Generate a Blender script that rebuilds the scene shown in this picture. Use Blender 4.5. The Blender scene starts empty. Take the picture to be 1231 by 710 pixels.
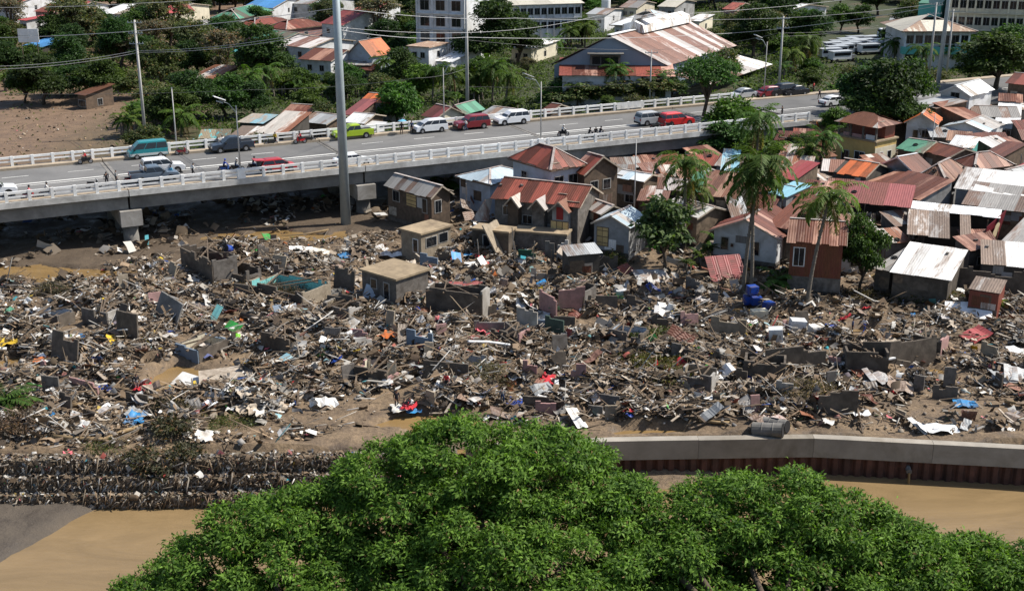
import bpy, math, random
import numpy as np
from mathutils import Vector, Matrix

scene = bpy.context.scene
COL = scene.collection
rnd = random.Random(7)
RN = np.random.RandomState(11)

# ------------------------------------------------------------------ camera, sky, sun, exposure
CAM_H = 40.0
TILT = math.radians(18.6)
FPX = 1500.0                      # focal length in photograph pixels (1231 wide)
cam_data = bpy.data.cameras.new('camera')
cam_data.sensor_width = 36.0
cam_data.lens = FPX / 1231.0 * 36.0
cam_data.clip_start = 0.5
cam_data.clip_end = 5000.0
cam = bpy.data.objects.new('camera', cam_data)
COL.objects.link(cam)
cam.location = (0, 0, CAM_H)
cam.rotation_euler = (math.radians(90) - TILT, 0, 0)
scene.camera = cam

SUN_AZ = math.radians(12)         # towards the sun, measured from +X to +Y
SUN_EL = math.radians(50)
world = bpy.data.worlds.new('World')
scene.world = world
world.use_nodes = True
wn = world.node_tree.nodes
wl = world.node_tree.links
wn.clear()
sky = wn.new('ShaderNodeTexSky')
sky.sky_type = 'NISHITA'
sky.sun_disc = False
sky.sun_elevation = SUN_EL
sky.sun_rotation = math.radians(90) - SUN_AZ
sky.air_density = 1.0
sky.dust_density = 1.2
bgn = wn.new('ShaderNodeBackground')
bgn.inputs['Strength'].default_value = 0.1
won = wn.new('ShaderNodeOutputWorld')
wl.new(sky.outputs[0], bgn.inputs[0])
wl.new(bgn.outputs[0], won.inputs[0])

sun_data = bpy.data.lights.new('sun', 'SUN')
sun_data.energy = 5.0
sun_data.angle = math.radians(0.5)
sun_data.color = (1.0, 0.945, 0.86)
sun = bpy.data.objects.new('sun', sun_data)
COL.objects.link(sun)
sv = Vector((math.cos(SUN_EL) * math.cos(SUN_AZ), math.cos(SUN_EL) * math.sin(SUN_AZ), math.sin(SUN_EL)))
sun.rotation_euler = sv.to_track_quat('Z', 'Y').to_euler()
sun.location = (60, 40, 120)

vs = scene.view_settings
vs.view_transform = 'Standard'
vs.look = 'None'
vs.exposure = 0.52
vs.gamma = 1.0
vs.use_curve_mapping = False
scene.cycles.max_bounces = 6
scene.cycles.diffuse_bounces = 3
scene.cycles.glossy_bounces = 2
scene.cycles.transmission_bounces = 3
scene.cycles.transparent_max_bounces = 4


def P(x, y, z=0.0):
    """the point at height z that the photograph shows at pixel (x, y)"""
    u = (x - 615.5) / FPX
    v = (y - 355.0) / FPX
    k = (z - CAM_H) / (-math.sin(TILT) - v * math.cos(TILT))
    return Vector((k * u, k * (math.cos(TILT) - v * math.sin(TILT)), z))


def PY(x, y, Y):
    """the point at distance Y in front that the photograph shows at pixel (x, y)"""
    u = (x - 615.5) / FPX
    v = (y - 355.0) / FPX
    k = Y / (math.cos(TILT) - v * math.sin(TILT))
    return Vector((k * u, Y, CAM_H - k * (math.sin(TILT) + v * math.cos(TILT))))


def scale_at(Y, z=0.0):
    return FPX / (Y * math.cos(TILT) - (z - CAM_H) * math.sin(TILT))


# ------------------------------------------------------------------ mesh helpers
class MB:
    def __init__(s):
        s.v = []
        s.f = []
        s.m = []

    def add(s, vs_, fs, m=0):
        b = len(s.v)
        s.v += [tuple(q) for q in vs_]
        for f in fs:
            s.f.append(tuple(b + i for i in f))
            s.m.append(m)
        return s

    def hexa(s, p, m=0):
        """eight corners: bottom 0-3 counter-clockwise, top 4-7"""
        return s.add(p, [(3, 2, 1, 0), (4, 5, 6, 7), (0, 1, 5, 4), (1, 2, 6, 5), (2, 3, 7, 6), (3, 0, 4, 7)], m)

    def box(s, c, d, rz=0.0, m=0, mat=None):
        hx, hy, hz = d[0] / 2, d[1] / 2, d[2] / 2
        pts = [Vector((a * hx, b * hy, e * hz)) for e in (-1, 1) for a, b in ((-1, -1), (1, -1), (1, 1), (-1, 1))]
        if mat is None:
            mat = Matrix.Rotation(rz, 4, 'Z')
        c = Vector(c)
        return s.hexa([mat @ q + c for q in pts], m)

    def beam(s, a, b, w, h, m=0):
        """box between two points, w wide sideways, h high"""
        a = Vector(a)
        b = Vector(b)
        d = (b - a).normalized()
        up = Vector((0, 0, 1)) if abs(d.z) < 0.95 else Vector((0, 1, 0))
        sd = d.cross(up).normalized() * (w / 2)
        u = sd.cross(d).normalized() * (h / 2)
        return s.hexa([a - sd - u, a + sd - u, b + sd - u, b - sd - u, a - sd + u, a + sd + u, b + sd + u, b - sd + u], m)

    def tube(s, pts, rs, n=6, m=0, cap=True):
        pts = [Vector(p) for p in pts]
        if not isinstance(rs, (list, tuple)):
            rs = [rs] * len(pts)
        rings = []
        ref = None
        for i, p in enumerate(pts):
            d = (pts[min(i + 1, len(pts) - 1)] - pts[max(i - 1, 0)]).normalized()
            if ref is None:
                ref = Vector((0, 0, 1)) if abs(d.z) < 0.9 else Vector((1, 0, 0))
            a = d.cross(ref).normalized()
            b = a.cross(d)
            ref = b
            rings.append([p + (a * math.cos(2 * math.pi * k / n) + b * math.sin(2 * math.pi * k / n)) * rs[i] for k in range(n)])
        vs_ = [q for r in rings for q in r]
        fs = []
        for i in range(len(pts) - 1):
            for k in range(n):
                k2 = (k + 1) % n
                fs.append((i * n + k, (i + 1) * n + k, (i + 1) * n + k2, i * n + k2))
        if cap:
            fs.append(tuple(range(n)))
            fs.append(tuple(range(len(vs_) - 1, len(vs_) - n - 1, -1)))
        return s.add(vs_, fs, m)

    def sheet(s, quad, t=0.03, m=0):
        """a quad given counter-clockwise seen from outside, thickened inwards"""
        q = [Vector(p) for p in quad]
        n = (q[1] - q[0]).cross(q[3] - q[0]).normalized() * t
        return s.hexa([p - n for p in q] + q, m)

    def prism(s, poly, axis_vec, m=0):
        """extrude a polygon (3D points) along a vector"""
        n = len(poly)
        a = [Vector(p) for p in poly]
        b = [p + Vector(axis_vec) for p in a]
        fs = [tuple(range(n - 1, -1, -1)), tuple(range(n, 2 * n))]
        for i in range(n):
            j = (i + 1) % n
            fs.append((i, j, n + j, n + i))
        return s.add(a + b, fs, m)

    def mesh(s, name, mats, smooth=False):
        me = bpy.data.meshes.new(name)
        me.from_pydata(s.v, [], s.f)
        for mm in (mats if isinstance(mats, (list, tuple)) else [mats]):
            me.materials.append(mm)
        if any(s.m):
            me.polygons.foreach_set('material_index', s.m)
        if smooth:
            me.polygons.foreach_set('use_smooth', [True] * len(s.f))
        # metric unwrap: u runs level along the face, v runs up its slope
        co = s.v
        uv = []
        for f in s.f:
            a, b, c = Vector(co[f[0]]), Vector(co[f[1]]), Vector(co[f[2]])
            n = (b - a).cross(c - a)
            if n.length < 1e-9:
                n = Vector((0, 0, 1))
            n.normalize()
            u = Vector((0, 0, 1)).cross(n)
            if u.length < 0.02:
                u = Vector((1, 0, 0))
            u.normalize()
            w = n.cross(u)
            for i in f:
                q = Vector(co[i])
                uv += [q.dot(u), q.dot(w)]
        lay = me.uv_layers.new(name='metric')
        lay.data.foreach_set('uv', uv)
        me.update()
        return me

    def obj(s, name, mats, parent=None, loc=(0, 0, 0), rz=0.0, smooth=False):
        return link(name, s.mesh(name, mats, smooth), parent, loc, rz)


def link(name, me, parent=None, loc=(0, 0, 0), rz=0.0):
    o = bpy.data.objects.new(name, me)
    o.location = loc
    o.rotation_euler = (0, 0, rz)
    COL.objects.link(o)
    if parent is not None:
        o.parent = parent
    return o


def tag(o, label=None, cat=None, group=None, kind=None):
    if label:
        o['label'] = label
    if cat:
        o['category'] = cat
    if group:
        o['group'] = group
    if kind:
        o['kind'] = kind
    return o


def thing(name, label, cat, loc=(0, 0, 0), rz=0.0, group=None, scale=1.0):
    o = bpy.data.objects.new(name, None)
    o.empty_display_size = 0.3
    o.location = loc
    o.rotation_euler = (0, 0, rz)
    o.scale = (scale,) * 3 if not isinstance(scale, tuple) else scale
    COL.objects.link(o)
    return tag(o, label, cat, group)


def copy_tree(root, loc=None, rz=None, label=None, scale=None, group=None):
    def cp(o, par):
        c = o.copy()
        COL.objects.link(c)
        c.parent = par
        for ch in list(o.children):
            cp(ch, c)
        return c
    r = cp(root, None)
    if loc is not None:
        r.location = loc
    if rz is not None:
        r.rotation_euler = (0, 0, rz)
    if scale is not None:
        r.scale = scale if isinstance(scale, tuple) else (scale,) * 3
    if label:
        r['label'] = label
    if group:
        r['group'] = group
    return r


def np_mesh(name, verts, quads, mats, colors=None, tri=False):
    """large mesh from arrays; colors: one RGB row per vertex"""
    me = bpy.data.meshes.new(name)
    k = quads.shape[1]
    me.vertices.add(len(verts))
    me.vertices.foreach_set('co', np.ascontiguousarray(verts, dtype=np.float32).ravel())
    me.loops.add(quads.size)
    me.loops.foreach_set('vertex_index', np.ascontiguousarray(quads, dtype=np.int32).ravel())
    me.polygons.add(len(quads))
    me.polygons.foreach_set('loop_start', np.arange(0, quads.size, k, dtype=np.int32))
    for mm in (mats if isinstance(mats, (list, tuple)) else [mats]):
        me.materials.append(mm)
    if colors is not None:
        at = me.color_attributes.new('tint', 'FLOAT_COLOR', 'POINT')
        c4 = np.ones((len(verts), 4), dtype=np.float32)
        c4[:, :3] = colors
        at.data.foreach_set('color', c4.ravel())
    me.update(calc_edges=True)
    me.validate()
    return me


# ------------------------------------------------------------------ materials
def new_mat(name):
    m = bpy.data.materials.new(name)
    m.use_nodes = True
    nt = m.node_tree
    nt.nodes.clear()
    out = nt.nodes.new('ShaderNodeOutputMaterial')
    b = nt.nodes.new('ShaderNodeBsdfPrincipled')
    nt.links.new(b.outputs[0], out.inputs[0])
    return m, nt, b


def node(nt, t, **kw):
    n = nt.nodes.new(t)
    for k, v in kw.items():
        if k.startswith('i_'):
            key = k[2:]
            key = int(key) if key.isdigit() else key
            n.inputs[key].default_value = v
        else:
            setattr(n, k, v)
    return n


def rgba(c):
    return (c[0], c[1], c[2], 1.0)


def ramp(nt, fac, stops):
    r = nt.nodes.new('ShaderNodeValToRGB')
    e = r.color_ramp.elements
    while len(e) < len(stops):
        e.new(0.5)
    for i, (p, c) in enumerate(stops):
        e[i].position = p
        e[i].color = rgba(c) if not isinstance(c, (int, float)) else (c, c, c, 1)
    nt.links.new(fac, r.inputs[0])
    return r.outputs[0]


def mixc(nt, fac, a, b, mode='MIX'):
    n = nt.nodes.new('ShaderNodeMix')
    n.data_type = 'RGBA'
    n.blend_type = mode
    for sock, v in ((n.inputs[0], fac), (n.inputs[6], a), (n.inputs[7], b)):
        if isinstance(v, bpy.types.NodeSocket):
            nt.links.new(v, sock)
        elif isinstance(v, (int, float)):
            sock.default_value = v
        else:
            sock.default_value = rgba(v)
    return n.outputs[2]


def noise(nt, vec, scale, detail=4.0, rough=0.6, dist=0.0):
    n = nt.nodes.new('ShaderNodeTexNoise')
    n.inputs['Scale'].default_value = scale
    n.inputs['Detail'].default_value = detail
    n.inputs['Roughness'].default_value = rough
    n.inputs['Distortion'].default_value = dist
    if vec is not None:
        nt.links.new(vec, n.inputs['Vector'])
    return n.outputs[0]


def coords(nt, which='Object', scl=(1, 1, 1), shift=True):
    tc = nt.nodes.new('ShaderNodeTexCoord')
    mp = nt.nodes.new('ShaderNodeMapping')
    mp.inputs['Scale'].default_value = scl
    nt.links.new(tc.outputs[which], mp.inputs[0])
    if shift:
        oi = nt.nodes.new('ShaderNodeObjectInfo')
        mm = nt.nodes.new('ShaderNodeMath')
        mm.operation = 'MULTIPLY'
        mm.inputs[1].default_value = 57.0
        nt.links.new(oi.outputs['Random'], mm.inputs[0])
        nt.links.new(mm.outputs[0], mp.inputs['Location'])
    return mp.outputs[0]


def world_coords(nt, scl=(1, 1, 1)):
    g = nt.nodes.new('ShaderNodeNewGeometry')
    mp = nt.nodes.new('ShaderNodeMapping')
    mp.inputs['Scale'].default_value = scl
    nt.links.new(g.outputs['Position'], mp.inputs[0])
    return mp.outputs[0]


def bump(nt, b, h, strength=0.3, dist=0.05):
    n = nt.nodes.new('ShaderNodeBump')
    n.inputs['Strength'].default_value = strength
    n.inputs['Distance'].default_value = dist
    nt.links.new(h, n.inputs['Height'])
    nt.links.new(n.outputs[0], b.inputs['Normal'])


_cache = {}


def plain(name, c, rough=0.7, var=0.25, scale=3.0, metal=0.0, spec=0.3, grime=None, bumps=0.0):
    """painted or bare surface with uneven tone, and grime in broad stains"""
    if name in _cache:
        return _cache[name]
    m, nt, b = new_mat(name)
    v = coords(nt, 'Object')
    n1 = noise(nt, v, scale, 6, 0.65)
    lo = tuple(x * (1 - var) for x in c)
    hi = tuple(min(1, x * (1 + var * 0.7)) for x in c)
    col = ramp(nt, n1, [(0.3, lo), (0.7, hi)])
    if grime:
        n2 = noise(nt, v, scale * 0.35, 8, 0.7, 0.6)
        f = ramp(nt, n2, [(0.45, 0.0), (0.68, 0.85)])
        col = mixc(nt, f, col, grime)
    oi = nt.nodes.new('ShaderNodeObjectInfo')
    mr = node(nt, 'ShaderNodeMapRange', i_3=0.86, i_4=1.12)
    nt.links.new(oi.outputs['Random'], mr.inputs[0])
    col = mixc(nt, 1.0, col, mr.outputs[0], 'MULTIPLY')
    nt.links.new(col, b.inputs['Base Color'])
    b.inputs['Roughness'].default_value = rough
    b.inputs['Metallic'].default_value = metal
    b.inputs['Specular IOR Level'].default_value = spec
    if bumps:
        bump(nt, b, noise(nt, v, scale * 4, 4, 0.7), bumps, 0.03)
    _cache[name] = m
    return m


def iron(name, paint, rust=(0.16, 0.055, 0.025), amount=0.5, rough=0.55, second=None, metal=0.0):
    """corrugated roofing: paint or bare zinc, rust running down the slope, ribs in fine relief"""
    if name in _cache:
        return _cache[name]
    m, nt, b = new_mat(name)
    v = coords(nt, 'UV', (1.0, 0.22, 1.0))
    vf = coords(nt, 'UV', (2.6, 0.3, 1.0))
    oi = nt.nodes.new('ShaderNodeObjectInfo')
    n1 = noise(nt, v, 0.9, 8, 0.72, 0.4)
    add = node(nt, 'ShaderNodeMath', operation='MULTIPLY_ADD')
    nt.links.new(oi.outputs['Random'], add.inputs[0])
    add.inputs[1].default_value = 0.55
    nt.links.new(n1, add.inputs[2])
    thr = 1.04 - 0.66 * amount
    f = ramp(nt, add.outputs[0], [(thr - 0.07, 0.0), (thr + 0.09, 1.0)])
    n2 = noise(nt, vf, 2.2, 6, 0.7)
    pc = ramp(nt, n2, [(0.3, tuple(x * 0.72 for x in paint)), (0.7, tuple(min(1, x * 1.15) for x in paint))])
    if second:
        sel = node(nt, 'ShaderNodeMath', operation='GREATER_THAN', i_1=0.72)
        mm = node(nt, 'ShaderNodeMath', operation='FRACT')
        m3 = node(nt, 'ShaderNodeMath', operation='MULTIPLY', i_1=13.7)
        nt.links.new(oi.outputs['Random'], m3.inputs[0])
        nt.links.new(m3.outputs[0], mm.inputs[0])
        nt.links.new(mm.outputs[0], sel.inputs[0])
        pc = mixc(nt, sel.outputs[0], pc, second)
    n3 = noise(nt, vf, 5.0, 5, 0.7)
    rc = ramp(nt, n3, [(0.25, tuple(x * 0.55 for x in rust)), (0.55, rust), (0.8, tuple(min(1, x * 1.9) for x in rust))])
    col = mixc(nt, f, pc, rc)
    mr = node(nt, 'ShaderNodeMapRange', i_3=0.68, i_4=1.25)
    mq = node(nt, 'ShaderNodeMath', operation='MULTIPLY', i_1=29.3)
    mf = node(nt, 'ShaderNodeMath', operation='FRACT')
    nt.links.new(oi.outputs['Random'], mq.inputs[0])
    nt.links.new(mq.outputs[0], mf.inputs[0])
    nt.links.new(mf.outputs[0], mr.inputs[0])
    col = mixc(nt, 1.0, col, mr.outputs[0], 'MULTIPLY')
    nt.links.new(col, b.inputs['Base Color'])
    b.inputs['Roughness'].default_value = rough
    b.inputs['Metallic'].default_value = metal
    b.inputs['Specular IOR Level'].default_value = 0.35
    uv = nt.nodes.new('ShaderNodeTexCoord')
    w = node(nt, 'ShaderNodeTexWave', wave_type='BANDS', bands_direction='X', wave_profile='SIN')
    w.inputs['Scale'].default_value = 1.25
    nt.links.new(uv.outputs['UV'], w.inputs['Vector'])
    bump(nt, b, w.outputs['Fac'], 0.55, 0.035)
    _cache[name] = m
    return m


def tint_mat(name, rough=0.8, translucent=0.0, spec=0.2, var=0.0, bright=1.0):
    """colour comes from the piece itself (attribute tint)"""
    m = bpy.data.materials.new(name)
    m.use_nodes = True
    nt = m.node_tree
    nt.nodes.clear()
    out = nt.nodes.new('ShaderNodeOutputMaterial')
    a = node(nt, 'ShaderNodeAttribute', attribute_name='tint')
    col = a.outputs['Color']
    if var:
        oi = nt.nodes.new('ShaderNodeObjectInfo')
        hs = nt.nodes.new('ShaderNodeHueSaturation')
        mr = node(nt, 'ShaderNodeMapRange', i_3=1 - var, i_4=1 + var)
        nt.links.new(oi.outputs['Random'], mr.inputs[0])
        nt.links.new(mr.outputs[0], hs.inputs['Value'])
        m2 = node(nt, 'ShaderNodeMath', operation='MULTIPLY', i_1=7.31)
        m3 = node(nt, 'ShaderNodeMath', operation='FRACT')
        mr2 = node(nt, 'ShaderNodeMapRange', i_3=0.475, i_4=0.525)
        nt.links.new(oi.outputs['Random'], m2.inputs[0])
        nt.links.new(m2.outputs[0], m3.inputs[0])
        nt.links.new(m3.outputs[0], mr2.inputs[0])
        nt.links.new(mr2.outputs[0], hs.inputs['Hue'])
        nt.links.new(col, hs.inputs['Color'])
        col = hs.outputs[0]
    b = nt.nodes.new('ShaderNodeBsdfPrincipled')
    b.inputs['Roughness'].default_value = rough
    b.inputs['Specular IOR Level'].default_value = spec
    nt.links.new(col, b.inputs['Base Color'])
    if translucent:
        t = nt.nodes.new('ShaderNodeBsdfTranslucent')
        br = node(nt, 'ShaderNodeMix', data_type='RGBA', blend_type='MULTIPLY')
        br.inputs[0].default_value = 1.0
        nt.links.new(col, br.inputs[6])
        br.inputs[7].default_value = (1.5, 1.7, 0.6, 1)
        nt.links.new(br.outputs[2], t.inputs[0])
        mx = nt.nodes.new('ShaderNodeMixShader')
        mx.inputs[0].default_value = translucent
        nt.links.new(b.outputs[0], mx.inputs[1])
        nt.links.new(t.outputs[0], mx.inputs[2])
        nt.links.new(mx.outputs[0], out.inputs[0])
    else:
        nt.links.new(b.outputs[0], out.inputs[0])
    return m


M = {}
M['concrete'] = plain('weathered concrete', (0.19, 0.18, 0.165), 0.9, 0.3, 0.8, grime=(0.07, 0.065, 0.055), bumps=0.2)
M['concrete_light'] = plain('pale concrete', (0.36, 0.34, 0.31), 0.9, 0.22, 0.8, grime=(0.17, 0.15, 0.12), bumps=0.15)
M['girder'] = plain('stained girder concrete', (0.20, 0.197, 0.185), 0.9, 0.3, 0.5, grime=(0.09, 0.088, 0.082), bumps=0.1)
M['hollow_block'] = plain('bare concrete block', (0.15, 0.135, 0.12), 0.95, 0.35, 2.0, grime=(0.05, 0.04, 0.032), bumps=0.3)
M['mud_wall'] = plain('mud stained wall', (0.115, 0.095, 0.075), 0.95, 0.4, 1.2, grime=(0.04, 0.032, 0.025), bumps=0.4)
M['white_paint'] = plain('white paint', (0.80, 0.80, 0.78), 0.6, 0.07, 1.5, grime=(0.6, 0.59, 0.56))
M['line_paint'] = plain('road line paint', (0.68, 0.67, 0.63), 0.7, 0.2, 4.0)
M['asphalt'] = plain('worn asphalt', (0.135, 0.133, 0.13), 0.9, 0.16, 0.25, grime=(0.175, 0.17, 0.163), bumps=0.1)
M['kerb'] = plain('dusty kerb concrete', (0.33, 0.27, 0.20), 0.95, 0.25, 1.0)
M['pole_steel'] = plain('galvanised steel pole', (0.30, 0.345, 0.36), 0.5, 0.12, 1.0, metal=0.35)
M['pole_concrete'] = plain('concrete pole', (0.42, 0.41, 0.39), 0.85, 0.15, 1.0)
M['wire'] = plain('wire', (0.20, 0.20, 0.20), 0.6, 0.05)
M['wire_light'] = plain('bare aluminium wire', (0.45, 0.45, 0.45), 0.5, 0.05)
M['glass'] = plain('dark window glass', (0.012, 0.014, 0.017), 0.12, 0.2, spec=0.6)
M['rubber'] = plain('tyre rubber', (0.015, 0.015, 0.015), 0.9, 0.2)
M['rim'] = plain('wheel rim', (0.35, 0.35, 0.36), 0.35, 0.1, metal=0.7)
M['lamp'] = plain('headlight glass', (0.6, 0.6, 0.58), 0.15, 0.1, spec=0.6)
M['tail'] = plain('tail light', (0.35, 0.01, 0.01), 0.2, 0.1, spec=0.6)
M['black'] = plain('black plastic', (0.018, 0.018, 0.02), 0.6, 0.2)
M['timber'] = plain('weathered timber', (0.155, 0.115, 0.08), 0.9, 0.4, 3.0, grime=(0.055, 0.04, 0.03))
M['timber_pale'] = plain('pale timber', (0.40, 0.34, 0.27), 0.85, 0.3, 3.0, grime=(0.16, 0.12, 0.085))
M['bark'] = plain('bark', (0.085, 0.065, 0.048), 0.95, 0.4, 4.0, bumps=0.4)
M['palm_bark'] = plain('palm bark', (0.15, 0.13, 0.105), 0.95, 0.3, 4.0, bumps=0.3)
M['sheet_pile'] = plain('rusty sheet pile', (0.115, 0.052, 0.036), 0.8, 0.35, 1.2, grime=(0.045, 0.03, 0.024))
M['cap_concrete'] = plain('flood wall concrete', (0.30, 0.272, 0.23), 0.9, 0.25, 0.4, grime=(0.15, 0.125, 0.09), bumps=0.15)
M['leaf'] = tint_mat('leaves', 0.6, 0.3, 0.2, var=0.25)
M['leaf_near'] = tint_mat('near leaves', 0.6, 0.3, 0.15)
M['litter'] = tint_mat('mixed litter', 0.85, 0.0, 0.15)

# walls
WALLS = {
    'white': plain('white wall', (0.58, 0.59, 0.60), 0.8, 0.12, 1.0, grime=(0.33, 0.32, 0.29)),
    'pale_blue': plain('pale blue wall', (0.40, 0.46, 0.53), 0.8, 0.12, 1.0, grime=(0.26, 0.27, 0.27)),
    'grey': plain('grey wall', (0.27, 0.27, 0.27), 0.9, 0.2, 1.0, grime=(0.13, 0.125, 0.115)),
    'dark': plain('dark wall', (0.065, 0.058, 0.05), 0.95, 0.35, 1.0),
    'block': M['hollow_block'],
    'mud': M['mud_wall'],
    'timber': M['timber'],
    'brown': plain('brown plank wall', (0.12, 0.085, 0.06), 0.9, 0.35, 2.0, grime=(0.05, 0.04, 0.03)),
    'yellow': plain('ochre wall', (0.52, 0.37, 0.14), 0.85, 0.12, 1.0, grime=(0.36, 0.26, 0.11)),
    'cream': plain('cream wall', (0.60, 0.55, 0.42), 0.85, 0.12, 1.0, grime=(0.4, 0.36, 0.28)),
    'red_iron': iron('red painted iron wall', (0.17, 0.045, 0.03), amount=0.3),
    'blue_grey': plain('blue grey gable wall', (0.21, 0.255, 0.31), 0.7, 0.1, 0.6),
    'teal': plain('teal wall', (0.09, 0.33, 0.29), 0.8, 0.12),
    'turquoise': plain('turquoise wall', (0.20, 0.50, 0.48), 0.8, 0.15),
    'pink': plain('pink wall', (0.34, 0.20, 0.185), 0.85, 0.18, grime=(0.2, 0.13, 0.11)),
    'beige': plain('beige wall', (0.30, 0.25, 0.185), 0.9, 0.2, grime=(0.17, 0.135, 0.095)),
    'slate': plain('slate blue wall', (0.15, 0.19, 0.24), 0.85, 0.15),
}
ROOFS = {
    'rust': iron('rusted iron', (0.36, 0.19, 0.13), (0.135, 0.045, 0.024), 0.70),
    'red': iron('red roof iron', (0.255, 0.066, 0.042), (0.12, 0.036, 0.02), 0.46, second=(0.42, 0.24, 0.18)),
    'maroon': iron('maroon roof iron', (0.23, 0.068, 0.062), (0.15, 0.05, 0.035), 0.25),
    'brown': iron('brown rusted iron', (0.30, 0.18, 0.12), (0.16, 0.07, 0.04), 0.72),
    'stripe': iron('striped iron', (0.46, 0.42, 0.37), (0.20, 0.08, 0.04), 0.52),
    'grey': iron('grey zinc iron', (0.36, 0.37, 0.37), (0.20, 0.13, 0.09), 0.18),
    'old_grey': iron('old grey iron', (0.27, 0.255, 0.235), (0.17, 0.11, 0.08), 0.35),
    'white': iron('white roof iron', (0.70, 0.70, 0.69), (0.33, 0.27, 0.21), 0.06),
    'torn_white': iron('stained white iron', (0.62, 0.60, 0.57), (0.22, 0.16, 0.12), 0.38),
    'blue_white': iron('pale blue roof iron', (0.45, 0.55, 0.61), (0.33, 0.30, 0.27), 0.14, second=(0.58, 0.60, 0.60)),
    'teal': iron('teal roof iron', (0.09, 0.34, 0.35), (0.2, 0.16, 0.1), 0.02),
    'green': iron('green roof iron', (0.075, 0.22, 0.14), (0.12, 0.1, 0.07), 0.12),
    'blue': iron('blue roof iron', (0.06, 0.20, 0.42), (0.16, 0.14, 0.13), 0.2),
    'sky': iron('sky blue roof iron', (0.22, 0.42, 0.50), (0.3, 0.25, 0.2), 0.28),
    'orange': iron('orange roof iron', (0.54, 0.135, 0.04), (0.24, 0.08, 0.03), 0.2),
    'crimson': iron('crimson roof iron', (0.36, 0.065, 0.065), (0.2, 0.05, 0.04), 0.3),
    'rust_white': iron('rust patched white iron', (0.50, 0.46, 0.43), (0.20, 0.10, 0.07), 0.46),
    'cream': iron('cream roof iron', (0.55, 0.51, 0.42), (0.3, 0.2, 0.14), 0.1),
    'concrete': plain('muddy concrete roof', (0.33, 0.255, 0.165), 0.95, 0.3, 0.8, grime=(0.16, 0.12, 0.08)),
}
# ================================================================== terrain
def smooth(a, b, x):
    t = np.clip((x - a) / (b - a), 0, 1)
    return t * t * (3 - 2 * t)


_lat = RN.rand(64, 64)


def vnoise(x, y):
    x0 = np.floor(x).astype(int)
    y0 = np.floor(y).astype(int)
    fx = x - x0
    fy = y - y0
    fx = fx * fx * (3 - 2 * fx)
    fy = fy * fy * (3 - 2 * fy)
    g = lambda i, j: _lat[i % 64, j % 64]
    return (g(x0, y0) * (1 - fx) + g(x0 + 1, y0) * fx) * (1 - fy) + (g(x0, y0 + 1) * (1 - fx) + g(x0 + 1, y0 + 1) * fx) * fy


def fbm(x, y, o=4):
    s = 0
    a = 0.5
    for k in range(o):
        s = s + a * vnoise(x * 2 ** k + 13.1 * k, y * 2 ** k + 7.7 * k)
        a *= 0.5
    return s


WALL_TOP = 0.6
WATER_Z = -2.4
BANK = [P(-120, 549, .3), P(0, 549, .3), P(200, 548, .3), P(440, 545, .3), P(560, 538, .5), P(640, 533, WALL_TOP), P(734, 528, WALL_TOP),
        P(979, 524, WALL_TOP), P(1231, 537, WALL_TOP), P(1450, 552, WALL_TOP)]
BX = np.array([p.x for p in BANK])
BY = np.array([p.y for p in BANK])
BR_ANG = math.radians(26.2)
BD = Vector((math.cos(BR_ANG), math.sin(BR_ANG), 0))        # along the bridge, to the right and away
BN = Vector((-math.sin(BR_ANG), math.cos(BR_ANG), 0))       # across, away from the camera
B0 = Vector((0, 158.7, 0))                                  # near railing line at X = 0
DECK = 6.0
BW = 19.0
T0, T1 = -92.0, 48.0


def bp(t, s, z=0.0):
    return B0 + BD * t + BN * s + Vector((0, 0, z))


PUDDLES = [(75, 328, 120, 12), (8, 440, 22, 14), (12, 395, 12, 5), (218, 455, 52, 15), (510, 508, 70, 13), (496, 313, 40, 7), (560, 335, 25, 5),
           (1035, 399, 30, 7), (1190, 522, 60, 5), (300, 436, 26, 7), (330, 284, 95, 8), (1110, 446, 32, 8), (900, 372, 22, 5), (790, 519, 70, 5),
           (335, 365, 20, 5), (170, 440, 22, 7), (445, 330, 30, 6), (700, 385, 26, 5), (240, 318, 40, 6), (610, 470, 20, 5)]
PUD = []
for (x, y, rx, ry) in PUDDLES:
    c = P(x, y)
    PUD.append((c.x, c.y, (P(x + rx, y) - c).length, (P(x, y - ry) - P(x, y + ry)).length / 2))


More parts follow.
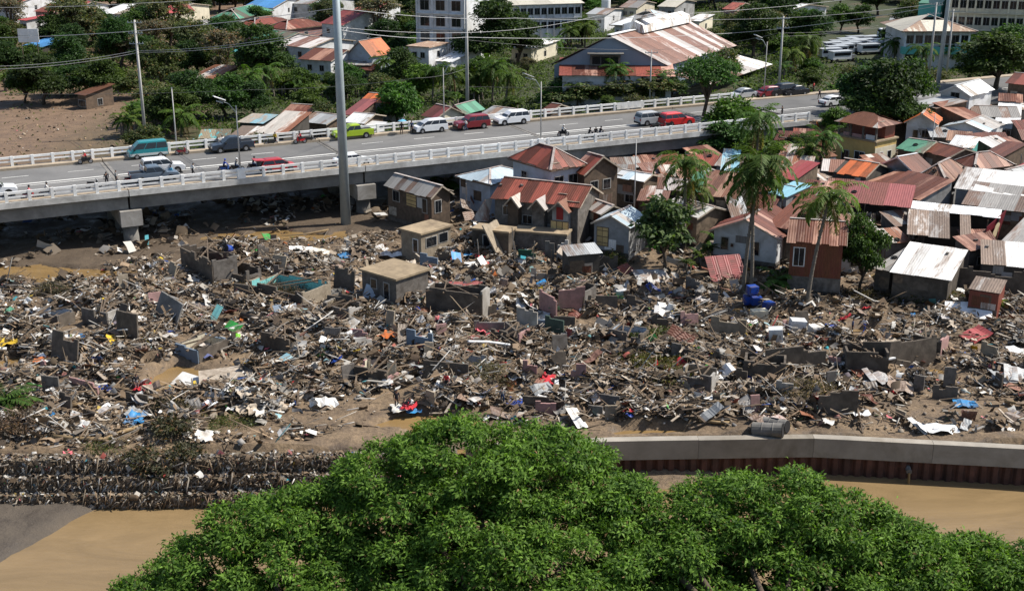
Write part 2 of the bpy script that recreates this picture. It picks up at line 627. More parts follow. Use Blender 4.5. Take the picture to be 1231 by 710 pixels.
def hgt(X, Y):
    X = np.asarray(X, dtype=float)
    Y = np.asarray(Y, dtype=float)
    wy = np.interp(X, BX, BY)
    field = 0.12 + 1.0 * np.maximum(0, fbm(X * .16, Y * .16) - .42) * 2.0 + 0.25 * fbm(X * .7, Y * .7, 3)
    # settlement ground rises gently to the back right
    field = field + smooth(0, 30, X) * np.maximum(0, Y - 118) * 0.035
    t = X * BD.x + (Y - B0.y) * BD.y
    s = X * BN.x + (Y - B0.y) * BN.y
    behind = smooth(BW + 1, BW + 12, s)
    under = smooth(-8, 0, s) * (1 - behind) * (1 - smooth(20, 40, t))
    field = field * (1 - under) + under * (-0.22 + 0.6 * fbm(X * .3, Y * .3))
    wob = fbm(X * .35 + 9, Y * .35, 3) - .45
    for (cx, cy, rx, ry) in PUD:
        d = np.sqrt(((X - cx) / rx) ** 2 + ((Y - cy) / ry) ** 2) + wob * 1.5
        field = np.minimum(field, -0.55 + smooth(0.62, 1.35, d) * 3.0)
    back = 0.3 + 0.35 * fbm(X * .1, Y * .1) + smooth(-10, 70, X) * 3.6
    field = field * (1 - behind) + back * behind
    # road embankment beyond the bridge, both ends
    lat = np.maximum(np.maximum(-1.6 - s, s - BW - 1.6), 0)
    emb = DECK - 0.12 - lat * 0.75
    on = smooth(T1 - 1.5, T1 + 0.5, t)
    field = np.where((emb > field) & (t > T1 - 1.5), field * (1 - on) + emb * on, field)
    on = smooth(T0 + 1.5, T0 - 0.5, t) if False else 1 - smooth(T0 - 0.5, T0 + 1.5, t)
    field = np.where((emb > field) & (t < T0 + 1.5), field * (1 - on) + emb * on, field)
    # river bed, grey mud bank and the near bank under the trees
    bed = np.full_like(X, -4.6)
    mudb = -1.95 - 0.75 * np.maximum(0, (X - (-30.5)) * .55 + (wy - 3.2 - Y) * 0.30) + 0.9 * (fbm(X * .3, Y * .3) - .45)
    bed = np.maximum(bed, np.where(X < -20, mudb, -4.6))
    grav = -2.15 - 0.5 * np.abs((X - 11.0) / 6.0) ** 2 - 0.25 * (wy - 1.0 - Y) + 0.1 * fbm(X, Y)
    bed = np.maximum(bed, grav)
    bed = np.maximum(bed, -4.6 + smooth(60, 54, Y) * 0 + (1 - smooth(53, 59, Y)) * 6.2)
    return np.where(Y > wy + 0.7, field, bed)


def axis(spans):
    out = []
    for a, b, st in spans:
        out += list(np.arange(a, b, st))
    return np.array(out + [spans[-1][1]])


gx = axis([(-3000, -400, 400), (-400, -160, 24), (-160, -80, 4), (-80, 80, 0.5), (80, 160, 4), (160, 400, 24), (400, 3000, 400)])
gy = axis([(-300, 40, 34), (40, 72, 2), (72, 170, 0.45), (170, 240, 1.2), (240, 460, 5), (460, 1000, 60), (1000, 4000, 500)])
GX, GY = np.meshgrid(gx, gy)
GZ = hgt(GX, GY)
# heaps of drifted debris, drawn out along the flow
HEAPS = []
CLEARINGS = [(238, 316, 34, 20), (346, 348, 60, 20), (472, 338, 52, 24), (513, 288, 42, 18), (552, 362, 52, 18), (235, 416, 34, 16), (225, 452, 70, 22), (430, 500, 110, 16), (487, 480, 42, 17), (1028, 396, 34, 12), (520, 512, 80, 14), (690, 390, 55, 9), (1110, 448, 60, 14), (1160, 488, 80, 16), (90, 395, 40, 10), (300, 432, 45, 10), (860, 376, 70, 7), (760, 515, 120, 9),
             (400, 300, 60, 8), (560, 388, 50, 7), (1040, 400, 40, 9), (960, 460, 40, 8), (150, 470, 30, 8), (600, 475, 30, 6), (740, 420, 40, 7), (1190, 420, 30, 8), (290, 510, 60, 10)]
hr = random.Random(5)
while len(HEAPS) < 165:
    px_, py_ = hr.uniform(-10, 1240), hr.uniform(290, 530)
    top_ = np.interp(px_, [0, 140, 420, 470, 560, 640, 700, 760, 850, 950, 1050, 1231], [345, 325, 275, 300, 300, 320, 335, 345, 350, 370, 365, 372])
    bot_ = np.interp(px_, [0, 230, 300, 440, 560, 740, 1000, 1231], [538, 530, 505, 492, 498, 508, 508, 515])
    if not top_ < py_ < bot_:
        continue
    c_ = P(px_, py_)
    if any(((px_ - a) / rx) ** 2 + ((py_ - b) / ry) ** 2 < 1 for a, b, rx, ry in CLEARINGS):
        continue
    if any(((c_.x - a) / (rx + 1)) ** 2 + ((c_.y - b) / (ry + 1)) ** 2 < 1 for a, b, rx, ry in PUD):
        continue
    HEAPS.append((c_.x, c_.y, hr.uniform(1.4, 5.0), hr.uniform(.8, 2.0), hr.uniform(.35, 1.15), hr.uniform(-.35, .35)))


def heap_field(X, Y):
    h = np.zeros_like(X)
    for cx, cy, rx, ry, hh, a in HEAPS:
        u_ = (X - cx) * math.cos(a) + (Y - cy) * math.sin(a)
        v_ = -(X - cx) * math.sin(a) + (Y - cy) * math.cos(a)
        d = (u_ / rx) ** 2 + (v_ / ry) ** 2
        h = np.maximum(h, hh * np.clip(1 - d, 0, 1))
    return h


sub = (GY > 75) & (GY < 175) & (np.abs(GX) < 80)
hf = np.zeros_like(GZ)
hf[sub] = heap_field(GX[sub], GY[sub])
GZ = GZ + hf * (.6 + .8 * fbm(GX * .9, GY * .9, 3))
nx, ny = len(gx), len(gy)
idx = np.arange(nx * ny).reshape(ny, nx)
quads = np.stack([idx[:-1, :-1].ravel(), idx[:-1, 1:].ravel(), idx[1:, 1:].ravel(), idx[1:, :-1].ravel()], 1)


def ground_material():
    m, nt, b = new_mat('flood mud ground')
    v = world_coords(nt)
    n1 = noise(nt, v, 0.5, 8, 0.72, 0.5)
    n2 = noise(nt, v, 3.5, 6, 0.7)
    a = ramp(nt, n1, [(0.25, (0.085, 0.06, 0.04)), (0.5, (0.185, 0.132, 0.083)), (0.75, (0.29, 0.21, 0.13))])
    c = ramp(nt, n2, [(0.3, (0.5, 0.5, 0.5)), (0.7, (1.15, 1.15, 1.15))])
    mud = mixc(nt, 1.0, a, c, 'MULTIPLY')
    # beyond the bridge: trodden earth and weeds
    n3 = noise(nt, v, 0.12, 8, 0.7, 0.4)
    green = ramp(nt, n3, [(0.36, (0.11, 0.08, 0.052)), (0.46, (0.042, 0.046, 0.02)), (0.7, (0.03, 0.046, 0.014))])
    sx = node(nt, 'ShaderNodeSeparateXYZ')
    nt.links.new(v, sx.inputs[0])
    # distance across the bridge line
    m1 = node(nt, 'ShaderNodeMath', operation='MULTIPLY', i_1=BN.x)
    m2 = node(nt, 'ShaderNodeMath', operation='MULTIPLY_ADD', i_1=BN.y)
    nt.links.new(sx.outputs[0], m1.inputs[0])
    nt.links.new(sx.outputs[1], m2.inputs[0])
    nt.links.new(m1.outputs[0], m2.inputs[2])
    mr = node(nt, 'ShaderNodeMapRange', i_1=B0.y * BN.y + BW, i_2=B0.y * BN.y + BW + 12)
    nt.links.new(m2.outputs[0], mr.inputs[0])
    # the bare flooded field lies to the left
    m3 = node(nt, 'ShaderNodeMapRange', i_1=-75.0, i_2=-48.0)
    nt.links.new(sx.outputs[0], m3.inputs[0])
    m4 = node(nt, 'ShaderNodeMath', operation='MULTIPLY')
    nt.links.new(mr.outputs[0], m4.inputs[0])
    nt.links.new(m3.outputs[0], m4.inputs[1])
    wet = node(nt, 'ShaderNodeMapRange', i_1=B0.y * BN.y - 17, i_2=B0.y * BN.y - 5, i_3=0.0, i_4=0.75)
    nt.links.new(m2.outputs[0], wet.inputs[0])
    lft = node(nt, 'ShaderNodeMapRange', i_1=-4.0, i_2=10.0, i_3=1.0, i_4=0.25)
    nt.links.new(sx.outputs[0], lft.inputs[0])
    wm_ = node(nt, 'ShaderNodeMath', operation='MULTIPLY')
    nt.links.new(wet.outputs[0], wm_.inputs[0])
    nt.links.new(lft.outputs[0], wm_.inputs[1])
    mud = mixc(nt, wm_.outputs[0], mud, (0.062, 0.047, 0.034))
    brown = ramp(nt, n1, [(0.3, (0.115, 0.076, 0.05)), (0.7, (0.195, 0.13, 0.084))])
    col = mixc(nt, mr.outputs[0], mud, brown)
    col = mixc(nt, m4.outputs[0], col, green)
    silt = node(nt, 'ShaderNodeMapRange', i_1=80.6, i_2=81.8, i_3=1.0, i_4=0.0)
    nt.links.new(sx.outputs[1], silt.inputs[0])
    col = mixc(nt, silt.outputs[0], col, ramp(nt, n1, [(0.3, (0.058, 0.047, 0.037)), (0.7, (0.105, 0.086, 0.066))]))
    nt.links.new(col, b.inputs['Base Color'])
    rr = ramp(nt, n1, [(0.35, 0.45), (0.55, 0.9)])
    nt.links.new(rr, b.inputs['Roughness'])
    b.inputs['Specular IOR Level'].default_value = 0.3
    bump(nt, b, n2, 0.7, 0.15)
    return m


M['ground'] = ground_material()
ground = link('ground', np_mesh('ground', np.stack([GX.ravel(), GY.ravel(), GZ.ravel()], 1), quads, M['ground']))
ground.data.polygons.foreach_set('use_smooth', [True] * len(ground.data.polygons))
tag(ground, 'brown flood mud ground strewn with puddles and mounds', 'ground', kind='structure')


def water_material(name, c, rough, scl):
    m, nt, b = new_mat(name)
    v = world_coords(nt, (0.45, 1.6, 1.0))
    n1 = noise(nt, v, 0.16, 8, 0.68, 1.6)
    col = ramp(nt, n1, [(0.3, tuple(x * 0.80 for x in c)), (0.7, tuple(x * 1.15 for x in c))])
    nt.links.new(col, b.inputs['Base Color'])
    b.inputs['Roughness'].default_value = rough
    b.inputs['Specular IOR Level'].default_value = 0.35
    bump(nt, b, noise(nt, v, scl, 5, 0.65, 0.8), 0.45, 0.08)
    return m


M['river'] = water_material('muddy river water', (0.215, 0.148, 0.074), 0.14, 2.2)
M['puddle'] = water_material('muddy standing water', (0.22, 0.142, 0.06), 0.14, 2.0)
q = MB()
q.add([(-400, 30, WATER_Z), (400, 30, WATER_Z), (400, 90, WATER_Z), (-400, 90, WATER_Z)], [(0, 1, 2, 3)])
tag(q.obj('river_water', M['river']), 'silt brown river running along the flood wall', 'river', kind='structure')
q = MB()
fxs = [-110.0] + [float(v) for v in BX] + [110.0]
ys = [float(np.interp(v, BX, BY)) + 0.4 for v in fxs]
q.add([(v, y, -0.14) for v, y in zip(fxs, ys)] + [(v, 175, -0.14) for v in fxs], [(i, i + 1, len(fxs) + i + 1, len(fxs) + i) for i in range(len(fxs) - 1)])
tag(q.obj('floodwater', M['puddle']), 'shallow muddy floodwater standing between the heaps of debris', 'floodwater', kind='structure')


def grid_lookup(A, X, Y):
    X = np.clip(X, gx[0], gx[-1] - 1e-3)
    Y = np.clip(Y, gy[0], gy[-1] - 1e-3)
    i = np.clip(np.searchsorted(gx, X, side='right') - 1, 0, nx - 2)
    j = np.clip(np.searchsorted(gy, Y, side='right') - 1, 0, ny - 2)
    fx = (X - gx[i]) / (gx[i + 1] - gx[i])
    fy = (Y - gy[j]) / (gy[j + 1] - gy[j])
    return (A[j, i] * (1 - fx) + A[j, i + 1] * fx) * (1 - fy) + (A[j + 1, i] * (1 - fx) + A[j + 1, i + 1] * fx) * fy


def hgt(X, Y):
    return grid_lookup(GZ, np.asarray(X, dtype=float), np.asarray(Y, dtype=float))


def gz(x, y):
    i = min(max(int(np.searchsorted(gx, x, side='right')) - 1, 0), nx - 2)
    j = min(max(int(np.searchsorted(gy, y, side='right')) - 1, 0), ny - 2)
    fx = (x - gx[i]) / (gx[i + 1] - gx[i])
    fy = (y - gy[j]) / (gy[j + 1] - gy[j])
    return float((GZ[j, i] * (1 - fx) + GZ[j, i + 1] * fx) * (1 - fy) + (GZ[j + 1, i] * (1 - fx) + GZ[j + 1, i + 1] * fx) * fy)


def on_ground(px, py, extra=0.0):
    """point on the terrain seen at a pixel"""
    z = 0.0
    for _ in range(5):
        p = P(px, py, z)
        z = 0.5 * z + 0.5 * gz(p.x, p.y)
    p = P(px, py, z)
    p.z = gz(p.x, p.y) + extra
    return p


M['parapet'] = plain('stained white parapet', (0.55, 0.54, 0.51), 0.8, 0.2, 1.0, grime=(0.26, 0.25, 0.23))
# ================================================================== bridge
bridge = thing('road_bridge', 'long concrete road bridge with white railings over the flood debris', 'bridge', bp(T0, 0, 0))
bridge.rotation_euler = (0, 0, BR_ANG)
L = T1 - T0


def lb(t, s, z):                 # bridge local coordinates
    return Vector((t - T0, s, z))


piers = [-104.5 + 28.2 * k for k in range(6)]       # pier stations: ..., -48.1, -19.9, 8.3, 36.5
piers = [-48.3 + 28.2 * k for k in range(-2, 4)]
M['asphalt'] = M['asphalt']
ends = [T0] + [p for p in piers if T0 < p < T1] + [T1]
for a, b in zip(ends, ends[1:]):
    q = MB()
    q.box(lb((a + b) / 2, BW / 2, DECK - 0.16), (b - a - 0.16, BW - 0.2, 0.3))
    q.obj('deck_slab', M['asphalt'], bridge)
    for j, s in enumerate((0.75, 5.1, 9.5, 13.9, 18.25)):
        q = MB()
        w = 0.5
        # girder with a wider bottom flange
        x0, x1 = a + 0.12 - T0, b - 0.12 - T0
        prof = [(-.32, -1.95), (.32, -1.95), (.32, -1.72), (.16, -1.5), (.16, -.35), (.34, -.30), (-.34, -.30), (-.16, -.35), (-.16, -1.5), (-.32, -1.72)]
        if j in (0, 4):
            prof = [(-.36, -1.95), (.3, -1.95), (.3, -.30), (-.36, -.30)]
        q.prism([Vector((x0, s + py, DECK + pz)) for py, pz in prof], (x1 - x0, 0, 0))
        q.obj('girder', M['girder'], bridge)
    for s in (-0.05, BW - 0.95):
        q = MB()
        q.box(lb((a + b) / 2, s + .5, DECK + 0.14), (b - a - 0.1, 1.3, 0.3))
        q.obj('walkway', M['kerb'], bridge)
        q = MB()
        q.box(lb((a + b) / 2, (s - .12) if s < 1 else (s + 1.12), DECK - .02), (b - a - 0.1, 0.16, 0.68))
        q.obj('parapet_edge', M['parapet'], bridge)
    # expansion joint
for p in piers:
    if T0 < p < T1:
        q = MB()
        q.box(lb(p, BW / 2, DECK + 0.006), (0.9, BW - 2.8, 0.03))
        q.obj('expansion_joint', M['concrete'], bridge)
        q = MB()
        q.box(lb(p, BW / 2, DECK + 0.02), (0.12, BW - 2.8, 0.03))
        q.obj('joint_seal', M['black'], bridge)
        q = MB()
        q.box(lb(p, BW / 2, DECK - 2.0 - 0.92), (2.4, BW + 0.9, 1.8))
        q.obj('pier_cap', M['concrete_light'], bridge)
        for s in (1.1, 6.7, 12.3, 17.9):
            q = MB()
            q.tube([lb(p, s, DECK - 3.6), lb(p, s, -2.0)], [0.88, 0.88], 16)
            q.obj('pier_column', M['concrete'], bridge, smooth=True)
for s0, s1, t in ((-1.2, BW + 1.2, T1 + .3), (-1.2, BW + 1.2, T0 - .3)):
    q = MB()
    q.box(lb(t, BW / 2, 1.9), (1.2, BW + 2.4, 7.7))
    q.obj('abutment', M['concrete'], bridge)
# railings: posts with two rails in every bay
bay = 2.35
nb = int(L / bay)
bay = L / nb
post = MB().box((0, 0, 0.57), (0.34, 0.28, 1.25)).mesh('railing_post', M['white_paint'])
rail = MB().box((0, 0, 0), (bay - 0.31, 0.18, 0.27)).mesh('rail', M['white_paint'])
rail_low = MB().box((0, 0, 0), (bay - 0.31, 0.15, 0.17)).mesh('rail', M['white_paint'])
for s in (0.0, BW):
    for k in range(nb + 1):
        link('railing_post', post, bridge, lb(T0 + k * bay, s, DECK + 0.29))
        if k < nb:
            link('rail', rail, bridge, lb(T0 + (k + .5) * bay, s, DECK + 0.29 + 1.02))
            link('rail', rail_low, bridge, lb(T0 + (k + .5) * bay, s, DECK + 0.29 + 0.55))
    for k in range(int(L / 14)):
        pass
# lane markings
mk = MB()
for a, b in zip(ends, ends[1:]):
    mk = MB()
    mk.box(lb((a + b) / 2, BW / 2 + 0.25, DECK + 0.004), (b - a - .6, 0.34, 0.014))
    mk.obj('centre_line', M['line_paint'], bridge)
    mk = MB()
    mk.box(lb((a + b) / 2, BW / 2 - 0.75, DECK + 0.004), (b - a - .6, 0.14, 0.014))
    mk.obj('centre_line', M['line_paint'], bridge)
dash = MB().box((0, 0, 0), (3.0, 0.13, 0.014)).mesh('lane_dash', M['line_paint'])
for s in (BW * .27, BW * .735):
    t = T0 + 3
    while t < T1 - 3:
        if min(abs(t - p) for p in piers) > 2.2:
            link('lane_dash', dash, bridge, lb(t, s, DECK + 0.004))
        t += 7.5

# road beyond the bridge
road = MB()
road.add([bp(T1 + .4, 0.4, DECK + .01), bp(T1 + 260, 0.4, DECK + .01), bp(T1 + 260, BW - .4, DECK + .01), bp(T1 + .4, BW - .4, DECK + .01)], [(0, 1, 2, 3)])
ro = tag(road.obj('road', M['asphalt']), 'grey asphalt road running on from the bridge end', 'road', kind='structure')
for s, w in ((BW / 2 + .25, .24), (BW / 2 - .75, .1)):
    MB().add([bp(T1 + .5, s - w / 2, DECK + .016), bp(T1 + 200, s - w / 2, DECK + .016), bp(T1 + 200, s + w / 2, DECK + .016), bp(T1 + .5, s + w / 2, DECK + .016)],
             [(0, 1, 2, 3)]).obj('centre_line', M['line_paint'], ro)
for s in (-.5, BW + .3):
    a = bp(T1 + 1, s, DECK + .05)
    MB().beam(a, a + BD * 200, 1.6, .22).obj('kerb', M['kerb'], ro)

# street lamps and poles -----------------------------------------------------------------
def street_lamp(t, s, h, side, label, base=True, head=True):
    o = thing('street_lamp', label, 'street lamp', bp(t, s, DECK + .29), BR_ANG, 'lamps along the bridge')
    if base:
        MB().box((0, 0, .6), (.8, .5, 1.25)).obj('base_block', M['white_paint'], o)
    MB().tube([(0, 0, 1.1 if base else -.2), (0, 0, h)], [.10, .06], 8).obj('pole', M['pole_concrete'], o, smooth=True)
    if not head:
        MB().box((0, 0, h + .05), (.16, .16, .12)).obj('pole_cap', M['pole_steel'], o)
        return o
    MB().tube([(0, 0, h - .9), (-side * .8, 0, h + .25), (-side * 1.9, 0, h + .75)], [.05, .045, .04], 6).obj('arm', M['pole_steel'], o)
    q = MB()
    q.beam((-side * 1.2, 0, h + .72), (-side * 2.5, 0, h + 1.25), .7, .08)
    q.obj('solar_panel', M['white_paint'], o)
    MB().beam((-side * 1.5, 0, h + .42), (-side * 2.2, 0, h + .68), .28, .12).obj('lamp_head', M['pole_steel'], o)
    return o


def t_at(px, s, z=DECK):
    """bridge station t whose point at offset s shows at pixel column px"""
    lo, hi = -110, 130
    for _ in range(50):
        mid = (lo + hi) / 2
        p = bp(mid, s, z)
        x = 615.5 + FPX * p.x / (p.y * math.cos(TILT) - (z - CAM_H) * math.sin(TILT))
        if x < px:
            lo = mid
        else:
            hi = mid
    return lo


street_lamp(t_at(290, 0), 0, 8.6, 1, 'white street lamp with solar panel beside the red car, near railing')
street_lamp(t_at(650, 0), 0, 8.6, 1, 'white street lamp with solar panel on the near railing behind the red hip roof')
street_lamp(t_at(534, BW + .3), BW + .3, 8.2, -1, 'white street lamp behind the white van on the far railing', False)
street_lamp(t_at(918, BW + 1.), BW + 1., 8.6, 1, 'white street lamp by the parked cars at the bridge end', False)
street_lamp(t_at(213, BW + .4), BW + .4, 8.0, -1, 'slim white lamp post beside the teal van', False, False)


def pole(px, py, z, h, r0, r1, label, name='utility_pole', mat='pole_concrete', arms=2, lean=0.0):
    p = P(px, py, z)
    o = thing(name, label, 'pole', p, 0)
    MB().tube([(0, 0, -1.0), (lean * h * .5, 0, h * .5), (lean * h, 0, h)], [r0, (r0 + r1) / 2, r1], 14).obj('shaft', M[mat], o, smooth=True)
    for k in range(arms):
        zz = h - .4 - k * 1.6
        q = MB()
        q.beam((-1.1 + lean * zz, -.1, zz), (1.1 + lean * zz, -.1, zz), .10, .12)
        for e in (-1, -.45, .45, 1):
            q.tube([(e + lean * zz, -.1, zz + .05), (e + lean * zz, -.1, zz + .3)], [.06, .04], 6)
        q.obj('crossarm', M['pole_steel'], o)
    return o


pole(416, 272, -.2, 36, .62, .36, 'tall thick grey steel transmission pole standing in the debris before the bridge', 'transmission_pole', 'pole_steel', 0)
pole(562, 140, .8, 23.5, .33, .2, 'tall slim utility pole behind the far railing near the maroon car')
pole(175, 167, .4, 18.5, .27, .16, 'utility pole standing at the edge of the bare field behind the teal van', arms=3)
pole(781, 124, 2.6, 9.0, .16, .1, 'thin pale pole in front of the blue gabled hall', arms=1)
pole(936, 107, 4.5, 12.5, .22, .14, 'utility pole beside the dry hedge right of the hall', arms=2)
pole(1126, 111, 5.6, 27, .38, .25, 'tallest steel pole of the cluster by the road at right', 'transmission_pole', 'pole_steel', 1, 0.02)
pole(1117, 88, 5.2, 12.8, .24, .16, 'left thin pole of the cluster by the road at right', arms=2)
pole(1138, 87, 5.2, 11.5, .2, .14, 'right thin pole of the cluster by the road at right', arms=1)
pole(1187, 62, 5.0, 8.0, .14, .1, 'short pale pole in front of the apartment block', arms=1)
pole(762, 262, 1.3, 9.5, .09, .05, 'thin bare post rising behind the grey shack near the bridge', arms=0)
pole(1117, 205, 2.6, 7.6, .07, .05, 'thin grey post among the rusty roofs below the ochre house', arms=0)


def wire(name, pts, r, label, mat='wire_light', sag=0.0):
    q = MB()
    path = []
    for a, b in zip(pts, pts[1:]):
        for k in range(12):
            f = k / 12
            p = a.lerp(b, f)
            p.z -= sag * 4 * f * (1 - f)
            path.append(p)
    path.append(pts[-1])
    q.tube(path, r, 5)
    return tag(q.obj(name, M[mat]), label, 'power line', 'overhead power lines')


PA = P(416, 272, -.2).y
PB = P(1126, 111, 5.6).y
PC = P(562, 140, .8).y
PD = P(175, 167, .4).y
wire('power_line', [PY(-40, 46, 170), PY(404, 10, PA)], .035, 'upper thick power line from the left edge to the tall grey pole', sag=.8)
wire('power_line', [PY(-40, 84, PD), PY(168, 63, PD), PY(405, 36, PA)], .035, 'power line from the left edge over the field pole to the tall grey pole', sag=.7)
wire('power_line', [PY(-40, 80, PD), PY(164, 61, PD), PY(404, 33, PA)], .03, 'thinner power line just above another, left of the tall grey pole', sag=.7)
wire('power_line', [PY(407, 36, PA), PY(560, 45, 190), PY(880, 40, 230), PY(1134, 6, PB)], .035, 'power line from the tall grey pole to the tallest pole at right', sag=.5)
wire('power_line', [PY(407, 33, PA), PY(720, 19, 200), PY(1134, 3, PB)], .03, 'upper line between the tall grey pole and the tallest pole at right', sag=1.5)
wire('power_line', [PY(405, 10, PA), PY(620, 22, 200), PY(800, 18, 240), PY(1060, -6, 280)], .032, 'topmost line crossing in front of the school building', sag=.5)
wire('power_line', [PY(-40, 9, 240), PY(170, 4, 240), PY(300, -8, 240)], .04, 'line across the top left corner above the red roofs', sag=.3)
wire('power_line', [PY(-20, 112, 200), PY(300, 108, 190), PY(500, 94, 190), PY(561, 82, PC)], .02, 'thin dark cable over the roofs behind the far railing', 'wire', .4)
wire('power_line', [PY(561, 48, PC), PY(790, 60, 225), PY(936, 40, P(936, 107, 4.5).y), PY(1117, 26, P(1117, 88, 5.2).y)], .02, 'thin cable past the rusty hall roof to the pole cluster', 'wire', .5)
wire('power_line', [PY(936, 44, P(936, 107, 4.5).y), PY(1060, 30, 260), PY(1240, 20, 280)], .022, 'thin cable over the parked jeepneys at right', 'wire', .5)
wire('power_line', [PY(561, 104, PC), PY(760, 100, 215), PY(936, 62, P(936, 107, 4.5).y)], .018, 'lowest thin cable in front of the blue gabled hall', 'wire', .4)

# ================================================================== flood wall with sheet piles
fw = thing('flood_wall', 'curved concrete capped flood wall on rusty sheet piles beside the river', 'wall', (0, 0, 0))
wp = [Vector((p.x, p.y, 0)) for p in BANK[4:]]
# resample the wall line every 0.4 m
line = []
for a, b in zip(wp, wp[1:]):
    n = max(1, int((b - a).length / .1))
    line += [a.lerp(b, k / n) for k in range(n)]
for _ in range(60):
    line = [line[0]] + [(line[i - 1] + line[i] * 2 + line[i + 1]) / 4 for i in range(1, len(line) - 1)] + [line[-1]]
acc = [0.0]
for a, b in zip(line, line[1:]):
    acc.append(acc[-1] + (b - a).length)


def wall_at(d):
    i = int(np.searchsorted(acc, d)) - 1
    i = min(max(i, 0), len(line) - 2)
    f = (d - acc[i]) / max(1e-6, acc[i + 1] - acc[i])
    p = line[i].lerp(line[i + 1], f)
    j0, j1 = max(0, i - 8), min(len(line) - 1, i + 9)
    dr = (line[j1] - line[j0]).normalized()
    return p, dr, Vector((dr.y, -dr.x, 0))           # point, along, towards the river


seg = 8.6
d = 0.0
while d + seg < acc[-1]:
    q = MB()
    pts = []
    for k in range(5):
        p, dr, nn = wall_at(d + .012 + (seg - .024) * k / 4)
        jt = rnd.uniform(-.015, .015) if k in (0, 4) else 0
        pts.append((p + nn * .30, p - nn * .45))
    zt = WALL_TOP + rnd.uniform(-.03, .03)
    for (a0, a1), (b0, b1) in zip(pts, pts[1:]):
        q.hexa([a0 + Vector((0, 0, -.95)), b0 + Vector((0, 0, -.95)), b1 + Vector((0, 0, -.95)), a1 + Vector((0, 0, -.95)),
                a0 + Vector((0, 0, zt)), b0 + Vector((0, 0, zt)), b1 + Vector((0, 0, zt)), a1 + Vector((0, 0, zt))])
    q.obj('wall_cap', M['cap_concrete'], fw)
    d += seg
d = 0.05
k = 0
while d + .82 < acc[-1]:
    # one pile: a shallow U facing the river
    q = MB()
    loc = []
    for f, o in ((0, .02), (.10, .02), (.26, .24), (.56, .24), (.72, .02), (.82, .02)):
        p, dr, nn = wall_at(d + f)
        loc.append(p + nn * o)
    for a, b in zip(loc, loc[1:]):
        q.add([a + Vector((0, 0, -3.6)), b + Vector((0, 0, -3.6)), b + Vector((0, 0, -.95)), a + Vector((0, 0, -.95))], [(0, 1, 2, 3)])
    q.obj('sheet_pile', M['sheet_pile'], fw)
    d += .82
p, dr, nn = wall_at(acc[int(np.argmin([abs((615.5 + FPX * v.x / (v.y * math.cos(TILT) + (CAM_H + 1.6) * math.sin(TILT))) - 1091) for v in line]))])
MB().tube([p - nn * .2 + Vector((0, 0, -1.5)), p + nn * .75 + Vector((0, 0, -1.55))], .2, 12).obj('drain_pipe', M['concrete'], fw)
MB().tube([p + nn * .75 + Vector((0, 0, -1.6)), p + nn * .85 + Vector((0, 0, -2.0)), p + nn * .9 + Vector((0, 0, -2.5))], [.09, .1, .12], 8).obj('drain_water', M['puddle'], fw)

# ================================================================== stepped gabion bank on the left
gb = thing('gabion_bank', 'stepped stone basket bank hung with flood trash left of the trees', 'embankment', (0, 0, 0))
M['gabion'] = plain('stone baskets under silt', (0.17, 0.14, 0.10), 0.95, 0.5, 3.0, grime=(0.075, 0.062, 0.042), bumps=0.8)
x = -48.0
while x < -4.5:
    w = 2.0
    for k in range(3):
        y0 = float(np.interp(x + 1, BX, BY))
        zt = .32 - .95 * k + rnd.uniform(-.07, .07)
        yo = y0 - .1 - .85 * k + rnd.uniform(-.08, .08)
        q = MB()
        j = lambda a=.07: rnd.uniform(-a, a)
        q.hexa([(x + .02, yo - .9 + j(), zt - 1.05), (x + w, yo - .9 + j(), zt - 1.05), (x + w, yo + .5, zt - 1.05), (x + .02, yo + .5, zt - 1.05),
                (x + .02, yo - .85 + j(), zt + j()), (x + w, yo - .85 + j(), zt + j()), (x + w, yo + .5, zt + j(.03)), (x + .02, yo + .5, zt + j(.03))])
        q.obj('stone_basket', M['gabion'], gb)
    x += w
# ================================================================== houses
HOUSES = []
FOOT = []                # centre x, y, radius of every building, to keep trees off
M['frame'] = plain('window frame', (0.33, 0.32, 0.30), 0.7, 0.15)
M['frame_white'] = plain('white window frame', (0.6, 0.6, 0.58), 0.7, 0.1)
M['door'] = plain('plywood door', (0.20, 0.13, 0.075), 0.8, 0.25)
M['door_red'] = plain('red door', (0.25, 0.02, 0.02), 0.6, 0.15)
M['ridge'] = plain('ridge capping', (0.40, 0.36, 0.33), 0.6, 0.3, 2.0, grime=(0.2, 0.11, 0.08))
M['curtain'] = plain('amber lattice window', (0.48, 0.34, 0.15), 0.7, 0.15)


WEIGHTS = [False]
SET = 'houses of the riverside settlement'


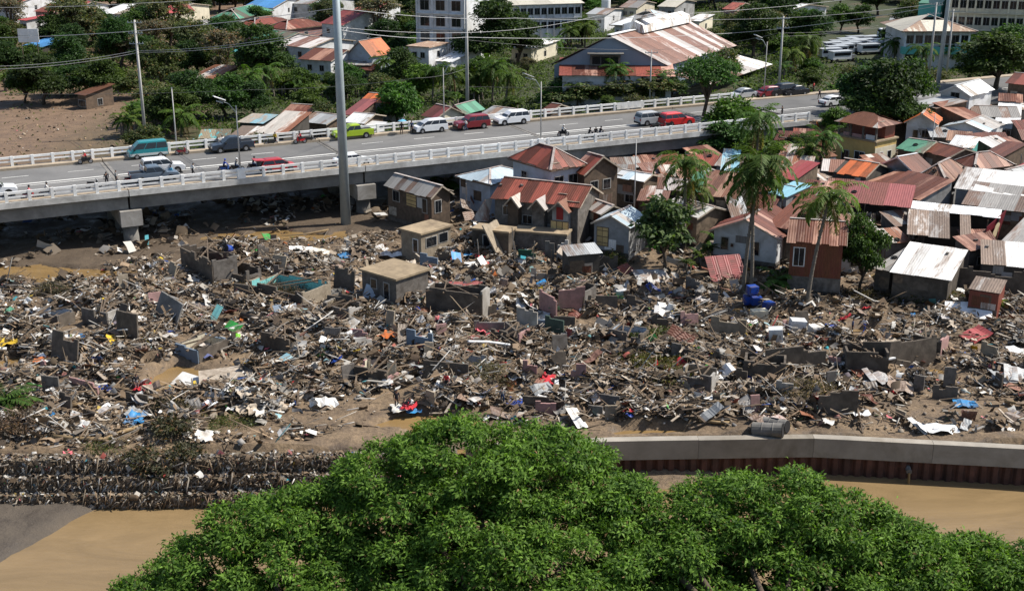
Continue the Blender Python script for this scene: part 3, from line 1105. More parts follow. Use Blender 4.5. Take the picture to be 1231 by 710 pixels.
def slope(par, O, U, W, V, top, mat, step, jitter, t=.035, drop=0.0):
    """one roof slope laid in separate sheets; O eave corner, U along the eave, V up the slope"""
    O, U, V = Vector(O), Vector(U), Vector(V)
    n = max(1, int(round(W / step)))
    nrm = U.cross(V).normalized()
    for k in range(n):
        if drop and rnd.random() < drop:
            continue
        u0, u1 = W * k / n, W * (k + 1) / n
        e0, e1 = rnd.uniform(-jitter, jitter), rnd.uniform(-jitter, jitter)
        lift = nrm * (rnd.uniform(0, .03) + (k % 2) * .012 + abs(e0) * .15)
        lo = rnd.uniform(-jitter, jitter) * .9
        a = O + U * (u0 - .03 + e0 * .2) + V * (lo / max(.3, V.length)) + lift
        b = O + U * (u1 + .03 + e1 * .2) + V * (lo / max(.3, V.length)) + lift
        h0, h1 = top(u0 / W), top(u1 / W)
        c = O + U * u1 + V * h1 + lift
        d = O + U * u0 + V * h0 + lift
        if (c - b).length < .05:
            c = b + V * .02
        if (d - a).length < .05:
            d = a + V * .02
        MB().sheet([a, b, c, d], t).obj('roof_sheet', mat, par)
        if WEIGHTS[0] and rnd.random() < .13:
            p = a.lerp(b, rnd.uniform(.2, .8)).lerp(d.lerp(c, .5), rnd.uniform(.15, .8))
            kk = rnd.random()
            if kk < .4:
                ring = [p + nrm * .10 + (U * math.cos(2 * math.pi * i / 9) + V.normalized() * math.sin(2 * math.pi * i / 9)) * .26 for i in range(10)]
                MB().tube(ring, .08, 6, cap=False).obj('roof_tyre', M['rubber'], par)
            elif kk < .75:
                MB().box(p + nrm * .09, (.4, .25, .16), rnd.uniform(0, 3)).obj('roof_stone', M['hollow_block'], par)
            else:
                e_ = U * rnd.uniform(.4, 1.0)
                MB().beam(p - e_ + nrm * .07, p + e_ + nrm * .07, .12, .06).obj('roof_batten', M['timber_pale'], par)


def opening(par, face, w, d, x, z, ow, oh, style, off=0.0):
    """window or door set on a wall face: f front, r right, l left"""
    def put(cx, cz, sx, sz, dep, proud):
        if face == 'f':
            return (cx, -d / 2 - proud, cz), (sx, dep, sz)
        if face == 'r':
            return (w / 2 + proud, cx, cz), (dep, sx, sz)
        return (-w / 2 - proud, cx, cz), (dep, sx, sz)
    is_door = style.startswith('door')
    nm = 'door' if is_door else 'window'
    fm = {'w': 'frame_white', 'door': 'door', 'door_red': 'door_red', 'door_white': 'frame_white', 'amber': 'timber'}.get(style, 'frame')
    q = MB().box(*put(x, z, ow + .16, oh + .16, .07, .01 + off))
    f = q.obj(nm, M[fm], par)
    if is_door:
        MB().box(*put(x + ow * .35, z, .08, .2, .05, .06 + off)).obj('handle', M['black'], f)
        MB().box(*put(x, z, ow - .1, oh - .1, .05, .035 + off)).obj('door_panel', M[fm], f)
    else:
        pm = M['curtain'] if style == 'amber' else M['glass']
        cols = 2 if ow > .8 else 1
        pw = ow / cols
        for c in range(cols):
            MB().box(*put(x - ow / 2 + pw * (c + .5), z, pw - .05, oh, .05, .035 + off)).obj('pane', pm, f)
        if style == 'amber':
            for k in range(3):
                MB().box(*put(x, z - oh / 2 + oh * (k + .5) / 3, ow, .07, .05, .065 + off)).obj('lattice_bar', M['timber'], f)


def frame_of(A, B, C, wh, zref=None):
    ze = wh
    for _ in range(6):
        pa, pb, pc = P(*A, ze), P(*B, ze), P(*C, ze)
        e1 = (pb - pa)
        w = e1.length
        e1.normalize()
        e2 = Vector((-e1.y, e1.x, 0))
        d = abs((pc - pb).dot(e2))
        c = pa + e1 * w / 2 + e2 * d / 2
        g = gz(c.x, c.y) if zref is None else zref
        ze = .4 * ze + .6 * (g + wh)
    return c, e1, w, d, ze, g


def house(name, label, A, B, C, wh, roof, rise, rmat, wmat, over=.35, step=1.0, win=(), jit=.17, drop=0.0, storey=0, cat='house',
          group=None, dmax=None, dmin=2.2, solid=True, fascia=None, zref=None, base=None):
    c, e1, w, d, ze, g = frame_of(A, B, C, wh, zref)
    d0 = d
    d = max(d, dmin)
    if dmax:
        d = min(d, dmax)
    e2 = Vector((-e1.y, e1.x, 0))
    c = c + e2 * (d - d0) / 2
    root = thing(name, label, cat, (c.x, c.y, g), math.atan2(e1.y, e1.x), group)
    FOOT.append((c.x, c.y, max(w, d) * .55 + .6))
    HOUSES.append((c.x, c.y, w, d, math.atan2(e1.y, e1.x), label))
    H = ze - g
    W_, D_ = w - 2 * over, d - 2 * over
    wm = WALLS[wmat]
    X, Y = Vector((1, 0, 0)), Vector((0, 1, 0))
    hx, hy = w / 2, d / 2
    wx, wy = W_ / 2, D_ / 2
    rm = ROOFS[rmat]
    q = MB()
    zb = -.6
    if not solid:
        for sx in (-1, 1):
            for sy in (-1, 1):
                MB().beam((sx * wx, sy * wy, zb), (sx * wx, sy * wy, H - .05), .16, .16).obj('post', M['timber'], root)
        MB().box((0, wy - .1, H / 2 - .3), (W_, .12, H - .1)).obj('wall', wm, root)
    if roof == 'gable1':
        sl = rise / hx
        if solid:
            q.prism([(-wx, -wy, zb), (wx, -wy, zb), (wx, -wy, H + (hx - wx) * sl - .06), (0, -wy, H + rise - .08), (-wx, -wy, H + (hx - wx) * sl - .06)], (0, 2 * wy, 0))
        one = lambda u: 1.0
        slope(root, (-hx, hy, H), -Y, d, (hx, 0, rise), one, rm, step, jit, drop=drop)
        slope(root, (hx, -hy, H), Y, d, (-hx, 0, rise), one, rm, step, jit, drop=drop)
        MB().beam((0, -hy, H + rise + .05), (0, hy, H + rise + .05), .34, .05).obj('ridge_cap', M['ridge'] if not fascia else WALLS[fascia], root)
        for sx in (-1, 1):
            MB().beam((sx * hx, -hy - .02, H - .06), (0, -hy - .02, H + rise - .06), .05, .18).obj('fascia', M['timber_pale'] if not fascia else WALLS[fascia], root)
    elif roof == 'gable0':
        sl = rise / hy
        if solid:
            q.prism([(-wx, -wy, zb), (-wx, wy, zb), (-wx, wy, H + (hy - wy) * sl - .06), (-wx, 0, H + rise - .08), (-wx, -wy, H + (hy - wy) * sl - .06)][::-1], (2 * wx, 0, 0))
        one = lambda u: 1.0
        slope(root, (-hx, -hy, H), X, w, (0, hy, rise), one, rm, step, jit, drop=drop)
        slope(root, (hx, hy, H), -X, w, (0, -hy, rise), one, rm, step, jit, drop=drop)
        MB().beam((-hx, 0, H + rise + .05), (hx, 0, H + rise + .05), .34, .05).obj('ridge_cap', M['ridge'] if not fascia else WALLS[fascia], root)
        for sy in (-1, 1):
            MB().beam((hx + .02, sy * hy, H - .06), (hx + .02, 0, H + rise - .06), .05, .18).obj('fascia', M['timber_pale'] if not fascia else WALLS[fascia], root)
    elif roof == 'hip':
        if solid:
            q.box((0, 0, (H + zb) / 2), (W_, D_, H - zb))
        if w >= d:
            r = hy
            f = r / w
            tz = lambda u: min(u / f, 1.0, (1 - u) / f) if f > 0 else 1
            tri = lambda u: min(u, 1 - u) * 2
            slope(root, (-hx, -hy, H), X, w, (0, hy, rise), tz, rm, step, jit)
            slope(root, (hx, hy, H), -X, w, (0, -hy, rise), tz, rm, step, jit)
            slope(root, (hx, -hy, H), Y, d, (-r, 0, rise), tri, rm, step, jit)
            slope(root, (-hx, hy, H), -Y, d, (r, 0, rise), tri, rm, step, jit)
            r0, r1 = (-hx + r, 0), (hx - r, 0)
        else:
            r = hx
            f = r / d
            tz = lambda u: min(u / f, 1.0, (1 - u) / f)
            tri = lambda u: min(u, 1 - u) * 2
            slope(root, (-hx, -hy, H), X, w, (0, r, rise), tri, rm, step, jit)
            slope(root, (hx, hy, H), -X, w, (0, -r, rise), tri, rm, step, jit)
            slope(root, (hx, -hy, H), Y, d, (-hx, 0, rise), tz, rm, step, jit)
            slope(root, (-hx, hy, H), -Y, d, (hx, 0, rise), tz, rm, step, jit)
            r0, r1 = (0, -hy + r), (0, hy - r)
        rc = M['ridge'] if not fascia else WALLS[fascia]
        zz = H + rise + .06
        if (Vector(r0) - Vector(r1)).length > .3:
            MB().beam((*r0, zz), (*r1, zz), .3, .06).obj('ridge_cap', rc, root)
        near = r0 if w < d else r1
        for (ex, ey), rr in (((hx, -hy), r1 if w >= d else r0), ((-hx, -hy), r0), ((hx, hy), r1)):
            MB().beam((ex, ey, H + .07), (*rr, zz), .28, .05).obj('hip_cap', rc, root)
        MB().box((0, -hy + .02, H - .1), (w - .1, .05, .18)).obj('fascia', M['timber'], root)
        MB().box((hx - .02, 0, H - .1), (.05, d - .1, .18)).obj('fascia', M['timber'], root)
    elif roof in ('shed', 'shedx', 'shedf'):
        one = lambda u: 1.0
        if roof == 'shed':
            if solid:
                q.hexa([(-wx, -wy, zb), (wx, -wy, zb), (wx, wy, zb), (-wx, wy, zb), (-wx, -wy, H - .05), (wx, -wy, H - .05), (wx, wy, H + rise * .93 - .05), (-wx, wy, H + rise * .93 - .05)])
            slope(root, (-hx, -hy, H), X, w, (0, d, rise), one, rm, step, jit, drop=drop)
        elif roof == 'shedx':
            if solid:
                q.hexa([(-wx, -wy, zb), (wx, -wy, zb), (wx, wy, zb), (-wx, wy, zb), (-wx, -wy, H - .05), (wx, -wy, H + rise * .9 - .05), (wx, wy, H + rise * .9 - .05), (-wx, wy, H - .05)])
            slope(root, (-hx, hy, H), -Y, d, (w, 0, rise), one, rm, step, jit, drop=drop)
        else:
            if solid:
                q.hexa([(-wx, -wy, zb), (wx, -wy, zb), (wx, wy, zb), (-wx, wy, zb), (-wx, -wy, H - .05), (wx, -wy, H - .05), (wx, wy, H - rise - .05), (-wx, wy, H - rise - .05)])
            slope(root, (-hx, hy, H - rise), -X * -1, w, (0, -d, rise), one, rm, step, jit, drop=drop)
    elif roof == 'flat':
        q.box((0, 0, (H + zb) / 2), (W_, D_, H - zb))
        MB().box((0, 0, H + .09), (w, d, .2)).obj('roof_slab', rm, root)
    if q.v:
        q.obj('wall', wm, root)
    if group == SET and solid:
        for k in range(rnd.randint(2, 4)):
            pw_, ph_ = rnd.uniform(.7, 1.7), rnd.uniform(.6, 1.3)
            if pw_ > W_ * .8:
                continue
            mt_ = rnd.choice([M['timber'], M['timber_pale'], WALLS['grey'], WALLS['brown'], ROOFS['old_grey'], ROOFS['rust'], ROOFS['torn_white'], wm])
            MB().box((rnd.uniform(-.5, .5) * (W_ - pw_), -D_ / 2 - .004 - .004 * k, rnd.uniform(ph_ / 2, max(ph_ / 2 + .05, H - ph_ / 2 - .1))), (pw_, .012, ph_)).obj('wall_patch', mt_, root)
        MB().box((0, -D_ / 2 - .03, .25), (W_ + .02, .06, .5)).obj('plinth', M['mud_wall'], root)
    if base:
        MB().box((0, 0, base / 2 - .3), (W_ + .12, D_ + .12, base + .6)).obj('base_wall', M['hollow_block'], root)
    for (face, u, z, ow, oh, style) in win:
        ln = W_ if face == 'f' else D_
        opening(root, face, W_, D_, (u - .5) * ln, z, ow, oh, style)
    return root


W1 = [('f', .3, 1.5, .9, 1.0, 'd'), ('f', .72, 1.2, .8, 1.9, 'door'), ('r', .5, 1.5, .9, .9, 'd')]
W2 = [('f', .25, 1.6, 1.0, 1.0, 'w'), ('f', .7, 1.6, 1.0, 1.0, 'w')]
W3 = [('f', .5, 1.6, 1.2, .9, 'd')]
SET = 'houses of the riverside settlement'
HL = [
    # ---------- row nearest the debris, from left to right
    ('shack', 'grey roofed brown shack standing on stilts beside the bridge pier', (461, 223), (518, 239), (557, 236), 4.2, 'gable0', 1.25, 'old_grey', 'brown', .35, 1.0,
     [('f', .2, 3.2, 1.2, 1.2, 'd'), ('f', .55, 3.2, 1.8, 1.4, 'amber'), ('f', .85, 3.0, .8, 1.6, 'd'), ('r', .35, 3.0, .9, 1.4, 'd')]),
    ('house', 'house with pale blue hipped roof left of the tall red roof', (547, 212), (589, 222), (656, 212), 4.4, 'hip', 1.0, 'blue_white', 'pale_blue', .4, 1.1,
     [('r', .3, 3.0, 1.0, 1.2, 'd'), ('r', .75, 3.0, 1.4, 1.2, 'd')]),
    ('house', 'two storey grey house with faded red hipped roof against the bridge', (610, 190), (662, 205), (708, 198), 7.0, 'hip', 1.9, 'red', 'pale_blue', .5, .9,
     [('r', .25, 5.2, 1.3, 1.5, 'd'), ('r', .72, 5.2, 1.3, 1.5, 'd'), ('f', .3, 5.2, 1.0, 1.2, 'd')]),
    ('house', 'brown timber house with red gabled roof right of the two storey house', (702, 211), (748, 203), (746, 195), 5.8, 'gable1', 1.9, 'red', 'brown', .4, .9,
     [('f', .3, 4.2, 1.1, 1.1, 'd'), ('f', .68, 4.2, 1.1, 1.1, 'd')]),
    ('house', 'long house with rust striped roof and small front gables above the debris', (590, 238), (697, 250), (703, 230), 4.9, 'gable0', 1.7, 'red', 'block', .35, .8,
     [('f', .15, 3.6, 1.0, 1.0, 'd'), ('f', .4, 2.8, 1.1, .9, 'd')]),
    ('hut', 'small grey plank hut with pale roof and amber lattice window', (710, 268), (758, 275), (780, 262), 3.4, 'gable1', 1.1, 'blue_white', 'grey', .3, 1.0,
     [('f', .25, 2.0, 1.3, 2.0, 'amber')]),
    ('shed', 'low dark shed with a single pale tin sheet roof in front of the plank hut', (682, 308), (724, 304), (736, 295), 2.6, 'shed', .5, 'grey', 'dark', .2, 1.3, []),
    ('shack', 'shack with pale green grey tin roof under the bridge edge', (738, 213), (774, 219), (796, 212), 4.0, 'gable0', .6, 'blue_white', 'timber', .3, 1.2, W3),
    ('house', 'house with striped brown tin roof between the two palm trunks', (838, 234), (885, 239), (889, 222), 3.9, 'shed', 1.5, 'brown', 'dark', .3, .9, []),
    ('shed', 'lean-to with moss green tin roof left of the striped brown roof', (826, 231), (842, 232), (849, 219), 3.9, 'shed', 1.2, 'green', 'dark', .2, 1.0, []),
    ('shack', 'shack with torn white tin roof behind the broad leaved tree', (792, 250), (838, 263), (856, 247), 3.3, 'gable0', .9, 'torn_white', 'timber', .3, 1.0, []),
    ('house', 'white clad house with red gabled roof behind the leaning palms', (852, 277), (938, 289), (953, 276), 3.6, 'gable1', 1.7, 'red', 'white', .45, .8,
     [('f', .18, 2.3, .8, 1.3, 'd'), ('f', .30, 2.2, .35, .35, 'd'), ('f', .68, 2.2, .7, 1.4, 'd')], {'base': .9}),
    ('house', 'rusty walled house with patchy red roof right of the leaning palm', (946, 291), (1018, 296), (1034, 274), 5.4, 'gable0', 1.5, 'rust', 'red_iron', .35, .8,
     [('f', .18, 3.9, 1.0, 1.8, 'w')], {'base': 1.9}),
    ('house', 'rust red tin roofed house between the palm trunks', (921, 271), (954, 277), (962, 253), 4.2, 'shed', 1.9, 'rust', 'block', .25, .8, []),
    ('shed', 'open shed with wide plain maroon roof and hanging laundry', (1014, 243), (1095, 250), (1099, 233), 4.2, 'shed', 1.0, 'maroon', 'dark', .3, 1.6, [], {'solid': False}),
    ('shed', 'low shed with grey rust edged tin roof above the leafy mound', (1070, 327), (1143, 338), (1155, 313), 2.6, 'shed', 1.2, 'torn_white', 'mud', .25, 1.2, []),
    ('shed', 'small lean-to with bent pale tin beside the leafy shrub', (1050, 322), (1071, 327), (1080, 303), 2.4, 'shed', .9, 'old_grey', 'mud', .15, 1.2, []),
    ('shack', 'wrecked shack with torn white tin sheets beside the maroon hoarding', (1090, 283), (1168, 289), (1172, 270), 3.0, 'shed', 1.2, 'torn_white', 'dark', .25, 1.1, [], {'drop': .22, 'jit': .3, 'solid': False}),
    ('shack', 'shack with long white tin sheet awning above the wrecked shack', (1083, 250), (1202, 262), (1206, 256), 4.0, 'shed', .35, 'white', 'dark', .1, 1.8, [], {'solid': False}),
    ('shack', 'broken shack with white stained sheets at the right edge beside the maroon hoarding', (1180, 317), (1240, 322), (1244, 304), 2.8, 'shed', 1.0, 'torn_white', 'dark', .2, 1.3, [], {'jit': .2}),
    ('shed', 'smallest broken shed with crumpled white sheet low at the right', (1164, 349), (1202, 355), (1208, 344), 2.2, 'shed', .5, 'torn_white', 'red_iron', .1, 1.3, [], {'jit': .25}),
    # ---------- middle rows
    ('house', 'long roof of grey panels near the right edge, upper of two', (1146, 227), (1240, 237), (1244, 220), 3.8, 'shed', 1.1, 'torn_white', 'grey', .3, 2.0, []),
    ('house', 'long grey roof with one orange sheet near the right edge, lower of two', (1155, 246), (1240, 256), (1244, 238), 3.8, 'shed', 1.2, 'old_grey', 'timber', .3, 2.0, []),
    ('house', 'house with broad brown rusted hipped roof above the blue tarpaulin', (1098, 214), (1139, 220), (1164, 205), 4.2, 'hip', 1.7, 'brown', 'grey', .35, .9,
     [('f', .55, 2.8, 1.3, 1.2, 'd'), ('r', .4, 2.8, 1.0, 1.2, 'd')]),
    ('house', 'house with dark rust hipped roof above the brown hipped roof', (1141, 195), (1171, 204), (1197, 192), 4.2, 'hip', 1.5, 'rust', 'brown', .35, .9, W3),
    ('house', 'house with rust sheet roof patched in pale strips above the maroon shed', (1050, 228), (1106, 241), (1119, 225), 3.6, 'shed', 1.4, 'rust', 'grey', .25, .8, []),
    ('house', 'gabled rust roofed house with white barge boards below the ochre building', (1056, 198), (1099, 208), (1112, 201), 4.0, 'gable1', 1.5, 'rust', 'grey', .35, .9, W3, {'fascia': 'white'}),
    ('house', 'house with broken orange roof left of the ochre building', (998, 207), (1041, 214), (1056, 200), 3.8, 'gable0', 1.2, 'orange', 'dark', .3, .9, [], {'jit': .22, 'drop': .1}),
    ('shack', 'shack with bright red tin roof behind the taller palm', (932, 213), (956, 217), (965, 203), 3.4, 'shed', 1.1, 'crimson', 'timber', .2, 1.0, []),
    ('shack', 'shack with blue grey tin awning behind the taller palm', (923, 232), (946, 237), (960, 225), 3.2, 'shed', .6, 'sky', 'grey', .2, 1.2, []),
    ('shack', 'low shack with thin maroon roof between the two tall palms', (936, 233), (977, 238), (984, 230), 3.2, 'shed', .5, 'maroon', 'grey', .2, 1.3, []),
    ('house', 'house with turquoise tin roof half hidden by palm leaves', (866, 206), (888, 207), (893, 193), 4.2, 'shed', 1.4, 'sky', 'timber', .2, 1.1, []),
    ('shack', 'shack with small white and red roof beneath the palms', (834, 212), (850, 218), (866, 207), 3.6, 'gable0', .8, 'rust_white', 'timber', .2, 1.0, []),
    ('house', 'house with worn green roof below the rust gabled hut', (1076, 179), (1109, 184), (1116, 170), 3.4, 'gable0', .9, 'green', 'brown', .3, 1.2, []),
    ('house', 'house with flat white and teal roof right of the worn green roof', (1139, 176), (1170, 179), (1176, 170), 3.4, 'shed', .6, 'white', 'teal', .25, 1.4, []),
    ('house', 'house with rust roof left of the dark rust hipped roof', (1108, 182), (1140, 190), (1152, 178), 3.4, 'gable0', .9, 'rust', 'brown', .25, 1.0, []),
    ('house', 'white walled hut with shining white gabled roof below the pole cluster', (1126, 123), (1166, 128), (1174, 117), 3.7, 'gable1', 1.4, 'white', 'white', .35, 1.2,
     [('f', .5, 1.9, 1.3, 2.2, 'd')], {'fascia': 'white'}),
    ('house', 'pale hut with rust orange gabled roof beside the ochre building', (1087, 147), (1128, 150), (1135, 142), 3.7, 'gable1', 1.4, 'orange', 'white', .35, 1.0,
     [('f', .33, 2.1, .7, 1.1, 'd'), ('f', .66, 2.2, .9, 1.0, 'd')]),
    ('house', 'white house with pale blue tin roof below the shining white hut', (1131, 152), (1187, 159), (1194, 148), 3.2, 'gable1', 1.0, 'blue_white', 'white', .3, 1.2,
     [('f', .32, 2.2, 2.0, .8, 'd')]),
    ('house', 'pale blue house with plain white roof at the right edge', (1196, 148), (1226, 150), (1233, 135), 3.2, 'shed', 1.2, 'white', 'pale_blue', .2, 1.5, [('f', .5, 1.9, 1.1, .7, 'd')]),
    ('shed', 'low annex with flat white roof left of the pale blue house', (1174, 150), (1196, 153), (1202, 143), 2.9, 'shed', .4, 'white', 'dark', .15, 1.5, []),
    ('house', 'house with dull grey brown roof behind the plain white roof', (1170, 139), (1228, 141), (1240, 129), 3.2, 'gable0', .9, 'old_grey', 'brown', .3, 1.4, []),
    ('house', 'brown plank house with dark red roof in the upper right corner of the settlement', (1207, 111), (1240, 114), (1246, 102), 4.5, 'gable0', 1.0, 'red', 'brown', .4, 1.2, W3),
    ('shack', 'shack with bright crimson roof at the right edge', (1216, 203), (1238, 207), (1242, 190), 3.2, 'shed', .9, 'crimson', 'brown', .2, 1.2, []),
    ('shack', 'shack with rusty red tin lean-to above the crimson roof', (1178, 186), (1204, 190), (1214, 176), 3.0, 'shed', .7, 'rust', 'brown', .2, 1.1, []),
    ('house', 'house with pale grey and rust gable above the long panel roof', (1190, 211), (1224, 218), (1240, 206), 3.4, 'gable1', 1.0, 'grey', 'timber', .3, 1.1, []),
    ('shack', 'shack under crumpled grey sheets right of the maroon hoarding', (1204, 290), (1240, 296), (1246, 270), 3.2, 'shed', 1.2, 'old_grey', 'brown', .2, 1.1, [], {'jit': .3}),
    ('shack', 'shack with rust sheets hidden below the yellow building', (1040, 219), (1058, 224), (1068, 210), 3.2, 'shed', .9, 'rust', 'timber', .2, .9, []),
    ('shack', 'dark shack with small rust gable beside the white barge boards', (880, 262), (902, 262), (905, 246), 3.4, 'shed', 1.0, 'grey', 'timber', .2, 1.0, []),
    ('shack', 'shack with red and white patched gable right of the rust striped roof', (700, 250), (722, 258), (742, 249), 3.4, 'gable0', .8, 'rust_white', 'dark', .2, .8, []),
    ('house', 'hut with grey roof behind the ochre building and the rust orange hut', (1098, 130), (1124, 138), (1136, 128), 3.2, 'shed', .9, 'grey', 'timber', .2, 1.3, []),
    ('shack', 'shack with sloping dark rust roof right of the shining white hut', (1166, 137), (1186, 134), (1180, 120), 3.4, 'shed', 1.5, 'rust', 'brown', .2, 1.2, []),
]
WEIGHTS[0] = True
for row in HL:
    kw = dict(row[13]) if len(row) > 13 else {}
    nm, lab, A, B, C, wh, rf, rise, rm, wm, ov, st, wn_ = row[:13]
    house(nm if nm in ('house', 'hut', 'shack', 'shed') else 'house', lab, A, B, C, wh, rf, rise, rm, wm, ov, st, wn_, group=SET, cat=nm, **kw)

# front porch gables and the long lean-to of the rust striped house
hs = [o for o in bpy.data.objects if o.get('label', '').startswith('long house with rust striped')][0]
bpy.context.view_layer.update()


def local(o, p):
    return o.matrix_world.inverted() @ Vector(p)


def porch(o, px0, px1, mat, wmat):
    vv = [v.co for v in [c for c in o.children if c.name.startswith('wall')][0].data.vertices]
    hy = -min(v.y for v in vv) + .35
    H = 4.9
    x0, x1 = local(o, P(px0, 250, 5.4)).x, local(o, P(px1, 252, 5.4)).x
    a, b = Vector((x0, -hy - 1.1, H - .45)), Vector((x1, -hy - 1.1, H - .45))
    m_ = (a + b) / 2 + Vector((0, 0, 1.15))
    back = Vector((0, 3.0, 0))
    MB().sheet([a + back, a, m_, m_ + back], .04).obj('porch_roof_sheet', ROOFS[mat], o)
    MB().sheet([b, b + back, m_ + back, m_], .04).obj('porch_roof_sheet', ROOFS[mat], o)
    q = MB()
    q.prism([(x0 + .35, -hy - .6, -.6), (x1 - .35, -hy - .6, -.6), (x1 - .35, -hy - .6, a.z + .25), (m_.x, -hy - .6, m_.z - .1), (x0 + .35, -hy - .6, a.z + .25)], (0, 1.0, 0))
    q.obj('porch_wall', WALLS[wmat], o)
    for p0, p1 in ((a, m_), (b, m_)):
        MB().beam(p0 + Vector((0, -.04, -.06)), p1 + Vector((0, -.04, -.06)), .05, .16).obj('fascia', M['timber_pale'], o)
    return (x0 + x1) / 2, -hy - .6


porch(hs, 592, 612, 'stripe', 'brown')
porch(hs, 628, 650, 'rust_white', 'block')
cx_, cy_ = porch(hs, 657, 684, 'stripe', 'grey')
MB().box((cx_, cy_ - .03, 4.2), (.8, .06, 1.4)).obj('door', M['door_red'], hs)
wf = MB().box((cx_, cy_ - .05, 2.75), (2.2, .08, 1.2)).obj('window', M['timber'], hs)
for k in range(3):
    MB().box((cx_ - .7 + .7 * k, cy_ - .1, 2.75), (.6, .06, 1.05)).obj('pane', M['curtain'], wf)
a0, a1 = local(hs, P(676, 249, 4.6)), local(hs, P(699, 247, 4.6))
b0, b1 = local(hs, P(669, 281, 1.5)), local(hs, P(688, 284, 1.5))
for k in range(3):
    f0, f1 = k / 3, (k + 1) / 3
    MB().sheet([b0.lerp(b1, f0), b0.lerp(b1, f1), a0.lerp(a1, f1), a0.lerp(a1, f0)], .03).obj('lean_to_sheet', ROOFS['stripe' if k else 'torn_white'], hs)
hl = local(hs, P(576, 258, 3.0))
MB().sheet([local(hs, P(566, 266, 2.2)), local(hs, P(587, 266, 2.2)), local(hs, P(592, 238, 4.6)), local(hs, P(583, 240, 4.6))], .03).obj('lean_to_sheet', ROOFS['stripe'], hs)

# ---------- the ochre two storey building
yb = house('apartment_house', 'ochre two storey concrete building with rusty hipped roof over an open upper floor', (1004, 163), (1053, 172), (1078, 161), 4.2, 'flat', 0, 'concrete', 'yellow', .2, 9,
           [('f', .25, 1.8, 1.1, 1.3, 'd'), ('f', .62, 1.8, 1.5, 1.6, 'w'), ('r', .3, 2.0, .8, 1.4, 'w'), ('r', .7, 2.0, .8, 1.4, 'w')], cat='building', dmin=4, dmax=5.2)
bpy.context.view_layer.update()
wv = [v.co for v in [c for c in yb.children if c.name.startswith('wall')][0].data.vertices]
yw, yd = max(v.x for v in wv), max(v.y for v in wv)
MB().box((yw - .02, 0, 1.6), (.1, yd * 2 - .1, 3.6)).obj('side_wall', WALLS['cream'], yb)
for face in range(1):
    for xx in (-yw + .1, -yw * .35, yw * .3, yw - .1):
        MB().box((xx, -yd + .15, 5.0), (.22, .22, 2.6)).obj('post', M['hollow_block'], yb)
MB().box((0, 1.0, 5.0), (yw * 2 - .4, yd * 2 - 2.6, 2.5)).obj('upper_wall', WALLS['red_iron'], yb)
MB().box((yw * .7, -yd + .3, 4.4), (yw * .55, .12, 1.2)).obj('balcony_panel', WALLS['white'], yb)
MB().box((-yw * .2, -yd + .3, 4.35), (yw * 1.1, .12, 1.0)).obj('balcony_panel', WALLS['pink'], yb)
for O, U, W, V, tp in (((-yw - .4, -yd - .4, 6.2), (1, 0, 0), yw * 2 + .8, (0, yd + .4, 1.3), lambda u: min(u / .3, 1, (1 - u) / .3)),
                       ((yw + .4, -yd - .4, 6.2), (0, 1, 0), yd * 2 + .8, (-yd - .4, 0, 1.3), lambda u: min(u, 1 - u) * 2),
                       ((yw + .4, yd + .4, 6.2), (-1, 0, 0), yw * 2 + .8, (0, -yd - .4, 1.3), lambda u: min(u / .3, 1, (1 - u) / .3)),
                       ((-yw - .4, yd + .4, 6.2), (0, -1, 0), yd * 2 + .8, (yd + .4, 0, 1.3), lambda u: min(u, 1 - u) * 2)):
    slope(yb, O, U, W, V, tp, ROOFS['stripe'] if U[0] > 0 else ROOFS['rust'], .9, .06)

WEIGHTS[0] = False
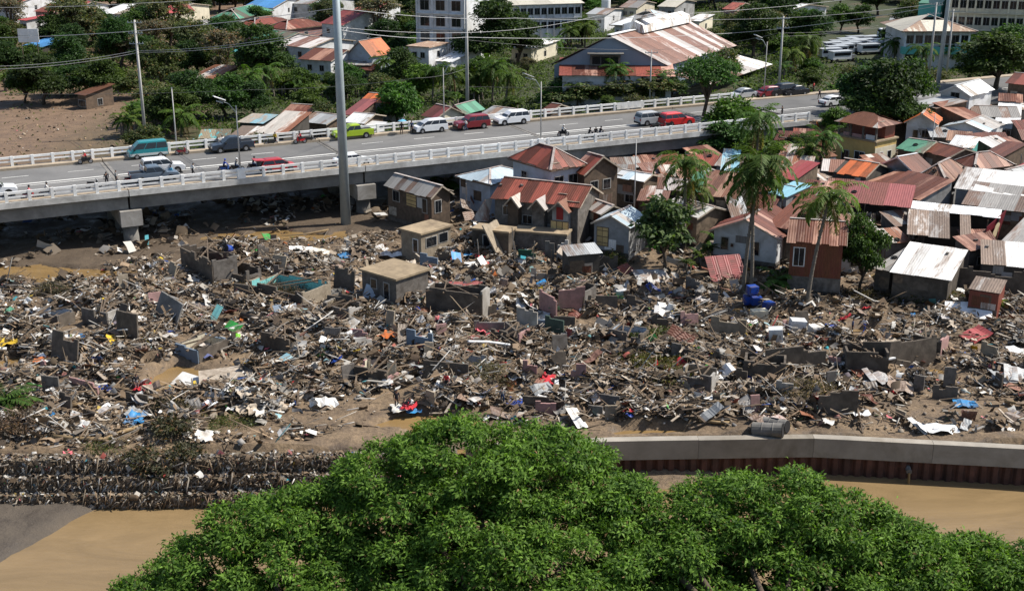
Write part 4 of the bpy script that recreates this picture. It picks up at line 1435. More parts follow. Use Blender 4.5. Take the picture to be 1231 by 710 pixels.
# ---------- background buildings across the bridge
BGH = [
    ('brown striped tin hut among the trees left', (226, 93), (256, 95), (260, 85), 3, 'shed', 1.2, 'stripe', 'brown', 1.5),
    ('house with bright teal roof behind the trees left', (278, 62), (312, 66), (324, 55), 3.4, 'gable0', 1.2, 'teal', 'brown', 9),
    ('house with dark green hipped roof under the blue roof at top', (252, 22), (288, 23), (296, 12), 4.5, 'hip', 2.0, 'green', 'grey', 9),
    ('house with bright blue roof at the top edge', (291, 9), (328, 10), (332, 0), 4.5, 'gable0', 1.6, 'blue', 'white', 9),
    ('brick red hipped house below the bright blue roof', (276, 33), (306, 36), (318, 25), 4.0, 'hip', 2.2, 'red', 'pink', 9),
    ('second brick red house right of the first below the blue roof', (318, 33), (344, 36), (354, 26), 4.0, 'hip', 1.8, 'red', 'pink', 9),
    ('house with olive green gable roof left of the white terraces', (303, 46), (336, 50), (346, 40), 4.0, 'gable0', 1.4, 'green', 'cream', 9),
    ('white terraced house with patchy orange roof', (330, 54), (372, 58), (384, 45), 4.4, 'gable0', 1.3, 'rust_white', 'white', 9),
    ('tall house with red gabled roof left of the grey pole top', (384, 28), (412, 31), (427, 20), 5.0, 'gable0', 2.6, 'crimson', 'white', 9),
    ('house with maroon patched roof and pale awning left of the grey pole', (358, 71), (398, 74), (408, 63), 4.0, 'gable0', 1.6, 'rust', 'white', 9),
    ('grey gabled house with vivid orange roof slope', (416, 66), (447, 69), (461, 63), 4.6, 'gable1', 3.0, 'orange', 'pale_blue', 9),
    ('lean-to with pale blue sheet roof below the orange roof', (410, 78), (446, 79), (452, 68), 3.2, 'shed', 1.0, 'blue_white', 'brown', 9),
    ('hut with dark red roof right of the orange roof', (470, 64), (486, 68), (492, 60), 3.2, 'gable0', 1.0, 'red', 'brown', 9),
    ('hut with low red roof below the pale blue lean-to', (430, 84), (446, 85), (450, 80), 2.6, 'shed', .5, 'red', 'brown', 9),
    ('white box shaped house with black windows behind the palms', (488, 56), (516, 58), (521, 51), 6.2, 'flat', 0, 'cream', 'white', 9),
    ('white tank house with sloping white roof behind the palms', (522, 73), (541, 75), (547, 64), 3.6, 'shed', 2.0, 'white', 'white', 9),
    ('white and red house at the top left corner', (-12, 5), (17, 6), (22, -3), 5.0, 'gable0', 1.5, 'crimson', 'white', 9),
    ('long red roofed pink house near the top left', (40, 14), (64, 15), (70, 8), 4.2, 'gable0', 1.4, 'red', 'pink', 9),
    ('white house with crimson roof edge among left trees', (21, 24), (31, 25), (35, 19), 4.6, 'shed', .6, 'crimson', 'white', 9),
    ('wide white roofed house at the top left', (118, 16), (155, 18), (166, 7), 4.0, 'gable0', 1.6, 'white', 'white', 9),
    ('red and cream gabled house right of the wide white roof', (158, 17), (176, 19), (184, 8), 4.4, 'gable1', 1.8, 'crimson', 'cream', 9),
    ('small red roofed house above the wide white roof', (78, 9), (92, 10), (96, 3), 4.0, 'gable0', 1.4, 'crimson', 'white', 9),
    ('hut with navy blue roof behind the white board', (26, 55), (50, 57), (58, 50), 3.0, 'shed', 1.0, 'blue', 'dark', 9),
    ('hut with rust roof beside the round tree at the field edge', (89, 113), (102, 115), (106, 104), 2.6, 'shed', 1.2, 'brown', 'brown', 9),
    ('low rust roofed shack behind the motorcycles on the bridge', (337, 137), (370, 139), (376, 128), 3.0, 'gable0', 1.0, 'rust', 'brown', 1.5),
    ('shack with sloping rust and white striped sheets behind the far railing', (308, 160), (342, 162), (351, 146), 3.4, 'shed', 1.6, 'stripe', 'dark', .9),
    ('shack with grey zinc roof left of the grey pole', (360, 146), (392, 150), (406, 138), 3.0, 'gable0', .9, 'grey', 'brown', 1.5),
    ('maroon roofed shack right of the grey pole', (410, 138), (430, 139), (437, 126), 3.4, 'shed', 1.0, 'maroon', 'brown', 1.5),
    ('shack with bright zinc roof above the lime pickup', (412, 147), (438, 149), (450, 138), 3.0, 'gable0', .9, 'white', 'brown', 1.3),
    ('small white shed just above the lime pickup', (424, 156), (444, 158), (448, 149), 2.4, 'shed', .5, 'white', 'white', 9),
    ('grey house with orange roof behind the round green tree', (432, 122), (468, 125), (480, 117), 3.6, 'gable0', 1.0, 'orange', 'grey', 1.5),
    ('house with maroon gabled roof behind the white van', (506, 139), (524, 143), (536, 132), 3.4, 'gable0', 1.5, 'maroon', 'cream', 1.3),
    ('house with green roof slope left of the tall slim pole', (534, 135), (560, 138), (570, 130), 3.4, 'gable1', 1.3, 'green', 'brown', 1.3),
    ('shed with grey tin roof above the white car behind the far railing', (574, 139), (602, 143), (614, 131), 3.0, 'gable0', 1.0, 'grey', 'brown', 1.3),
    ('shed with crumpled pale tin roof right of the tall slim pole', (578, 147), (600, 150), (612, 143), 2.6, 'shed', .7, 'torn_white', 'dark', 1.2),
    ('shed with blue grey roof behind the black pickup', (284, 147), (316, 149), (322, 141), 3.0, 'shed', .5, 'sky', 'dark', 9),
    ('long shed with pale teal roof behind the far railing left', (238, 167), (276, 166), (280, 158), 2.6, 'shed', .4, 'teal', 'dark', 9),
    ('long white awning behind the motorcycles on the bridge', (276, 163), (312, 164), (318, 155), 2.5, 'shed', .4, 'torn_white', 'dark', 9),
    ('hut with rusty red roof between palms left of the hall', (648, 134), (660, 136), (664, 126), 2.8, 'gable0', 1.0, 'rust', 'brown', 9),
    ('pale house left of the water tower', (704, 17), (728, 18), (732, 10), 4.4, 'gable0', .8, 'grey', 'white', 9),
    ('house with small white roof right of the pale building', (823, 25), (842, 26), (846, 20), 4.0, 'shed', .6, 'white', 'cream', 9),
    ('house with grey roof behind the palms at top right', (1066, 33), (1092, 34), (1098, 24), 4.5, 'gable0', 1.4, 'grey', 'white', 9),
    ('pink roofed house at the top right of the trees', (868, 11), (884, 12), (888, 6), 4.4, 'gable0', 1.2, 'red', 'pink', 9),
    ('white house at the top edge above the right trees', (938, 12), (948, 13), (953, 4), 5.0, 'gable0', 1.0, 'white', 'white', 9),
    ('small cream house with white roof at the far right', (1214, 37), (1238, 38), (1242, 30), 5.0, 'gable0', 1.0, 'white', 'cream', 9),
    ('white house half hidden by trees at the top, left of the red gable', (341, 4), (384, 6), (390, -3), 4.5, 'gable0', 1.4, 'grey', 'white', 9),
    ('red roofed house at the top edge right of the grey pole', (425, 12), (452, 13), (458, 5), 4.5, 'gable0', 1.3, 'crimson', 'white', 9),
    ('pale shed behind the trees left of the school', (560, 13), (588, 14), (594, 6), 4.0, 'gable0', 1.0, 'cream', 'white', 9),
    ('low white shed in front of the school', (612, 58), (640, 60), (652, 50), 3.0, 'shed', .6, 'white', 'cream', 9),
    ('small house with dark roof at the top right of the school', (744, 9), (766, 10), (772, 3), 4.2, 'gable0', 1.2, 'old_grey', 'cream', 9),
    ('house with tan roof at the top between trees right of the centre', (790, 8), (812, 9), (818, 1), 4.2, 'gable0', 1.2, 'cream', 'grey', 9),
    ('white house at the top left of the bright blue roof', (228, 30), (244, 33), (252, 25), 4.6, 'gable0', 1.0, 'torn_white', 'white', 9),
    ('house with grey roof behind trees at the top left of centre', (190, 12), (212, 13), (220, 5), 4.4, 'gable0', 1.2, 'old_grey', 'cream', 9),
]
for lab, A, B, C, wh, rf, rise, rm, wm, st in BGH:
    big = st > 5
    wn_ = [('f', .3, wh - 1.6, 1.0, 1.1, 'd'), ('f', .7, wh - 1.6, 1.0, 1.1, 'd'), ('r', .5, wh - 1.6, 1.0, 1.1, 'd')]
    house('house', lab, A, B, C, wh, rf, rise, rm, wm, .4, 3.0 if big else st, wn_, .04, group='houses beyond the bridge', cat='house', dmin=4.0)

# ---------- hall with blue grey gable and long patched roof
def skew_frame(A, B, C, ze):
    pa, pb, pc = P(*A, ze), P(*B, ze), P(*C, ze)
    return pa, pb, pb + (pc - pb)


hall_z = 8.0
pa, pb, pc = skew_frame((660, 78), (803, 79), (886, 55), hall_z)
c0 = (pa + pc) / 2
hg = gz(c0.x, c0.y)
hall = thing('hall', 'large hall with blue grey gable wall and long rust stained roof', 'hall', (c0.x, c0.y, hg))
off = Vector((c0.x, c0.y, hg))
A_, B_, Cv = pa - off, pb - off, pc - pb
ap = (A_ + B_) / 2 + Vector((0, 0, 5.2))
dn = Vector((0, 0, 1))
ins = (B_ - A_) * .03
MB().prism([A_ + ins + Cv * .02 - dn * (hall_z + 1), B_ - ins + Cv * .02 - dn * (hall_z + 1), B_ - ins + Cv * .02 - dn * .1, ap + Cv * .02 - dn * .25, A_ + ins + Cv * .02 - dn * .1], Cv * .96).obj('wall', WALLS['blue_grey'], hall)
n = 16
for k in range(n):
    f0, f1 = k / n, (k + 1) / n
    MB().sheet([B_ + Cv * f0 + dn * .02 * (k % 2), B_ + Cv * f1 + dn * .02 * (k % 2), ap + Cv * f1 + dn * .02 * (k % 2), ap + Cv * f0 + dn * .02 * (k % 2)], .06).obj('roof_sheet', ROOFS['rust_white'], hall)
    MB().sheet([A_ + Cv * f1, A_ + Cv * f0, ap + Cv * f0, ap + Cv * f1], .06).obj('roof_sheet', ROOFS['torn_white'], hall)
MB().beam(ap + dn * .1, ap + Cv + dn * .1, .9, .12).obj('ridge_cap', M['white_paint'], hall)
# raised roof monitor with a curved white hood
m0, m1 = ap + Cv * .30 + dn * .1, ap + Cv * .95 + dn * .1
sd = (B_ - A_).normalized()
MB().prism([m0 - sd * 2.2 - dn * .6, m0 + sd * 2.0 - dn * .6, m0 + sd * 1.6 + dn * .8, m0 + dn * 1.5, m0 - sd * 2.0 + dn * .9], m1 - m0).obj('roof_monitor', ROOFS['white'], hall)
hp = ap + Cv * .34
q = MB()
prof = [hp - sd * 4.5 - dn * 1.0 + Cv * .0, hp - sd * 1.0 + dn * 1.2, hp + sd * 1.2 + dn * 2.6, hp + sd * 3.0 + dn * 2.8]
for a, b in zip(prof, prof[1:]):
    q.sheet([a, b, b + Cv * .07, a + Cv * .07], .1)
q.obj('hood', ROOFS['white'], hall)
wc = (A_ + B_) / 2 - Cv * 0 + dn * .9 - Vector((0, .1, 0))
fr = MB().box(wc + Vector((-.6, -.05, 0)), (5.4, .5, 1.9), math.atan2(sd.y, sd.x)).obj('window', M['concrete'], hall)
for k in range(3):
    MB().box(wc + Vector((-.6, -.34, 0)) + sd * (k - 1) * 1.6, (1.4, .1, 1.3), math.atan2(sd.y, sd.x)).obj('pane', M['glass'], fr)
MB().box(wc + Vector((-.6, -.9, 1.25)), (6.4, 1.6, .2), math.atan2(sd.y, sd.x)).obj('canopy', M['concrete'], hall)
e0, e1_ = B_ + sd * .8 - dn * 1.6, B_ + sd * .8 - dn * 1.6 + Cv * .95
for k in range(8):
    f0, f1 = k / 8, (k + 1) / 8
    MB().sheet([e0.lerp(e1_, f0) + sd * 7 - dn * 1.8, e0.lerp(e1_, f1) + sd * 7 - dn * 1.8, e0.lerp(e1_, f1), e0.lerp(e1_, f0)], .06).obj('side_roof_sheet', ROOFS['rust_white' if k < 6 else 'white'], hall)
FOOT.append((c0.x, c0.y, 24))
FOOT.append((c0.x - 10, c0.y - 12, 12))

house('house', 'white walled house with red and white awning roof at the foot of the hall', (672, 91), (812, 92), (818, 80), 5.4, 'shed', 1.6, 'red', 'white', .6, 2.2,
      [('f', u, 2.4, 1.8, 1.4, 'd') for u in (.08, .22, .36, .5, .64, .78, .9)], cat='house', dmax=11)
house('house', 'annex with white roof projecting in front of the hall awning', (692, 96), (752, 98), (762, 88), 4.2, 'shed', .8, 'white', 'white', .4, 3,
      [('f', .2, 1.7, 1.6, 1.3, 'd'), ('f', .45, 1.7, 1.6, 1.3, 'd'), ('f', .75, 1.3, 1.0, 2.0, 'd')], cat='house', dmax=8)

# ---------- pale building with shallow hipped roof behind the hall
house('building', 'pale two storey building with shallow grey hipped roof behind the hall', (732, 30), (806, 33), (824, 23), 8.0, 'hip', 2.6, 'blue_white', 'white', 1.0, 4,
      [('f', u, 6.2, ww, 1.3, 'd') for u, ww in ((.10, 1.4), (.24, 1.0), (.5, 3.6), (.72, 2.4), (.9, 2.0))] + [('f', u, 2.4, 1.6, 1.3, 'd') for u in (.15, .4, .65, .88)], cat='building')

# ---------- school: long white block with rows of windows under a tan roof
def block(name, label, A, B, C, wh, rows, cols, rmat, wmat, rise=1.4, roof='gable0', pane_w=2.0, pane_h=1.5, dmin=9, over=.7, pilaster=True, zref=None):
    win = []
    for r in range(rows):
        for k in range(cols):
            win.append(('f', (k + .5) / cols, wh - 1.7 - r * 3.3, pane_w, pane_h, 'd'))
    o = house(name, label, A, B, C, wh, roof, rise, rmat, wmat, over, 4.5, win, .02, cat='building', dmin=dmin, zref=zref)
    vv = [v.co for v in [c for c in o.children if c.name.startswith('wall')][0].data.vertices]
    wx_, wy_ = max(v.x for v in vv), max(v.y for v in vv)
    if pilaster:
        for k in range(cols + 1):
            MB().box((-wx_ + 2 * wx_ * k / cols, -wy_ - .1, wh / 2 - .3), (.35, .3, wh)).obj('pilaster', WALLS[wmat], o)
    for r in range(1, rows):
        MB().box((0, -wy_ - .2, wh - .1 - r * 3.3), (wx_ * 2, .5, .22)).obj('ledge', WALLS[wmat], o)
    return o


block('school_building', 'long white school block with rows of dark windows and tan roof', (606, 7), (703, 4), (714, -6), 9.8, 2, 11, 'cream', 'white', 1.6)
block('school_wing', 'cream school wing left of the long white block', (590, 9), (628, 8), (632, -3), 8.0, 2, 4, 'brown', 'cream', 1.4)
block('office_block', 'pale unfinished concrete block with few openings at the top left of centre', (500, -4), (558, -2), (566, -10), 15.0, 3, 3, 'concrete', 'white', 0, 'flat', 2.0, 2.0, 8, .1)
block('apartment_block', 'white multi storey block with rows of dark windows in the top right corner', (1146, -26), (1238, -24), (1246, -36), 16.5, 5, 9, 'concrete', 'cream', 0, 'flat', 1.6, 1.5, 10, .1)
block('clinic_building', 'building with cream hipped roof and teal wall band at top right', (1084, 38), (1176, 38), (1181, 27), 7.4, 2, 7, 'cream', 'white', 2.4, 'hip', 1.8, 1.5, 10, 1.2)
cb = [o for o in bpy.data.objects if o.get('label', '').startswith('building with cream hipped')][0]
bpy.context.view_layer.update()
vv = [v.co for v in [c for c in cb.children if c.name.startswith('wall')][0].data.vertices]
cwx, cwy = max(v.x for v in vv), max(v.y for v in vv)
MB().box((0, -cwy - .8, 3.7), (cwx * 2 + 1.5, 1.7, 1.3)).obj('wall_band', WALLS['teal'], cb)
MB().box((0, -cwy - .5, 1.4), (cwx * 1.2, .9, 3.0)).obj('porch_wall', WALLS['white'], cb)
house('building', 'green netted building under construction in the top right trees', (1104, 5), (1132, 6), (1138, -2), 11.0, 'flat', 0, 'green', 'teal', .1, 9, [], cat='building')

# water tower
wt = thing('water_tower', 'white water tank on steel legs beside the school', 'water tower', on_ground(728, 27))
for sx in (-1, 1):
    for sy in (-1, 1):
        MB().beam((sx * 1.2, sy * 1.2, -.5), (sx * .9, sy * .9, 3.6), .14, .14).obj('leg', M['pole_concrete'], wt)
MB().box((0, 0, 3.65), (2.6, 2.6, .15)).obj('platform', M['pole_steel'], wt)
MB().tube([(0, 0, 3.7), (0, 0, 6.0), (0, 0, 6.3)], [1.25, 1.25, .5], 18).obj('tank', M['white_paint'], wt, smooth=False)

# sign of the clinic
sp = PY(1133, 52, 262)
sgn = thing('sign_board', 'white sign board with blue letters on posts before the cream roofed building', 'sign', (sp.x, sp.y, gz(sp.x, sp.y)))
zh = sp.z - gz(sp.x, sp.y)
M['blue_letter'] = plain('blue sign paint', (0.02, 0.07, 0.30), 0.6, 0.05)
for xx in (-1.9, 1.9):
    MB().tube([(xx, 0, -.5), (xx, 0, zh + 1.2)], .09, 8).obj('post', M['pole_concrete'], sgn)
MB().box((-.75, -.12, zh + 1.2), (2.9, .12, 2.5)).obj('board', WALLS['pale_blue'], sgn)
MB().box((1.75, -.16, zh + 1.2), (1.6, .12, 2.5)).obj('board', M['white_paint'], sgn)


def letters(par, strokes, x0, z0, w, h, t, y, mat, name='letter'):
    for chs in strokes:
        q = MB()
        for (ax, az), (bx, bz) in chs:
            q.beam((x0 + ax * w, y, z0 + az * h), (x0 + bx * w, y, z0 + bz * h), .03, t)
        q.obj(name, mat, par)
        x0 += w * 1.45


S_ = [((1, 1), (0, 1)), ((0, 1), (0, .5)), ((0, .5), (1, .5)), ((1, .5), (1, 0)), ((1, 0), (0, 0))]
L_ = [((0, 1), (0, 0)), ((0, 0), (1, 0))]
F_ = [((0, 1), (0, 0)), ((0, 1), (1, 1)), ((0, .5), (.8, .5))]
letters(sgn, [S_, L_, F_], -2.0, zh + .5, .62, 1.4, .22, -.2, M['blue_letter'])
MB().box((1.75, -.24, zh + 1.2), (.5, .03, 1.7)).obj('sign_panel', WALLS['slate'], sgn)
# white board among the left trees
bd = PY(34, 43, 243)
wb = thing('board', 'plain white rectangular board facing out among the left trees', 'board', (bd.x, bd.y, gz(bd.x, bd.y)))
zh = bd.z - gz(bd.x, bd.y)
for k in range(2):
    for j in range(2):
        MB().box((-1 + 2 * k + .0, .0, zh - .65 + 1.3 * j), (1.96, .1, 1.26)).obj('panel', M['white_paint'], wb)
for xx in (-1.5, 1.5):
    MB().box((xx, .12, zh / 2), (.12, .12, zh + 2)).obj('post', M['timber'], wb)

# maroon hoarding with a round pale emblem, leaning over the wrecked shacks
hd = P(1188, 312, .4)
ho = thing('hoarding', 'leaning maroon hoarding with torn pale emblem beside the wrecked shacks', 'sign', hd)
M['maroon_paint'] = plain('maroon sign paint', (0.14, 0.012, 0.02), 0.6, 0.25, 1.0)
a = Vector((-.7, 0, 1.1))
b = P(1203, 284, 2.4) - hd
MB().sheet([Vector((-.85, -.1, .8)), Vector((1.5, 2.2, 1.4)), Vector((2.2, 2.2, 5.0)), Vector((-.6, -.1, 3.7))], .06).obj('board', M['maroon_paint'], ho)
q = MB()
cn = Vector((.75, .93, 3.1)) + Vector((.05, -.10, .0))
rx = (Vector((1.5, 2.2, 1.4)) - Vector((-.85, -.1, .8))).normalized()
q.add([cn] + [cn + rx * .75 * math.cos(2 * math.pi * k / 14) * (1 - .25 * (k % 3 == 0)) + Vector((.1, 0, 1)) * .85 * math.sin(2 * math.pi * k / 14) for k in range(14)],
      [(0, 1 + k, 1 + (k + 1) % 14) for k in range(14)])
q.obj('emblem', plain('pale emblem', (0.55, 0.45, 0.28), 0.8, 0.2), ho)
q = MB()
q.sheet([Vector((-.55, -.0, .95)), Vector((.35, .85, 1.0)), Vector((.4, .85, 1.9)), Vector((-.3, .1, 2.1))], .01)
q.v = [(x, y - .12, z) for x, y, z in q.v]
q.obj('torn_patch', M['timber_pale'], ho)
for xx, yy in ((-.6, .1), (1.6, 2.35)):
    MB().beam((xx, yy, -.5), (xx + .1, yy, 4.4), .12, .12).obj('post', M['timber'], ho)

# ---------- small lean-tos squeezed into the gaps of the settlement
def near_house(p):
    bx = min(HOUSES, key=lambda h_: (h_[0] - p.x) ** 2 + (h_[1] - p.y) ** 2)
    short = bx[5].split(' ')
    for stop in ('behind', 'right', 'left', 'at', 'below', 'above', 'among', 'under', 'beside', 'before', 'between', 'in', 'near', 'half', 'against', 'facing', 'standing', 'just'):
        if stop in short[3:]:
            short = short[:short.index(stop, 3)]
    dx, dy = p.x - bx[0], p.y - bx[1]
    rel = ('right of the ' if dx > 0 else 'left of the ') if abs(dx) > abs(dy) else ('behind the ' if dy > 0 else 'before the ')
    return rel + ' '.join(short[:8])


WEIGHTS[0] = True
c = tries = 0
main_houses = list(HOUSES)
while c < 58 and tries < 4000:
    tries += 1
    px, py = rnd.uniform(690, 1240), rnd.uniform(150, 330)
    if py < np.interp(px, [690, 860, 1000, 1080, 1240], [232, 205, 175, 130, 118]) or py > np.interp(px, [690, 760, 840, 1000, 1070, 1240], [262, 255, 300, 335, 340, 335]):
        continue
    if 985 < px < 1105 and py < 222:
        continue
    p = on_ground(px, py)
    if not all((p.x - a) ** 2 + (p.y - b) ** 2 > (r * .62 + 1.3) ** 2 for a, b, r in FOOT):
        continue
    w_, d_, h_ = rnd.uniform(2.2, 4.2), rnd.uniform(2.0, 3.4), rnd.uniform(2.0, 3.1)
    lab = near_house(p)
    a_ = rnd.choice([-.35, -.2, .1, .3, .5]) + rnd.uniform(-.1, .1)
    rm_ = rnd.choice(['rust', 'rust', 'brown', 'stripe', 'old_grey', 'torn_white', 'grey', 'rust_white', 'red', 'rust'])
    o = thing('lean_to', 'small ' + {'rust': 'rusty', 'brown': 'brown', 'stripe': 'striped', 'old_grey': 'dull grey', 'torn_white': 'stained white', 'grey': 'grey', 'rust_white': 'pale rusty', 'red': 'red'}[rm_] + ' tin lean-to ' + lab,
              'lean-to', p, a_, 'lean-tos in the settlement')
    MB().hexa([(-w_ / 2, -d_ / 2, -.5), (w_ / 2, -d_ / 2, -.5), (w_ / 2, d_ / 2, -.5), (-w_ / 2, d_ / 2, -.5), (-w_ / 2, -d_ / 2, h_ - .1), (w_ / 2, -d_ / 2, h_ - .1), (w_ / 2, d_ / 2, h_ + .6), (-w_ / 2, d_ / 2, h_ + .6)]).obj(
        'wall', WALLS[rnd.choice(['timber', 'brown', 'dark', 'block', 'grey', 'white'])], o)
    slope(o, (-w_ / 2 - .25, -d_ / 2 - .3, h_), (1, 0, 0), w_ + .5, (0, d_ + .6, .85), lambda u: 1.0, ROOFS[rm_], .9, .25)
    if rnd.random() < .6:
        opening(o, 'f', w_, d_, rnd.uniform(-.3, .3) * w_, h_ * .55, .7, .8, 'd')
    FOOT.append((p.x, p.y, max(w_, d_) * .55))
    c += 1
# ================================================================== vehicles
def paint(name, c, rough=.28):
    return plain(name, c, rough, .06, 1.5, spec=.55)


PAINT = {
    'white': paint('white car paint', (.72, .73, .74)), 'silver': paint('silver car paint', (.40, .41, .42)), 'red': paint('red car paint', (.42, .015, .02)),
    'crimson': paint('bright red car paint', (.55, .02, .02)), 'maroon': paint('maroon car paint', (.20, .015, .022)), 'teal': paint('teal van paint', (.02, .22, .25)),
    'navy': paint('dark blue grey car paint', (.022, .032, .05)), 'slate': paint('slate car paint', (.10, .13, .17)), 'lime': paint('lime car paint', (.36, .50, .02)),
    'black': paint('black car paint', (.012, .012, .014)), 'grey': paint('grey car paint', (.18, .185, .19)), 'blue': paint('blue car paint', (.03, .09, .30)),
}
M['primer'] = plain('pale lower paint', (.5, .52, .5), .5, .1)

CAR = {   # L, W, body outline (x,z) clockwise from rear bottom, cabin (rear bottom, rear top, front top, front bottom), roof z
    'suv': (4.75, 1.86, [(-2.37, .35), (-2.37, 1.02), (-2.3, 1.12), (1.05, 1.12), (2.15, 1.0), (2.37, .8), (2.37, .35)], (-2.3, -2.08, .35, 1.15), 1.12, 1.78),
    'mpv': (4.5, 1.78, [(-2.25, .3), (-2.25, .95), (-2.18, 1.05), (1.2, 1.05), (2.1, .88), (2.25, .65), (2.25, .3)], (-2.18, -1.9, .45, 1.55), 1.05, 1.66),
    'sedan': (4.4, 1.74, [(-2.2, .28), (-2.2, .82), (-2.05, .95), (1.0, .93), (2.05, .75), (2.2, .55), (2.2, .28)], (-1.65, -.95, .35, 1.1), .94, 1.45),
    'hatch': (4.1, 1.72, [(-2.05, .3), (-2.05, .9), (-1.98, 1.0), (1.0, .98), (1.9, .8), (2.05, .58), (2.05, .3)], (-1.98, -1.6, .35, 1.2), .99, 1.52),
    'van': (4.55, 1.72, [(-2.27, .35), (-2.27, 1.0), (-2.25, 1.1), (1.95, 1.05), (2.2, .9), (2.27, .7), (2.27, .35)], (-2.25, -2.15, 1.0, 1.95), 1.08, 1.98),
    'pickup': (5.2, 1.85, [(-2.6, .45), (-2.6, 1.08), (-.95, 1.08), (-.9, 1.12), (1.25, 1.12), (2.4, 1.0), (2.6, .8), (2.6, .45)], (-.95, -.8, .45, 1.25), 1.12, 1.78),
}


def car(kind, color, label, px, py, face=1, z=DECK, ang=None, tailgate=False, name=None, lower=None, group='vehicles on the bridge', loc=None):
    L, W, prof, cab, belt, top = CAR[kind]
    p = P(px, py, z) if loc is None else Vector(loc)
    rz = (BR_ANG if ang is None else ang) + (0 if face > 0 else math.pi)
    o = thing(name or {'pickup': 'pickup_truck', 'van': 'van'}.get(kind, 'car'), label, {'pickup': 'pickup truck', 'van': 'van'}.get(kind, 'car'), p, rz, group, 1.07)
    pm = PAINT[color]
    hw = W / 2
    cz = .72
    q = MB()
    ring = []
    for y, f in ((-hw, .955), (-hw + .13, 1.0), (hw - .13, 1.0), (hw, .955)):
        ring.append([Vector((x * (.985 if f < 1 else 1), y, cz + (zz - cz) * (f if zz > cz else 1))) for x, zz in prof])
    n = len(prof)
    vs_ = [v for r in ring for v in r]
    fs = []
    for i in range(3):
        for k in range(n):
            j = (k + 1) % n
            fs.append((i * n + k, i * n + j, (i + 1) * n + j, (i + 1) * n + k))
    fs.append(tuple(range(n - 1, -1, -1))[::-1])
    fs.append(tuple(range(3 * n, 4 * n))[::-1])
    q.add(vs_, fs)
    body = q.obj('body', pm, o)
    r0, r1, f1, f0 = cab
    bw, tw = hw * .95, hw * .76
    q = MB()
    q.hexa([(r0, -bw, belt), (f0, -bw, belt), (f0, bw, belt), (r0, bw, belt), (r1, -tw, top), (f1, -tw, top), (f1, tw, top), (r1, tw, top)])
    q.hexa([(r1 + .06, -tw + .06, top), (f1 - .06, -tw + .06, top), (f1 - .06, tw - .06, top), (r1 + .06, tw - .06, top),
            (r1 + .25, -tw * .8, top + .06), (f1 - .25, -tw * .8, top + .06), (f1 - .25, tw * .8, top + .06), (r1 + .25, tw * .8, top + .06)])
    q.obj('cabin', pm, o)

    def pane(a, b, c, d, nm):
        # glass set just proud of the cabin face
        a, b, c, d = [Vector(v) for v in (a, b, c, d)]
        m_ = (a + b + c + d) / 4
        nrm = (b - a).cross(d - a).normalized()
        if nrm.dot(m_ - Vector((0, 0, (belt + top) / 2))) < 0:
            nrm = -nrm
        MB().sheet([v.lerp(m_, .06) + nrm * .012 for v in (a, b, c, d)], .008).obj(nm, M['glass'], o)
    zl, zh = belt + .05, top - .1
    def edge(f, side):
        return lambda t, zz: None
    nwin = 3 if kind in ('suv', 'mpv', 'van') else 2
    for sg in (-1, 1):
        def at(x_bot, x_top, k):
            fz = k
            y = sg * (bw + (tw - bw) * fz)
            return Vector((x_bot + (x_top - x_bot) * fz, y, belt + (top - belt) * fz))
        kl, kh = .08, .86
        for i in range(nwin):
            xb0, xb1 = r0 + (f0 - r0) * i / nwin, r0 + (f0 - r0) * (i + 1) / nwin
            xt0, xt1 = r1 + (f1 - r1) * i / nwin, r1 + (f1 - r1) * (i + 1) / nwin
            pane(at(xb0, xt0, kl), at(xb1, xt1, kl), at(xb1, xt1, kh), at(xb0, xt0, kh), 'side_window')
        MB().box((f0 - .35, sg * (hw + .08), belt + .08), (.14, .2, .16)).obj('mirror', M['black'], o)
    if not tailgate:
        pane((r0, -bw, zl), (r0, bw, zl), (r1, tw, zh), (r1, -tw, zh), 'rear_window')
    else:
        MB().sheet([(r1 + .05, -tw, top), (r1 + .05, tw, top), (r1 - 1.15, tw, top + .12), (r1 - 1.15, -tw, top + .12)], .08).obj('tailgate', pm, o)
        MB().box((r0 - .12, 0, 1.0), (.2, W * .78, .95)).obj('boot_opening', M['black'], o)
    pane((f0, -bw, zl), (f0, bw, zl), (f1, tw, zh), (f1, -tw, zh), 'windscreen')
    if kind == 'pickup':
        MB().box((-1.78, 0, 1.06), (1.5, W - .3, .06)).obj('cargo_bed', M['black'], o)
        for sy in (-1, 1):
            MB().box((-1.78, sy * (hw - .09), 1.12), (1.6, .14, .14)).obj('bed_rail', pm, o)
    wr = .36 if kind in ('suv', 'pickup') else .31
    for xx in (-L * .29, L * .31):
        for sg in (-1, 1):
            y = sg * (hw - .08)
            ty = MB().tube([(xx, y - .11, wr), (xx, y + .11, wr)], wr, 16).obj('wheel', M['rubber'], o)
            MB().tube([(xx, y - .118, wr), (xx, y + .118, wr)], wr * .58, 10).obj('rim', M['rim'], ty)
            MB().tube([(xx, sg * (hw - .10), wr + .05), (xx, sg * (hw + .006), wr + .05)], wr * 1.17, 16).obj('wheel_arch', M['black'], o)
    xf, xr = prof[-2][0], prof[1][0]
    for sg in (-1, 1):
        MB().box((xf - .04, sg * hw * .72, prof[-2][1] - .06), (.14, .34, .16)).obj('headlight', M['lamp'], o)
        MB().box((xr + .01, sg * hw * .82, prof[1][1] - .12), (.08, .18, .3)).obj('tail_light', M['tail'], o)
    MB().box((xf + .0, 0, .45), (.1, W * .86, .22)).obj('bumper', M['black'] if not lower else M['primer'], o)
    MB().box((xr - .0, 0, .45), (.1, W * .86, .22)).obj('bumper', M['black'], o)
    if lower:
        for sg in (-1, 1):
            MB().box((0, sg * (hw - .02), .55), (L * .96, .06, .28)).obj('side_stripe', M['primer'], o)
    return o


